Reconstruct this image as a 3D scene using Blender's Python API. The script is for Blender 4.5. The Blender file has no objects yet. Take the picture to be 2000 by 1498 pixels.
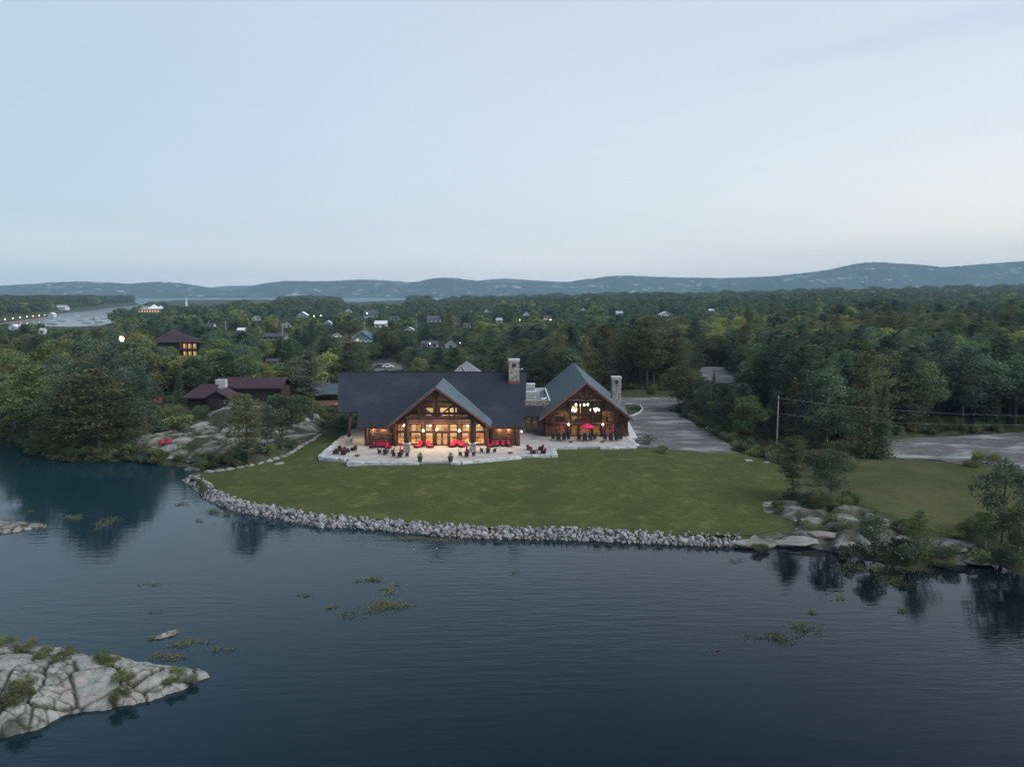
import bpy, math, random
import numpy as np
from mathutils import Vector, Matrix, noise as mnoise
from mathutils.geometry import delaunay_2d_cdt

C = bpy.context.scene.collection
R = math.radians
random.seed(7)

# ------------------------------------------------------------------ camera
HCAM = 31.0
FPX = 1555.0
PITCH = math.atan((749 - 575) / FPX)
cd = bpy.data.cameras.new('camera')
cam = bpy.data.objects.new('camera', cd)
C.objects.link(cam)
cam.location = (0, 0, HCAM)
cam.rotation_euler = (math.pi / 2 - PITCH, 0, 0)
cd.sensor_width = 36.0
cd.lens = 36.0 * FPX / 2000.0
cd.clip_start = 0.5
cd.clip_end = 40000
bpy.context.scene.camera = cam

# ------------------------------------------------------------------ exposure
vs = bpy.context.scene.view_settings
vs.view_transform = 'Standard'
vs.look = 'None'
vs.exposure = 0.0
vs.gamma = 1.0
vs.use_curve_mapping = False
cy = bpy.context.scene.cycles
cy.max_bounces = 6
cy.diffuse_bounces = 2
cy.glossy_bounces = 3
cy.transparent_max_bounces = 12
cy.volume_bounces = 0
cy.sample_clamp_indirect = 3.0
cy.caustics_reflective = False
cy.caustics_refractive = False

# ------------------------------------------------------------------ world: dusk sky
SUN_AZ = R(112)         # clockwise from +Y: the brighter right-hand side
SUN_EL = R(48)
world = bpy.data.worlds.new('World')
bpy.context.scene.world = world
world.use_nodes = True
wt = world.node_tree
wt.nodes.clear()


def N(t, kind, **kw):
    n = t.nodes.new(kind)
    for k, v in kw.items():
        if k == 'op':
            n.operation = v
        elif k.startswith('i_'):
            key = k[2:]
            n.inputs[int(key) if key.isdigit() else key.replace('_', ' ')].default_value = v
        else:
            setattr(n, k, v)
    return n


def L(t, a, b):
    t.links.new(a, b)


def ramp(t, fac, stops, interp='LINEAR'):
    r = N(t, 'ShaderNodeValToRGB')
    r.color_ramp.interpolation = interp
    el = r.color_ramp.elements
    while len(el) < len(stops):
        el.new(0.5)
    for e, (p, c) in zip(el, stops):
        e.position = p
        e.color = (*c, 1) if len(c) == 3 else c
    if fac is not None:
        L(t, fac, r.inputs[0])
    return r


def math_n(t, op, a, b=None, clamp=False):
    n = N(t, 'ShaderNodeMath', op=op)
    n.use_clamp = clamp
    for k, v in enumerate((a, b)):
        if v is None:
            continue
        if isinstance(v, (int, float)):
            n.inputs[k].default_value = v
        else:
            L(t, v, n.inputs[k])
    return n.outputs[0]


def mixc(t, fac, a, b, mode='MIX'):
    n = N(t, 'ShaderNodeMix', data_type='RGBA', blend_type=mode)
    for sock, v in ((n.inputs[0], fac), (n.inputs[6], a), (n.inputs[7], b)):
        if isinstance(v, (int, float)):
            sock.default_value = v
        elif isinstance(v, tuple):
            sock.default_value = (*v, 1)
        else:
            L(t, v, sock)
    return n.outputs[2]


def build_world():
    t = wt
    tc = N(t, 'ShaderNodeTexCoord')
    nv = N(t, 'ShaderNodeVectorMath', op='NORMALIZE')
    L(t, tc.outputs['Generated'], nv.inputs[0])
    sp = N(t, 'ShaderNodeSeparateXYZ')
    L(t, nv.outputs[0], sp.inputs[0])
    x, y, z = sp.outputs
    hz = math_n(t, 'SQRT', math_n(t, 'ADD', math_n(t, 'MULTIPLY', x, x), math_n(t, 'ADD', math_n(t, 'MULTIPLY', y, y), 1e-5)))
    xn = math_n(t, 'DIVIDE', x, hz)
    yn = math_n(t, 'DIVIDE', y, hz)
    # slow drifting unevenness of the veil of cloud, long in azimuth, thin in elevation
    cv = N(t, 'ShaderNodeCombineXYZ')
    L(t, math_n(t, 'MULTIPLY', xn, 1.6), cv.inputs[0])
    L(t, math_n(t, 'MULTIPLY', yn, 1.6), cv.inputs[1])
    L(t, math_n(t, 'MULTIPLY', z, 9.0), cv.inputs[2])
    no = N(t, 'ShaderNodeTexNoise', i_Scale=1.3, i_Detail=5.0, i_Roughness=0.5)
    L(t, cv.outputs[0], no.inputs['Vector'])
    cv2 = N(t, 'ShaderNodeCombineXYZ')
    L(t, math_n(t, 'MULTIPLY', xn, 2.2), cv2.inputs[0])
    L(t, math_n(t, 'MULTIPLY', yn, 2.2), cv2.inputs[1])
    L(t, math_n(t, 'ADD', math_n(t, 'MULTIPLY', z, 30.0), math_n(t, 'MULTIPLY', xn, -2.4)), cv2.inputs[2])
    no2 = N(t, 'ShaderNodeTexNoise', i_Scale=1.0, i_Detail=4.0, i_Roughness=0.55)
    L(t, cv2.outputs[0], no2.inputs['Vector'])
    zz = math_n(t, 'ADD', z, math_n(t, 'MULTIPLY', math_n(t, 'SUBTRACT', no.outputs[0], 0.5), 0.05))
    left = ramp(t, zz, [(0.0, (.66, .70, .78)), (0.03, (.52, .58, .66)), (0.08, (.38, .45, .53)), (0.22, (.42, .50, .58)), (0.34, (.49, .575, .65)), (0.42, (.34, .47, .60)), (0.55, (.12, .20, .30)), (1.0, (.09, .15, .24))])
    mid = ramp(t, zz, [(0.0, (1.10, .94, .93)), (0.03, (.80, .75, .76)), (0.08, (.60, .625, .67)), (0.2, (.61, .66, .70)), (0.34, (.575, .64, .70)), (0.42, (.36, .45, .55)), (0.55, (.11, .17, .26)), (1.0, (.08, .13, .21))])
    right = ramp(t, zz, [(0.0, (1.12, .93, .89)), (0.03, (.78, .70, .69)), (0.05, (.64, .61, .61)), (0.068, (.78, .73, .65)), (0.11, (.80, .76, .68)), (0.20, (.69, .71, .72)), (0.34, (.59, .655, .71)), (0.42, (.36, .42, .50)), (0.55, (.09, .13, .20)), (1.0, (.07, .11, .18))])
    f1 = N(t, 'ShaderNodeMapRange', interpolation_type='SMOOTHSTEP')
    L(t, xn, f1.inputs[0])
    f1.inputs[1].default_value = -0.75
    f1.inputs[2].default_value = 0.15
    f2 = N(t, 'ShaderNodeMapRange', interpolation_type='SMOOTHSTEP')
    L(t, xn, f2.inputs[0])
    f2.inputs[1].default_value = -0.05
    f2.inputs[2].default_value = 0.62
    c = mixc(t, f1.outputs[0], left.outputs[0], mid.outputs[0])
    c = mixc(t, f2.outputs[0], c, right.outputs[0])
    # side of the sky behind the camera: the blue one
    fb = N(t, 'ShaderNodeMapRange', interpolation_type='SMOOTHSTEP')
    L(t, yn, fb.inputs[0])
    fb.inputs[1].default_value = 0.2
    fb.inputs[2].default_value = -0.6
    fb.inputs[4].default_value = 0.75
    c = mixc(t, fb.outputs[0], c, left.outputs[0])
    # thin grey streaks
    st = N(t, 'ShaderNodeMapRange', interpolation_type='SMOOTHSTEP')
    L(t, no2.outputs[0], st.inputs[0])
    st.inputs[1].default_value = 0.52
    st.inputs[2].default_value = 0.72
    st.inputs[4].default_value = 0.22
    stf = math_n(t, 'MULTIPLY', st.outputs[0], math_n(t, 'ADD', math_n(t, 'MULTIPLY', f2.outputs[0], 0.8), 0.2))
    c = mixc(t, stf, c, (.47, .53, .62))
    # one longer grey bank high on the right, sloping up
    zc = math_n(t, 'SUBTRACT', z, math_n(t, 'ADD', math_n(t, 'MULTIPLY', xn, .075), .236))
    zc = math_n(t, 'ADD', zc, math_n(t, 'MULTIPLY', math_n(t, 'SUBTRACT', no.outputs[0], .5), .035))
    g = math_n(t, 'MULTIPLY', math_n(t, 'MULTIPLY', zc, zc), -1 / (2 * .0085 ** 2))
    g = math_n(t, 'EXPONENT', g)
    xr_ = N(t, 'ShaderNodeMapRange', interpolation_type='SMOOTHSTEP')
    L(t, xn, xr_.inputs[0])
    xr_.inputs[1].default_value = .08
    xr_.inputs[2].default_value = .50
    ns = N(t, 'ShaderNodeMapRange', interpolation_type='SMOOTHSTEP')
    L(t, no2.outputs[0], ns.inputs[0])
    ns.inputs[1].default_value = .30
    ns.inputs[2].default_value = .62
    g = math_n(t, 'MULTIPLY', math_n(t, 'MULTIPLY', g, xr_.outputs[0]), math_n(t, 'MULTIPLY', ns.outputs[0], .55))
    c = mixc(t, g, c, (.46, .51, .60))
    sky = N(t, 'ShaderNodeTexSky', sky_type='NISHITA', sun_disc=False)
    sky.sun_elevation = SUN_EL
    sky.sun_rotation = SUN_AZ
    bg1 = N(t, 'ShaderNodeBackground')
    bg1.inputs[1].default_value = 0.05
    L(t, sky.outputs[0], bg1.inputs[0])
    bg2 = N(t, 'ShaderNodeBackground')
    bg2.inputs[1].default_value = 0.94
    L(t, c, bg2.inputs[0])
    ad = N(t, 'ShaderNodeAddShader')
    L(t, bg1.outputs[0], ad.inputs[0])
    L(t, bg2.outputs[0], ad.inputs[1])
    out = N(t, 'ShaderNodeOutputWorld')
    L(t, ad.outputs[0], out.inputs[0])


build_world()
sd_ = bpy.data.lights.new('sun', 'SUN')
sd_.energy = 4.0
sd_.angle = R(60)
sd_.color = (1.0, 0.95, 0.90)
sun = bpy.data.objects.new('sun', sd_)
C.objects.link(sun)
sun.location = (200, 100, 300)
_sv = Vector((math.sin(SUN_AZ) * math.cos(SUN_EL), math.cos(SUN_AZ) * math.cos(SUN_EL), math.sin(SUN_EL)))
sun.rotation_euler = _sv.to_track_quat('Z', 'Y').to_euler()


# ------------------------------------------------------------------ pixel helpers (2000 px wide photograph)
def pray(px, py):
    u = (px - 1000) / FPX
    v = (749 - py) / FPX
    return (u, math.cos(PITCH) + v * math.sin(PITCH), -math.sin(PITCH) + v * math.cos(PITCH))


def PZ(px, py, z=0.0):
    d = pray(px, py)
    t = (z - HCAM) / d[2]
    return (d[0] * t, d[1] * t)


def PY(px, py, y):
    d = pray(px, py)
    t = y / d[1]
    return (d[0] * t, y, HCAM + d[2] * t)


def project(x, y, z):
    zz = z - HCAM
    dep = y * math.cos(PITCH) - zz * math.sin(PITCH)
    up = y * math.sin(PITCH) + zz * math.cos(PITCH)
    return 1000 + FPX * x / dep, 749 - FPX * up / dep


# ------------------------------------------------------------------ object helpers
def link(o, parent=None):
    C.objects.link(o)
    if parent is not None:
        o.parent = parent
    return o


def tag(o, label=None, cat=None, group=None, kind=None):
    if label:
        o['label'] = label
    if cat:
        o['category'] = cat
    if group:
        o['group'] = group
    if kind:
        o['kind'] = kind
    return o


def empty(name, loc, rz=0.0, label=None, cat=None, group=None):
    o = bpy.data.objects.new(name, None)
    o.empty_display_size = 0.5
    o.location = loc
    o.rotation_euler = (0, 0, rz)
    link(o)
    return tag(o, label, cat, group)


def copy_tree(o, parent=None):
    c = o.copy()
    C.objects.link(c)
    if parent is not None:
        c.parent = parent
    for ch in list(o.children):
        copy_tree(ch, c)
    return c


class MB:
    """collects faces; build() makes one mesh object"""

    def __init__(self, org=(0, 0, 0)):
        self.v = []
        self.f = []
        self.o = Vector(org)

    def add(self, verts, faces):
        n = len(self.v)
        self.v += [tuple(Vector(p) - self.o) for p in verts]
        self.f += [tuple(i + n for i in fc) for fc in faces]
        return self

    def box(self, x0, x1, y0, y1, z0, z1):
        p = [(x0, y0, z0), (x1, y0, z0), (x1, y1, z0), (x0, y1, z0), (x0, y0, z1), (x1, y0, z1), (x1, y1, z1), (x0, y1, z1)]
        return self.add(p, [(0, 3, 2, 1), (4, 5, 6, 7), (0, 1, 5, 4), (1, 2, 6, 5), (2, 3, 7, 6), (3, 0, 4, 7)])

    def cbox(self, c, s, rz=0.0, tilt=0.0):
        m = Matrix.Translation(c) @ Matrix.Rotation(rz, 4, 'Z') @ Matrix.Rotation(tilt, 4, 'X')
        hx, hy, hz = s[0] / 2, s[1] / 2, s[2] / 2
        p = [m @ Vector(q) for q in [(-hx, -hy, -hz), (hx, -hy, -hz), (hx, hy, -hz), (-hx, hy, -hz), (-hx, -hy, hz), (hx, -hy, hz), (hx, hy, hz), (-hx, hy, hz)]]
        return self.add(p, [(0, 3, 2, 1), (4, 5, 6, 7), (0, 1, 5, 4), (1, 2, 6, 5), (2, 3, 7, 6), (3, 0, 4, 7)])

    def tube(self, a, b, r0, r1=None, n=8):
        r1 = r0 if r1 is None else r1
        a, b = Vector(a), Vector(b)
        d = (b - a)
        if d.length < 1e-6:
            return self
        q = d.to_track_quat('Z', 'Y')
        p = []
        for c, r in ((a, r0), (b, r1)):
            for k in range(n):
                an = 2 * math.pi * k / n
                p.append(c + q @ Vector((r * math.cos(an), r * math.sin(an), 0)))
        fs = [(k, (k + 1) % n, n + (k + 1) % n, n + k) for k in range(n)]
        fs += [tuple(range(n - 1, -1, -1)), tuple(range(n, 2 * n))]
        return self.add(p, fs)

    def lathe(self, c, prof, n=12):
        p = []
        for r, z in prof:
            for k in range(n):
                an = 2 * math.pi * k / n
                p.append((c[0] + r * math.cos(an), c[1] + r * math.sin(an), c[2] + z))
        fs = []
        for j in range(len(prof) - 1):
            for k in range(n):
                fs.append((j * n + k, j * n + (k + 1) % n, (j + 1) * n + (k + 1) % n, (j + 1) * n + k))
        fs += [tuple(range(n - 1, -1, -1)), tuple(range((len(prof) - 1) * n, len(prof) * n))]
        return self.add(p, fs)

    def ball(self, c, r, n=8, m=6, sz=1.0):
        prof = [(max(1e-3, r * math.sin(math.pi * j / m)), -r * sz * math.cos(math.pi * j / m)) for j in range(m + 1)]
        return self.lathe(c, prof, n)

    def slab(self, pts, th):
        """closed polygon (3-D points), thickened straight down by th"""
        n = len(pts)
        q = [Vector(p) for p in pts]
        low = [p - Vector((0, 0, th)) for p in q]
        fs = [tuple(range(n)), tuple(range(2 * n - 1, n - 1, -1))]
        fs += [(k, n + k, n + (k + 1) % n, (k + 1) % n) for k in range(n)]
        return self.add(q + low, fs)

    def build(self, name, mat, parent=None, smooth=False):
        me = bpy.data.meshes.new(name)
        me.from_pydata(self.v, [], self.f)
        me.validate()
        if mat:
            me.materials.append(mat)
        if smooth:
            me.polygons.foreach_set('use_smooth', [True] * len(me.polygons))
        me.update()
        o = bpy.data.objects.new(name, me)
        return link(o, parent)


# ------------------------------------------------------------------ materials
def new_mat(name):
    m = bpy.data.materials.new(name)
    m.use_nodes = True
    t = m.node_tree
    t.nodes.clear()
    out = N(t, 'ShaderNodeOutputMaterial')
    return m, t, out


def surf(name, c1, c2=None, scale=2.0, rough=0.8, bump=0.0, bscale=None, detail=6.0, stretch=(1, 1, 1), metal=0.0, spec=0.3, contrast=(0.35, 0.65), third=None, coord='Object'):
    m, t, out = new_mat(name)
    b = N(t, 'ShaderNodeBsdfPrincipled')
    b.inputs['Roughness'].default_value = rough
    b.inputs['Metallic'].default_value = metal
    b.inputs['Specular IOR Level'].default_value = spec
    L(t, b.outputs[0], out.inputs[0])
    tc = N(t, 'ShaderNodeTexCoord')
    mp = N(t, 'ShaderNodeMapping')
    mp.inputs['Scale'].default_value = stretch
    L(t, tc.outputs[coord], mp.inputs[0])
    c2 = c2 or tuple(v * 0.7 for v in c1)
    no = N(t, 'ShaderNodeTexNoise', i_Scale=scale, i_Detail=detail, i_Roughness=0.6)
    L(t, mp.outputs[0], no.inputs['Vector'])
    col = ramp(t, no.outputs[0], [(contrast[0], c2), (contrast[1], c1)]).outputs[0]
    if third:
        c3, s3, lo, hi = third
        n3 = N(t, 'ShaderNodeTexNoise', i_Scale=s3, i_Detail=4.0)
        L(t, mp.outputs[0], n3.inputs['Vector'])
        mr = N(t, 'ShaderNodeMapRange')
        L(t, n3.outputs[0], mr.inputs[0])
        mr.inputs[1].default_value = lo
        mr.inputs[2].default_value = hi
        col = mixc(t, mr.outputs[0], col, c3)
    # each object a touch different
    oi = N(t, 'ShaderNodeObjectInfo')
    hs = N(t, 'ShaderNodeHueSaturation')
    L(t, col, hs.inputs['Color'])
    L(t, math_n(t, 'ADD', math_n(t, 'MULTIPLY', oi.outputs['Random'], 0.24), 0.88), hs.inputs['Value'])
    L(t, hs.outputs[0], b.inputs['Base Color'])
    if bump:
        nb = N(t, 'ShaderNodeTexNoise', i_Scale=bscale or scale * 4, i_Detail=6.0, i_Roughness=0.65)
        L(t, mp.outputs[0], nb.inputs['Vector'])
        bp = N(t, 'ShaderNodeBump', i_Strength=bump, i_Distance=0.1)
        L(t, nb.outputs[0], bp.inputs['Height'])
        L(t, bp.outputs[0], b.inputs['Normal'])
    return m


def emit(name, col, strength):
    m, t, out = new_mat(name)
    e = N(t, 'ShaderNodeEmission', i_Strength=strength)
    e.inputs[0].default_value = (*col, 1)
    L(t, e.outputs[0], out.inputs[0])
    return m


def leaf_mat(name, c1, c2, trans=0.38):
    m, t, out = new_mat(name)
    oi = N(t, 'ShaderNodeObjectInfo')
    at = N(t, 'ShaderNodeAttribute', attribute_name='tint')
    col = mixc(t, at.outputs['Fac'], tuple(v * .66 for v in c1), tuple(v * 1.65 for v in c2))
    hs = N(t, 'ShaderNodeHueSaturation')
    L(t, col, hs.inputs['Color'])
    L(t, math_n(t, 'ADD', math_n(t, 'MULTIPLY', oi.outputs['Random'], 0.024), 0.488), hs.inputs['Hue'])
    L(t, math_n(t, 'ADD', math_n(t, 'MULTIPLY', math_n(t, 'FRACT', math_n(t, 'MULTIPLY', oi.outputs['Random'], 17.3)), 0.6), 0.7), hs.inputs['Value'])
    d = N(t, 'ShaderNodeBsdfDiffuse')
    tr = N(t, 'ShaderNodeBsdfTranslucent')
    L(t, hs.outputs[0], d.inputs[0])
    L(t, hs.outputs[0], tr.inputs[0])
    mx = N(t, 'ShaderNodeMixShader', i_0=trans)
    L(t, d.outputs[0], mx.inputs[1])
    L(t, tr.outputs[0], mx.inputs[2])
    L(t, mx.outputs[0], out.inputs[0])
    return m


M = {}
M['log'] = surf('log_wood', (.115, .054, .038), (.046, .024, .019), 3, .65, .35, 14, stretch=(.35, 1, 1))
M['log_post'] = surf('log_post_wood', (.095, .046, .036), (.040, .022, .019), 3, .65, .35, 14, stretch=(1, 1, .3))
M['cladding'] = surf('wood_cladding', (.20, .13, .095), (.10, .062, .048), 5, .75, .3, 16, stretch=(1.5, 1, .3))
M['fascia'] = surf('fascia_wood', (.19, .10, .075), (.12, .065, .05), 3, .6, .2)
M['frame'] = surf('window_frame_wood', (.085, .035, .022), (.05, .022, .016), 6, .5, .1)
M['roof'] = surf('asphalt_shingle', (.018, .026, .040), (.011, .017, .026), 1.3, .85, .6, 9, contrast=(.3, .7), third=((.030, .040, .056), .16, .5, .75))
M['roof2'] = surf('weathered_shingle', (.078, .108, .132), (.052, .072, .090), 1.2, .8, .5, 9)
M['roof_pale'] = surf('pale_shingle', (.20, .21, .23), (.15, .16, .18), 1.2, .8, .4, 9)
M['masonry'] = surf('chimney_masonry', (.44, .40, .37), (.17, .155, .15), 2.6, .85, .8, 5, detail=3, contrast=(.4, .56))
M['cap'] = surf('stone_cap', (.50, .51, .52), (.38, .39, .40), 2, .8, .2)
M['block'] = surf('armour_stone', (.43, .46, .48), (.20, .23, .26), 1.6, .85, .8, 6, contrast=(.36, .56))
M['patio'] = surf('terrace_paving', (.30, .295, .29), (.22, .218, .22), .55, .85, .25, 6)
M['steel'] = surf('painted_steel', (.50, .58, .56), (.36, .43, .42), 2, .5, .1)
M['dark_metal'] = surf('dark_metal', (.03, .03, .032), (.02, .02, .02), 3, .5)
M['wicker'] = surf('dark_wicker', (.035, .026, .028), (.018, .013, .016), 12, .7, .5, 30)
M['red'] = surf('red_cushion', (.50, .022, .09), (.38, .014, .06), 4, .85, .2)
M['red_dark'] = surf('red_canvas', (.60, .02, .10), (.42, .012, .07), 3, .85, .2)
M['pot'] = surf('planter_glaze', (.05, .055, .06), (.03, .033, .036), 3, .5)
M['white'] = surf('white_paint', (.62, .65, .66), (.48, .51, .53), 1, .7)
M['grey_wall'] = surf('grey_siding', (.36, .39, .42), (.28, .31, .34), 1, .8)
M['blue_wall'] = surf('teal_siding', (.10, .18, .20), (.07, .13, .15), 1, .8)
M['dark_roof'] = surf('dark_shingle', (.07, .075, .09), (.045, .05, .06), 1, .85)
M['red_roof'] = surf('maroon_shingle', (.046, .028, .034), (.028, .019, .023), .8, .85, .4, 6)
M['dark_wall'] = surf('dark_stained_wood', (.045, .028, .025), (.022, .016, .015), 2, .8, .3)
M['plank'] = surf('new_deck_timber', (.46, .27, .17), (.34, .19, .12), 2, .75)
M['teal_roof'] = surf('blue_grey_roof', (.07, .10, .12), (.05, .07, .09), 1, .8)
M['pole'] = surf('pole_wood', (.42, .38, .27), (.30, .27, .18), 3, .8, .3, stretch=(1, 1, .2))
M['bark'] = surf('bark', (.12, .095, .075), (.05, .04, .033), 5, .9, .6, stretch=(1, 1, .3))
M['birch_bark'] = surf('pale_bark', (.42, .40, .37), (.15, .13, .12), 5, .8, .3, stretch=(1, 1, 2))
M['cream'] = surf('interior_plaster', (.78, .68, .50), (.60, .47, .30), .5, .9)
M['interior_wood'] = surf('interior_timber', (.50, .27, .12), (.34, .17, .07), 2, .7)
M['rock_pale'] = None
M['lamp'] = emit('lamp_glow', (1.0, .80, .50), 14.0)
M['pendant'] = emit('pendant_glow', (1.0, .88, .66), 4.5)
M['town_lamp'] = emit('street_lamp_glow', (1.0, .72, .36), 26.0)
M['flood'] = emit('floodlight_glow', (1.0, .84, .60), 30.0)
M['lit_window'] = emit('lit_window_glow', (1.0, .60, .26), .75)
M['dark_glass'] = surf('dark_window_glass', (.03, .04, .05), (.02, .03, .04), 1, .12, spec=.6)

gm, gt, go = new_mat('window_glass')
_tr = N(gt, 'ShaderNodeBsdfTransparent')
_tr.inputs[0].default_value = (.93, .95, .95, 1)
_gl = N(gt, 'ShaderNodeBsdfGlossy', i_Roughness=0.03)
_fr = N(gt, 'ShaderNodeFresnel', i_IOR=1.45)
_mx = N(gt, 'ShaderNodeMixShader')
L(gt, math_n(gt, 'MULTIPLY', _fr.outputs[0], 1.6, True), _mx.inputs[0])
L(gt, _tr.outputs[0], _mx.inputs[1])
L(gt, _gl.outputs[0], _mx.inputs[2])
L(gt, _mx.outputs[0], go.inputs[0])
M['glass'] = gm


# granite: pale grey with pink and lichen-green patches, dark cracks
def granite(name, c1, c2, pink, lichen):
    m, t, out = new_mat(name)
    b = N(t, 'ShaderNodeBsdfPrincipled')
    b.inputs['Roughness'].default_value = .88
    b.inputs['Specular IOR Level'].default_value = .25
    L(t, b.outputs[0], out.inputs[0])
    geo = N(t, 'ShaderNodeNewGeometry')
    oi = N(t, 'ShaderNodeObjectInfo')
    off = N(t, 'ShaderNodeVectorMath', op='SCALE')
    off.inputs[0].default_value = (37, 19, 11)
    L(t, oi.outputs['Random'], off.inputs['Scale'])
    ad = N(t, 'ShaderNodeVectorMath', op='ADD')
    tcn = N(t, 'ShaderNodeTexCoord')
    L(t, tcn.outputs['Object'], ad.inputs[0])
    L(t, off.outputs[0], ad.inputs[1])
    V = ad.outputs[0]

    def nz(s, d=6.0):
        n = N(t, 'ShaderNodeTexNoise', i_Scale=s, i_Detail=d, i_Roughness=.62)
        L(t, V, n.inputs['Vector'])
        return n.outputs[0]
    col = ramp(t, nz(1.1), [(.34, c2), (.60, c1)]).outputs[0]
    col = mixc(t, ramp(t, nz(.35), [(.48, (0, 0, 0)), (.66, (.8, .8, .8))]).outputs[0], col, pink)
    col = mixc(t, ramp(t, nz(.6), [(.52, (0, 0, 0)), (.64, (.7, .7, .7))]).outputs[0], col, lichen)
    col = mixc(t, ramp(t, nz(5.0), [(.30, (.75, .75, .75)), (.45, (0, 0, 0))]).outputs[0], col, tuple(v * .35 for v in c2))
    hs = N(t, 'ShaderNodeHueSaturation')
    L(t, col, hs.inputs['Color'])
    L(t, math_n(t, 'ADD', math_n(t, 'MULTIPLY', oi.outputs['Random'], 0.5), 0.75), hs.inputs['Value'])
    jt = N(t, 'ShaderNodeAttribute', attribute_name='joint')
    fin = mixc(t, jt.outputs['Fac'], hs.outputs[0], (.026, .028, .018))
    L(t, fin, b.inputs['Base Color'])
    bp = N(t, 'ShaderNodeBump', i_Strength=.8, i_Distance=.12)
    L(t, nz(3.5), bp.inputs['Height'])
    L(t, bp.outputs[0], b.inputs['Normal'])
    return m


M['granite'] = granite('granite', (.30, .315, .30), (.13, .14, .13), (.29, .262, .25), (.17, .22, .20))
M['granite_dark'] = granite('lichen_granite', (.22, .225, .215), (.08, .088, .08), (.26, .20, .18), (.12, .155, .13))
M['wallstone'] = granite('wall_stone', (.25, .26, .275), (.095, .10, .112), (.25, .20, .19), (.17, .185, .195))

# ------------------------------------------------------------------ terrain maths
_rs = np.random.RandomState(3)
_tab = _rs.rand(256, 256)


def vnoise(x, y):
    xi = np.floor(x).astype(int)
    yi = np.floor(y).astype(int)
    fx = x - xi
    fy = y - yi
    fx = fx * fx * (3 - 2 * fx)
    fy = fy * fy * (3 - 2 * fy)
    a = _tab[xi & 255, yi & 255]
    b = _tab[(xi + 1) & 255, yi & 255]
    c = _tab[xi & 255, (yi + 1) & 255]
    d = _tab[(xi + 1) & 255, (yi + 1) & 255]
    return (a * (1 - fx) + b * fx) * (1 - fy) + (c * (1 - fx) + d * fx) * fy - 0.5


def fbm(x, y, s, o=4):
    r = 0
    a = 1.0
    x = np.asarray(x, float) / s
    y = np.asarray(y, float) / s
    for k in range(o):
        r = r + a * vnoise(x + 13.7 * k, y + 7.1 * k)
        x = x * 2.03
        y = y * 2.03
        a *= .5
    return r


def sdist(poly, X, Y):
    """signed distance, positive inside"""
    X = np.asarray(X, float)
    Y = np.asarray(Y, float)
    best = np.full(X.shape, 1e18)
    ins = np.zeros(X.shape, bool)
    n = len(poly)
    for k in range(n):
        ax, ay = poly[k]
        bx, by = poly[(k + 1) % n]
        dx, dy = bx - ax, by - ay
        L2 = dx * dx + dy * dy + 1e-12
        t = np.clip(((X - ax) * dx + (Y - ay) * dy) / L2, 0, 1)
        d = (X - ax - t * dx) ** 2 + (Y - ay - t * dy) ** 2
        best = np.minimum(best, d)
        c = ((ay > Y) != (by > Y)) & (X < (bx - ax) * (Y - ay) / (by - ay + 1e-12) + ax)
        ins ^= c
    d = np.sqrt(best)
    return np.where(ins, d, -d)


def sm(t):
    t = np.clip(t, 0, 1)
    return t * t * (3 - 2 * t)


def poly_px(pts, z=0.0):
    return [PZ(p[0], p[1], p[2] if len(p) > 2 else z) for p in pts]


SHORE_LEFT = [(-260, 800), (-120, 822), (0, 846), (30, 862), (58, 884), (85, 890), (120, 899), (170, 902), (225, 901), (240, 895), (285, 903), (330, 908), (375, 911), (395, 917), (385, 924), (362, 936)]
SEAWALL = [(362, 938), (385, 955), (405, 974), (440, 990), (482, 1003), (545, 1012), (620, 1028), (700, 1031), (780, 1038), (850, 1045), (940, 1050), (1000, 1052), (1100, 1053), (1200, 1057), (1300, 1062), (1400, 1066), (1450, 1066)]
SHORE_RIGHT = [(1500, 1067), (1530, 1064), (1575, 1066), (1612, 1074), (1650, 1078), (1680, 1090), (1735, 1103), (1790, 1108), (1830, 1102), (1870, 1105), (1905, 1103), (1935, 1098), (1990, 1122), (2080, 1150), (2300, 1210)]
land_main = poly_px(SHORE_LEFT + SEAWALL + SHORE_RIGHT) + [(400, 60), (9000, 60), (12000, 9500), (900, 9500)] + \
    poly_px([(960, 584), (930, 587), (862, 588), (850, 591), (775, 590), (700, 594), (620, 592), (535, 590), (520, 588), (480, 588), (455, 590), (340, 590), (285, 597), (268, 606), (240, 622), (215, 634), (175, 642), (60, 642), (0, 644)]) + [(-900, 640), (-900, 230)]
pen = poly_px([(-300, 640), (0, 627), (60, 622), (128, 610), (170, 606), (232, 599), (268, 596), (262, 592), (225, 589), (100, 587), (0, 586.5), (-300, 586.5)])
islet_px = [(-200, 1560), (0, 1442), (60, 1428), (125, 1400), (200, 1390), (290, 1372), (350, 1354), (384, 1330), (412, 1322), (412, 1314), (380, 1308), (330, 1303), (240, 1292), (150, 1281), (60, 1270), (0, 1261), (-160, 1240), (-420, 1330)]
islet = poly_px(islet_px)

# clearings and sheets (world coordinates, from the ground they lie on)
LAWN = poly_px([(372, 934, 1), (400, 921, 1), (440, 914, 1.4), (500, 905, 1.7), (522, 900, 1.8), (575, 881, 2), (622, 853, 2.4), (640, 846, 2.5)]) + [(-33.9, 160.0), (-33.2, 146), (-32.8, 136.6), (-27.6, 133.6), (-27.4, 131.4), (-16, 131.0), (-9.8, 131.0), (1, 136), (6.8, 137.2), (7.6, 144.6), (23.5, 145.2)] + \
    poly_px([(1300, 880, 2.6), (1440, 888, 2.6), (1500, 900, 2.5), (1545, 925, 2.2), (1540, 955, 2), (1500, 975, 1.6), (1492, 992, 1.5), (1515, 1003, 1.4), (1550, 1022, 1.2), (1520, 1034, 1.0), (1470, 1047, .9), (1440, 1055, .9)])
_sw = poly_px(SEAWALL)


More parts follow.
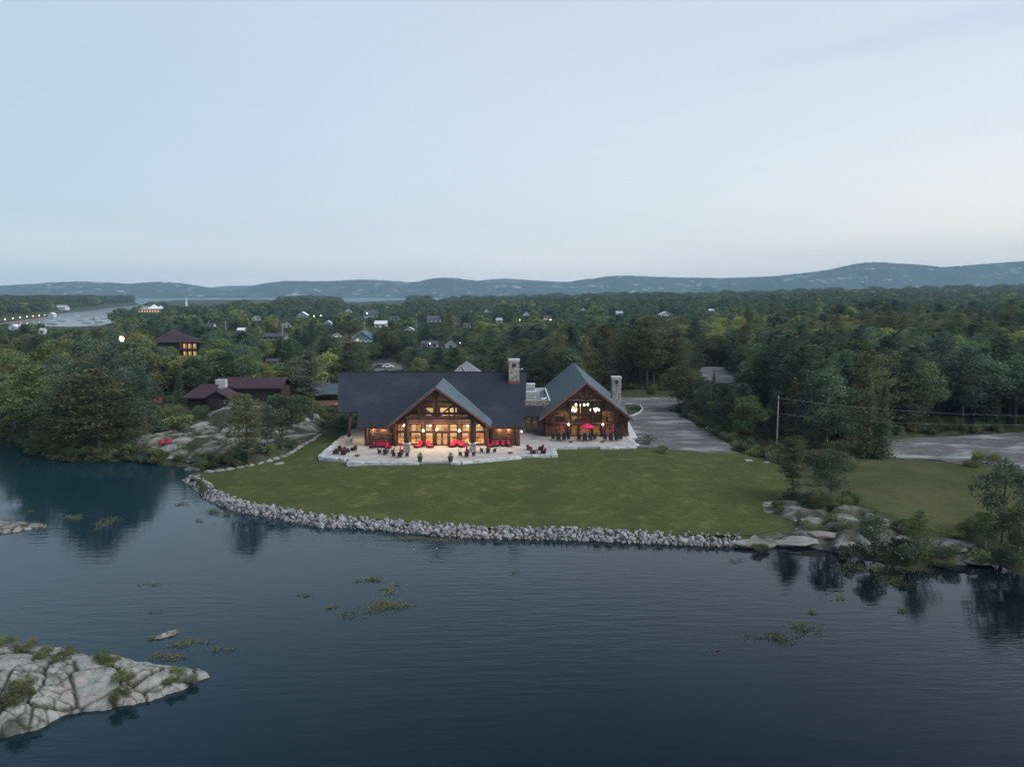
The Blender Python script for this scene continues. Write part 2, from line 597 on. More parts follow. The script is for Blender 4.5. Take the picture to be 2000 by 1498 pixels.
def offset_path(p, d):
    out = []
    for k in range(len(p)):
        a = p[max(0, k - 1)]
        b = p[min(len(p) - 1, k + 1)]
        dx, dy = b[0] - a[0], b[1] - a[1]
        n = math.hypot(dx, dy)
        out.append((p[k][0] - dy / n * d, p[k][1] + dx / n * d))
    return out


LAWN = LAWN[:-1] + offset_path(_sw, 1.15)[::-1][0:-1]
LAWN2 = poly_px([(1690, 898, 2.6), (1740, 897, 2.6), (1840, 903, 2.6), (1935, 911, 2.6), (2100, 925, 2.6), (2060, 960, 2.2), (1960, 1040, 1.8), (1900, 1050, 1.6), (1820, 1042, 1.6), (1740, 1010, 1.7), (1680, 985, 1.8), (1650, 955, 2.0), (1640, 925, 2.3)])
GRAVEL = [(23.6, 145.3)] + poly_px([(1300, 878.5, 2.7), (1440, 886, 2.7), (1425, 866, 2.8), (1390, 846, 2.8), (1355, 826, 2.8), (1318, 806, 2.8), (1300, 795, 2.8), (1335, 782, 2.9), (1310, 774, 3), (1215, 774, 3), (1150, 776, 3)]) + [(24.5, 200), (24.0, 158)]
GRAVEL2 = poly_px([(1740, 858, 2.8), (1840, 851, 2.8), (1990, 846, 2.8), (2200, 850, 2.8), (2200, 938, 2.6), (2000, 917, 2.6), (1930, 909, 2.6), (1840, 901, 2.6), (1740, 894, 2.6), (1715, 880, 2.7)])
PATH = poly_px([(1360, 716, 5), (1400, 713, 5), (1432, 728, 5), (1436, 748, 5), (1415, 757, 5), (1385, 752, 5), (1372, 735, 5)])
PARK = poly_px([(725, 722, 5), (730, 700, 5), (770, 697, 5), (800, 705, 5), (800, 724, 5)])
ROCKZ = poly_px([(232, 888, .4), (270, 868, 1.2), (330, 850, 2.2), (380, 830, 3.5), (425, 808, 5.0), (455, 800, 5.2), (560, 815, 4.6), (615, 800, 4.5), (640, 815, 4), (628, 838, 3), (600, 856, 2.4), (560, 876, 2), (520, 894, 1.6), (470, 902, 1.2), (400, 905, .8), (330, 900, .5), (290, 897, .4)])
ROCKR = poly_px([(1445, 1060, .5), (1480, 1048, .8), (1530, 1040, 1), (1560, 1022, 1.3), (1500, 1000, 1.5), (1490, 984, 1.6), (1540, 978, 1.8), (1640, 985, 1.8), (1700, 1000, 1.8), (1760, 1030, 1.6), (1830, 1048, 1.6), (1880, 1060, 1.4), (1930, 1080, 1), (1930, 1098, .2), (1870, 1102, .2), (1820, 1098, .2), (1740, 1096, .2), (1680, 1086, .2), (1600, 1068, .2), (1550, 1061, .2), (1500, 1064, .2)])
LODGE_AREA = [(-45, 128), (30, 128), (30, 206), (-14, 206), (-36, 190), (-42, 170)]
BUMPS = [(-64, 178, 3.2, 26), (-45, 168, 1.6, 14), (-95, 250, 3.0, 60), (60, 260, 2.0, 60), (160, 420, 4, 120)]


def T(x, y, sheet_cut=False):
    x = np.asarray(x, float)
    y = np.asarray(y, float)
    dm = sdist(land_main, x, y)
    dp = sdist(pen, x, y)
    d = np.maximum(dm, dp)
    dd = np.clip(d, 0, None)
    z = 1.3 * (1 - np.exp(-dd / 4)) + 1.7 * (1 - np.exp(-dd / 50))
    z = z + fbm(x, y, 26) * 1.6 * np.clip(dd / 25, 0, 1) + fbm(x + 500, y, 190, 3) * 6 * np.clip((dd - 40) / 250, 0, 1)
    for bx, by, h, r in BUMPS:
        z = z + h * np.exp(-((x - bx) ** 2 + (y - by) ** 2) / (r * r))
    dist = np.hypot(x, y)
    z = z + np.clip(dist - 350, 0, 3200) * (0.002 + 0.0135 * sm((x / (dist + 1) + .12) / .55))
    z = z + 8 * np.clip(dp / 80, 0, 1)
    # flat ground around the lodge
    k = sm(1 + sdist(LODGE_AREA, x, y) / 12)
    z = z * (1 - k) + 2.78 * k
    dl = sdist(LAWN, x, y)
    zl = 1.0 + 1.65 * sm(dd / 30) + fbm(x, y, 14, 3) * .10
    k = sm(1 + dl / 1.1)
    z = z * (1 - k) + zl * k
    for g, hh in ((GRAVEL, 2.72), (GRAVEL2, 2.7)):
        k = sm(1 + sdist(g, x, y) / 5)
        z = z * (1 - k) + (hh + fbm(x, y, 12) * .12) * k
    k = sm(1 + sdist(LAWN2, x, y) / 5)
    z = z * (1 - k) + (1.3 + 1.3 * sm(dd / 32) + fbm(x, y, 14, 3) * .15) * k
    z = np.where(d < 0, np.maximum(d * .35, -1.6), z)
    if sheet_cut:
        for g in (LAWN, LAWN2, GRAVEL, GRAVEL2, PATH, PARK, ROCKZ, ROCKR):
            s = sdist(g, x, y)
            z = z - .35 * np.clip((s - 1.1) / 1.5, 0, 1)
    return z


def Tz(x, y):
    return float(T(np.array([x]), np.array([y]))[0])


def G(px, py):
    """the ground point seen at a pixel"""
    z = 2.0
    for k in range(12):
        x, y = PZ(px, py, z)
        z = z + .6 * (max(0.0, Tz(x, y)) - z)
    x, y = PZ(px, py, z)
    return x, y, max(0.0, Tz(x, y))


def ground_mat(name, cols, scale, bumps=.5):
    m, t, out = new_mat(name)
    b = N(t, 'ShaderNodeBsdfPrincipled')
    b.inputs['Roughness'].default_value = .95
    b.inputs['Specular IOR Level'].default_value = .1
    L(t, b.outputs[0], out.inputs[0])
    tc = N(t, 'ShaderNodeTexCoord')

    def nz(s, d=6.0, r=.6, st=None):
        n = N(t, 'ShaderNodeTexNoise', i_Scale=s, i_Detail=d, i_Roughness=r)
        if st:
            mp = N(t, 'ShaderNodeMapping')
            mp.inputs['Scale'].default_value = st[0]
            mp.inputs['Rotation'].default_value = (0, 0, st[1])
            L(t, tc.outputs['Object'], mp.inputs[0])
            L(t, mp.outputs[0], n.inputs['Vector'])
        else:
            L(t, tc.outputs['Object'], n.inputs['Vector'])
        return n.outputs[0]
    col = None
    for (c, s, lo, hi, st) in cols:
        if col is None:
            col = ramp(t, nz(s, st=st), [(lo, tuple(v * .6 for v in c)), (hi, c)]).outputs[0]
        else:
            mr = N(t, 'ShaderNodeMapRange', interpolation_type='SMOOTHSTEP')
            L(t, nz(s, st=st), mr.inputs[0])
            mr.inputs[1].default_value = lo
            mr.inputs[2].default_value = hi
            col = mixc(t, mr.outputs[0], col, c)
    L(t, col, b.inputs['Base Color'])
    bp = N(t, 'ShaderNodeBump', i_Strength=bumps, i_Distance=.15)
    L(t, nz(scale, 8.0, .7), bp.inputs['Height'])
    L(t, bp.outputs[0], b.inputs['Normal'])
    return m


M['ground'] = ground_mat('forest_floor', [((.060, .065, .038), .5, .3, .7, None), ((.045, .062, .028), .12, .45, .65, None), ((.13, .12, .095), .3, .62, .74, None), ((.035, .045, .02), 3, .5, .7, None)], 3)
M['lawn'] = ground_mat('lawn_grass', [((.078, .094, .032), 1.1, .30, .70, None), ((.046, .064, .020), .14, .40, .62, None), ((.102, .106, .038), .35, .50, .74, None), ((.036, .046, .016), 3.2, .55, .72, None), ((.17, .165, .07), 4.5, .64, .8, None)], 6, .9)
M['lawn2'] = ground_mat('meadow_grass', [((.060, .074, .028), 1.5, .25, .75, None), ((.074, .076, .034), .12, .42, .62, None), ((.045, .058, .024), .5, .52, .72, None), ((.14, .12, .07), 5, .62, .8, None)], 6, .9)
M['gravel'] = ground_mat('gravel', [((.125, .132, .138), .8, .3, .7, None), ((.26, .28, .29), .28, .46, .70, ((.45, 1.1, 1), R(18))), ((.085, .085, .08), .35, .50, .66, ((.3, 1.1, 1), R(-20))), ((.30, .32, .33), .9, .60, .78, ((.6, 1.6, 1), R(10))), ((.06, .065, .04), 1.6, .64, .74, None)], 5, .6)

# ------------------------------------------------------------------ ground
def ground():
    na, nd = 520, 400
    az = np.radians(np.linspace(-52, 52, na))
    dist = 44 * (9300 / 44) ** np.linspace(0, 1, nd)
    A, Dd = np.meshgrid(az, dist)
    X = np.sin(A) * Dd
    Yy = np.cos(A) * Dd
    Z = T(X, Yy, True)
    idx = np.arange(na * nd).reshape(nd, na)
    q = np.stack([idx[:-1, :-1], idx[:-1, 1:], idx[1:, 1:], idx[1:, :-1]], -1).reshape(-1, 4)
    zq = Z.ravel()[q].max(1)
    q = q[zq > -1.2]
    used = np.unique(q)
    mp = np.full(na * nd, -1)
    mp[used] = np.arange(len(used))
    co = np.stack([X.ravel(), Yy.ravel(), Z.ravel()], -1)[used]
    me = bpy.data.meshes.new('ground')
    me.from_pydata(co.tolist(), [], mp[q].tolist())
    me.polygons.foreach_set('use_smooth', [True] * len(me.polygons))
    me.materials.append(M['ground'])
    o = link(bpy.data.objects.new('ground', me))
    tag(o, kind='structure')
    return o


def sheet(name, poly, mat, dz=.03, sp=1.5, hfun=None, ragged=0.0):
    P = np.array(poly)
    seg = []
    for k in range(len(poly)):
        a, b = P[k], P[(k + 1) % len(poly)]
        n = max(1, int(np.hypot(*(b - a)) / sp))
        for j in range(n):
            q = a + (b - a) * j / n
            w = (fbm(q[0:1], q[1:2], 4.0)[0] * 2.0 + fbm(q[0:1], q[1:2], 1.2)[0] * .5) * ragged
            dn = (b - a) / (np.hypot(*(b - a)) + 1e-9)
            seg.append((q[0] - dn[1] * w, q[1] + dn[0] * w))
    xs = np.arange(P[:, 0].min(), P[:, 0].max(), sp)
    ys = np.arange(P[:, 1].min(), P[:, 1].max(), sp)
    X, Y_ = np.meshgrid(xs, ys)
    X = X + _rs.uniform(-.3, .3, X.shape) * sp
    Y_ = Y_ + _rs.uniform(-.3, .3, X.shape) * sp
    s = sdist(seg, X, Y_)
    m = s > sp * .45
    pts = seg + list(zip(X[m].tolist(), Y_[m].tolist()))
    e = [(k, (k + 1) % len(seg)) for k in range(len(seg))]
    vo, eo, fo, *_ = delaunay_2d_cdt([Vector(p) for p in pts], e, [], 1, 1e-4)
    vx = np.array([v.x for v in vo])
    vy = np.array([v.y for v in vo])
    z = T(vx, vy) + dz
    if hfun is not None:
        z = z + hfun(vx, vy, np.clip(sdist(poly, vx, vy), 0, None))
    me = bpy.data.meshes.new(name)
    me.from_pydata(np.stack([vx, vy, z], -1).tolist(), [], [tuple(f) for f in fo])
    me.polygons.foreach_set('use_smooth', [True] * len(me.polygons))
    me.materials.append(mat)
    me.update()
    if hfun is rock_h:
        at_ = me.attributes.new('joint', 'FLOAT', 'POINT')
        at_.data.foreach_set('value', rock_joint(vx, vy))
    for p in me.polygons[:1]:
        if p.normal.z < 0:
            me.flip_normals()
    return link(bpy.data.objects.new(name, me))


def cracked(x, y, cell, seed=0):
    """distance to the nearest joint between fracture blocks (metres) and a per-block level"""
    rs = np.random.RandomState(seed)
    jx = rs.rand(64, 64)
    jy = rs.rand(64, 64)
    lv = rs.rand(64, 64)
    wx = x + fbm(x, y, cell * 1.5) * cell * .18
    wy = y + fbm(x + 90, y, cell * 1.5) * cell * .18
    gx = wx / cell
    gy = wy / cell
    ix = np.floor(gx).astype(int)
    iy = np.floor(gy).astype(int)
    d1 = np.full(x.shape, 9.)
    d2 = np.full(x.shape, 9.)
    l1 = np.zeros(x.shape)
    for a in (-1, 0, 1):
        for b in (-1, 0, 1):
            cx = (ix + a)
            cy_ = (iy + b)
            px = cx + jx[cx & 63, cy_ & 63]
            py = cy_ + jy[cx & 63, cy_ & 63]
            d = np.hypot(px - gx, py - gy)
            l = lv[cx & 63, cy_ & 63]
            nearer = d < d1
            d2 = np.where(nearer, d1, np.minimum(d2, d))
            l1 = np.where(nearer, l, l1)
            d1 = np.where(nearer, d, d1)
    return (d2 - d1) * cell * .5, l1


def rock_h(x, y, s):
    e, l = cracked(x * .5 + y * .25, y * 1.0 - x * .45, 3.6, 4)
    k = np.clip(s / 2.0, 0, 1)
    return k * (.75 * l + .3 - .7 * np.exp(-(e / .28) ** 2) + fbm(x, y, 3) * .25 + fbm(x, y, 9) * 1.0)


def rock_joint(x, y):
    e, l = cracked(x * .5 + y * .25, y * 1.0 - x * .45, 3.6, 4)
    e2, l2 = cracked(x * .5 + y * .6, y * .9 - x * .2, 1.8, 8)
    j = np.exp(-(e / .42) ** 2) * .95 + np.exp(-(e2 / .22) ** 2) * .7 * (l > .35)
    moss = np.clip((fbm(x, y, 6, 4) - .22) * 6, 0, 1)
    return np.clip(j + moss * .95, 0, .95)


ground()
tag(sheet('lawn', LAWN, M['lawn'], .03, 1.3), kind='structure')
tag(sheet('lawn', LAWN2, M['lawn2'], .03, 1.3, lambda x, y, s: fbm(x, y, 4) * .12 * np.clip(s, 0, 1), .5), kind='structure')
tag(sheet('gravel_road', GRAVEL, M['gravel'], .04, 1.2, lambda x, y, s: fbm(x, y, 5) * .15 * np.clip(s / 2, 0, 1), .8), kind='structure')
tag(sheet('gravel_yard', GRAVEL2, M['gravel'], .05, 1.2, lambda x, y, s: fbm(x, y, 7) * .5 * np.clip(s / 3, 0, 1), .9), kind='structure')
tag(sheet('gravel_path', PATH, M['gravel'], .06, 1.5, None, .8), kind='structure')
tag(sheet('parking_area', PARK, M['gravel'], .06, 1.5, None, .8), kind='structure')
tag(sheet('bare_rock_ground', ROCKZ, M['granite'], .04, .36, rock_h, .8), kind='structure')
tag(sheet('bare_rock_ground', ROCKR, M['granite'], .04, .5, rock_h, .8), kind='structure')


# ------------------------------------------------------------------ water
def water():
    m, t, out = new_mat('lake_water')
    b = N(t, 'ShaderNodeBsdfPrincipled')
    b.inputs['Base Color'].default_value = (.002, .007, .011, 1)
    b.inputs['Roughness'].default_value = .035
    b.inputs['Specular Tint'].default_value = (.64, .90, 1.0, 1)
    b.inputs['IOR'].default_value = 1.333
    L(t, b.outputs[0], out.inputs[0])
    tc = N(t, 'ShaderNodeTexCoord')

    def nz(scale, st, rot, d=3.0):
        mp = N(t, 'ShaderNodeMapping')
        mp.inputs['Scale'].default_value = st
        mp.inputs['Rotation'].default_value = (0, 0, rot)
        L(t, tc.outputs['Object'], mp.inputs[0])
        n = N(t, 'ShaderNodeTexNoise', i_Scale=scale, i_Detail=d, i_Roughness=.5)
        L(t, mp.outputs[0], n.inputs['Vector'])
        return n.outputs[0]
    h = math_n(t, 'MULTIPLY', nz(1.0, (.26, 1.15, 1), R(-17)), 1.0)
    h = math_n(t, 'ADD', h, math_n(t, 'MULTIPLY', nz(1.0, (.8, 2.7, 1), R(-8)), .36))
    h = math_n(t, 'ADD', h, math_n(t, 'MULTIPLY', nz(1.0, (2.0, 5.5, 1), R(22)), .10))
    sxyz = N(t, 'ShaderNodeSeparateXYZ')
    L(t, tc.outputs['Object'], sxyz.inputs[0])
    # teal sky reflection painted into the water colour, stronger to the left
    teal_mix = N(t, 'ShaderNodeMapRange', interpolation_type='SMOOTHSTEP')
    L(t, math_n(t, 'ADD', math_n(t, 'MULTIPLY', sxyz.outputs[1], -.45), sxyz.outputs[0]), teal_mix.inputs[0])
    teal_mix.inputs[1].default_value = 0
    teal_mix.inputs[2].default_value = -115
    L(t, mixc(t, teal_mix.outputs[0], (.0016, .005, .008), (.006, .025, .036)), b.inputs['Base Color'])
    wr = N(t, 'ShaderNodeMapRange')       # the open lake is ruffled by wind, the cove is sheltered
    L(t, sxyz.outputs[1], wr.inputs[0])
    wr.inputs[1].default_value = 300
    wr.inputs[2].default_value = 1600
    wr.inputs[3].default_value = .035
    wr.inputs[4].default_value = .34
    L(t, wr.outputs[0], b.inputs['Roughness'])
    calm = N(t, 'ShaderNodeMapRange', interpolation_type='SMOOTHSTEP')
    L(t, nz(.022, (1, 1.6, 1), R(-25), 3.0), calm.inputs[0])
    calm.inputs[1].default_value = .35
    calm.inputs[2].default_value = .65
    calm.inputs[3].default_value = .25
    calm.inputs[4].default_value = 1.25
    bp = N(t, 'ShaderNodeBump', i_Distance=.029)
    L(t, calm.outputs[0], bp.inputs['Strength'])
    L(t, h, bp.inputs['Height'])
    L(t, bp.outputs[0], b.inputs['Normal'])
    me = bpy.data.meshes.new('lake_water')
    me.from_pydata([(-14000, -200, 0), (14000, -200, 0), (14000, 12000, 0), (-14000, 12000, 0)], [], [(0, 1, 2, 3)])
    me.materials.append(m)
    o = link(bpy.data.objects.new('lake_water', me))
    tag(o, kind='structure')


water()


# ------------------------------------------------------------------ hills
def hill_mat():
    m, t, out = new_mat('forested_hill')
    b = N(t, 'ShaderNodeBsdfDiffuse')
    L(t, b.outputs[0], out.inputs[0])
    tc = N(t, 'ShaderNodeTexCoord')

    def nz(s, st=(1, 1, 1), d=7.0):
        mp = N(t, 'ShaderNodeMapping')
        mp.inputs['Scale'].default_value = st
        L(t, tc.outputs['Object'], mp.inputs[0])
        n = N(t, 'ShaderNodeTexNoise', i_Scale=s, i_Detail=d, i_Roughness=.6)
        L(t, mp.outputs[0], n.inputs['Vector'])
        return n.outputs[0]
    col = ramp(t, nz(.03), [(.35, (.018, .026, .018)), (.7, (.05, .06, .035))]).outputs[0]
    a = ramp(t, nz(.0075, (1, 1, 3.5), 9.0), [(.585, (0, 0, 0)), (.65, (.8, .8, .8))]).outputs[0]
    col = mixc(t, a, col, (.34, .31, .30))
    L(t, col, b.inputs[0])
    return m


M['hill'] = hill_mat()


def hills(name, prof, y0, depth, seed, base=0.0):
    """prof: skyline (px, py) seen from the drone, put on a ridge y0 + depth/2 away"""
    xs_px = np.array([p[0] for p in prof], float)
    yr = y0 + depth * .5
    pts = [PY(px, py, yr) for px, py in prof]
    X0 = np.array([p[0] for p in pts])
    Z0 = np.array([p[2] for p in pts])
    nx = int((X0[-1] - X0[0]) / 16)
    ny = 46
    X = np.linspace(X0[0], X0[-1], nx)
    hz = np.interp(X, X0, Z0)
    kern = np.hanning(15)
    kern /= kern.sum()
    hz = np.convolve(np.pad(hz, 7, mode='edge'), kern, 'valid')
    ty = np.linspace(0, 1, ny)
    XX, TT = np.meshgrid(X, ty)
    YY = y0 + depth * TT
    prof_y = sm(1 - np.abs(TT - .5) * 2) ** .8
    Z = base + (hz[None, :] - base) * prof_y
    amp = np.clip(prof_y * (1 - prof_y) * 4, 0, 1)
    Z = Z + fbm(XX + seed * 900, YY, 420, 5) * 110 * amp * np.clip(hz[None, :] / 200, .2, 1)
    Z = Z + _rs.uniform(0, 11, Z.shape) * np.clip(prof_y * 3, 0, 1)
    idx = np.arange(nx * ny).reshape(ny, nx)
    q = np.stack([idx[:-1, :-1], idx[:-1, 1:], idx[1:, 1:], idx[1:, :-1]], -1).reshape(-1, 4)
    Z[0, :] = -2
    me = bpy.data.meshes.new(name)
    me.from_pydata(np.stack([XX.ravel(), YY.ravel(), Z.ravel()], -1).tolist(), [], q.tolist())
    me.materials.append(M['hill'])
    o = link(bpy.data.objects.new(name, me))
    tag(o, kind='structure')


hills('hills', [(-700, 555), (-300, 562), (0, 560), (60, 557), (110, 553), (170, 551.5), (215, 554), (260, 557), (300, 553), (325, 552), (350, 555), (400, 563), (440, 570), (470, 574), (500, 578)], 6600, 1500, 1)
hills('hills', [(445, 579), (468, 570), (490, 562), (525, 554), (560, 550.5), (640, 551), (700, 550), (760, 552), (810, 554), (832, 548), (858, 544), (885, 544), (920, 549), (965, 553), (1040, 553), (1110, 552), (1160, 545), (1190, 541), (1215, 540), (1300, 543), (1400, 545), (1480, 543), (1560, 540), (1600, 536)], 6900, 1800, 2)
hills('hills', [(1380, 560), (1480, 545), (1560, 536), (1605, 531), (1640, 524), (1680, 515), (1710, 513.5), (1760, 517), (1800, 519), (1835, 524), (1870, 522), (1930, 517), (2000, 512), (2200, 500), (2500, 520), (2900, 540)], 6300, 1500, 3)
hills('hills', [(330, 566), (420, 563), (470, 560), (560, 556), (660, 549.5), (700, 547), (735, 548), (800, 552), (900, 553), (960, 547), (990, 545), (1030, 548), (1100, 552), (1200, 556)], 9800, 1400, 5)
# the air between here and the hills
hz_ = MB()
hz_.box(-13500, 13500, -150, 11800, -3.0, 330)
hzo = hz_.build('haze', None)
tag(hzo, kind='stuff')
m, t, out = new_mat('haze_air')
pv = N(t, 'ShaderNodeVolumePrincipled')
pv.inputs['Color'].default_value = (.46, .77, 1.0, 1)
pv.inputs['Density'].default_value = 0.8e-4
pv.inputs['Anisotropy'].default_value = 0.0
L(t, pv.outputs[0], out.inputs['Volume'])
hzo.data.materials.append(m)

# ------------------------------------------------------------------ lodges
TZ = 3.0
LAMPS = []


def lamp(x, y, z, w, r=.12, col=(1.0, .72, .42)):
    d = bpy.data.lights.new('lamp_light', 'POINT')
    d.energy = w
    d.shadow_soft_size = r
    d.color = col
    o = bpy.data.objects.new('lamp_light', d)
    o.location = (x, y, z)
    C.objects.link(o)
    return o


def area(x, y, z, sx, sy, w, col=(1.0, .80, .55), rot=(0, 0, 0)):
    d = bpy.data.lights.new('ceiling_light', 'AREA')
    d.shape = 'RECTANGLE'
    d.size = sx
    d.size_y = sy
    d.energy = w
    d.color = col
    d.specular_factor = .25
    o = bpy.data.objects.new('ceiling_light', d)
    o.location = (x, y, z)
    o.rotation_euler = rot
    C.objects.link(o)
    return o


def pxr(x0, y0, x1, y1, Y):
    """rectangle in the photo on the wall plane at depth Y -> x0,x1,z0,z1"""
    a = PY(x0, y1, Y)
    b = PY(x1, y0, Y)
    return a[0], b[0], a[2], b[2]


def wall_pieces(mb, x0, x1, z0, ztop, holes, y, th, extra=()):
    """wall in the xz plane with rectangular holes; ztop(x) gives the top"""
    xs = sorted({x0, x1, *[h[0] for h in holes], *[h[1] for h in holes], *extra})
    xs = [v for v in xs if x0 <= v <= x1]
    for a, b in zip(xs[:-1], xs[1:]):
        if b - a < 1e-4:
            continue
        mid = (a + b) / 2
        hs = sorted([h for h in holes if h[0] <= mid <= h[1]], key=lambda h: h[2])
        zc = z0
        for h in hs + [None]:
            top = h[2] if h else None
            if top is not None:
                if top - zc > .01:
                    mb.box(a, b, y, y + th, zc, top)
                zc = h[3]
            else:
                ta, tb = ztop(a), ztop(b)
                if min(ta, tb) > zc - .01 or max(ta, tb) > zc + .05:
                    ta, tb = max(ta, zc), max(tb, zc)
                    p = [(a, y, zc), (b, y, zc), (b, y, tb), (a, y, ta)]
                    q = [(v[0], y + th, v[2]) for v in p]
                    mb.add(p + q, [(0, 1, 2, 3), (7, 6, 5, 4), (0, 4, 5, 1), (1, 5, 6, 2), (2, 6, 7, 3), (3, 7, 4, 0)])


def window(parent, org, r, y, nx=1, nz=1, fr=.10, name='window', mat='frame', pane='glass', muntin=.06):
    x0, x1, z0, z1 = r
    m = MB(org)
    m.box(x0, x1, y - .06, y + .10, z1 - fr, z1)
    m.box(x0, x1, y - .06, y + .10, z0, z0 + fr)
    m.box(x0, x0 + fr, y - .055, y + .095, z0 + fr, z1 - fr)
    m.box(x1 - fr, x1, y - .055, y + .095, z0 + fr, z1 - fr)
    for k in range(1, nx):
        xm = x0 + (x1 - x0) * k / nx
        m.box(xm - muntin / 2, xm + muntin / 2, y - .05, y + .09, z0 + fr, z1 - fr)
    for k in range(1, nz):
        zm = z0 + (z1 - z0) * k / nz
        m.box(x0 + fr, x1 - fr, y - .045, y + .085, zm - muntin / 2, zm + muntin / 2)
    w = m.build(name, M[mat], parent)
    dx = (x1 - x0 - 2 * fr) / nx
    dz = (z1 - z0 - 2 * fr) / nz
    for i in range(nx):
        for j in range(nz):
            a = x0 + fr + dx * i + (.03 if i else 0)
            b = x0 + fr + dx * (i + 1) - (.03 if i < nx - 1 else 0)
            c = z0 + fr + dz * j + (.03 if j else 0)
            d = z0 + fr + dz * (j + 1) - (.03 if j < nz - 1 else 0)
            MB(org).box(a, b, y + .01, y + .03, c, d).build('pane', M[pane], w)
    return w


def log_mesh(p, name, a, b, r, parent, org, mat='log', n=10):
    m = MB(org)
    a, b = Vector(a), Vector(b)
    q = (b - a).to_track_quat('Z', 'Y')
    ln = (b - a).length
    k = 5
    rr = [r * (1 + random.uniform(-.06, .06)) for _ in range(k + 1)]
    pts = []
    for j in range(k + 1):
        c = a + (b - a) * (j / k)
        for i in range(n):
            an = 2 * math.pi * i / n
            pts.append(c + q @ Vector((rr[j] * math.cos(an), rr[j] * math.sin(an), 0)))
    fs = [(j * n + i, j * n + (i + 1) % n, (j + 1) * n + (i + 1) % n, (j + 1) * n + i) for j in range(k) for i in range(n)]
    fs += [tuple(range(n - 1, -1, -1)), tuple(range(k * n, (k + 1) * n))]
    m.add(pts, fs)
    return m.build(name, M[mat], parent, True)


def log_wall(parent, org, x0, x1, z0, z1, y, r=.21, skip=None):
    """courses of logs lying along x"""
    n = int(round((z1 - z0) / (2 * r * .93)))
    st = (z1 - z0) / n
    for k in range(n):
        z = z0 + st * (k + .5)
        log_mesh(None, 'log', (x0 - random.uniform(.0, .1), y, z), (x1 + random.uniform(0, .1), y, z), st * .54, parent, org)
    MB(org).box(x0, x1, y + .02, y + .18, z0, z1).build('chinking', M['dark_wall'], parent)


def log_wall_y(parent, org, y0, y1, z0, z1, x, r=.21):
    n = int(round((z1 - z0) / (2 * r * .93)))
    st = (z1 - z0) / n
    for k in range(n):
        z = z0 + st * (k + .5)
        log_mesh(None, 'log', (x, y0 - .35, z), (x, y1, z), st * .54, parent, org)


def masonry_block(parent, org, x0, x1, y0, y1, z0, z1, name, seed=0, capn=True, course=.34):
    """stone-faced pier: core, a course pattern of proud stones, and a cap"""
    MB(org).box(x0 + .04, x1 - .04, y0 + .04, y1 - .04, z0, z1).build(name, M['masonry'], parent)
    rs = random.Random(seed)
    m = MB(org)
    z = z0
    while z < z1 - .1:
        h = min(course * rs.uniform(.7, 1.2), z1 - z)
        for side in range(2):
            a, b = (x0, x1) if side == 0 else (y0, y1)
            c = a
            while c < b - .05:
                w = min(rs.uniform(.35, .8), b - c)
                pr = rs.uniform(.0, .05)
                if side == 0:
                    m.box(c + .015, c + w - .015, y0 - pr, y0 + .05, z + .015, z + h - .015)
                    m.box(c + .015, c + w - .015, y1 - .05, y1 + pr, z + .015, z + h - .015)
                else:
                    m.box(x0 - pr, x0 + .05, c + .015, c + w - .015, z + .015, z + h - .015)
                    m.box(x1 - .05, x1 + pr, c + .015, c + w - .015, z + .015, z + h - .015)
                c += w
        z += h
    f = m.build('facing_stones', M['masonry'], parent)
    f['kind'] = 'stuff'


def roof_slope(parent, org, pts, th, mat, name='roof'):
    return MB(org).slab(pts, th).build(name, M[mat], parent)


def barge(parent, org, a, b, h=.42, t=.12):
    """a fascia board along a rake from a to b, in the xz plane"""
    a, b = Vector(a), Vector(b)
    m = MB(org)
    up = Vector((0, 0, h))
    p = [a, b, b - up, a - up]
    q = [v + Vector((0, t, 0)) for v in p]
    m.add(p + q, [(0, 3, 2, 1), (4, 5, 6, 7), (0, 1, 5, 4), (1, 2, 6, 5), (2, 3, 7, 6), (3, 0, 4, 7)])
    return m.build('fascia_board', M['fascia'], parent)


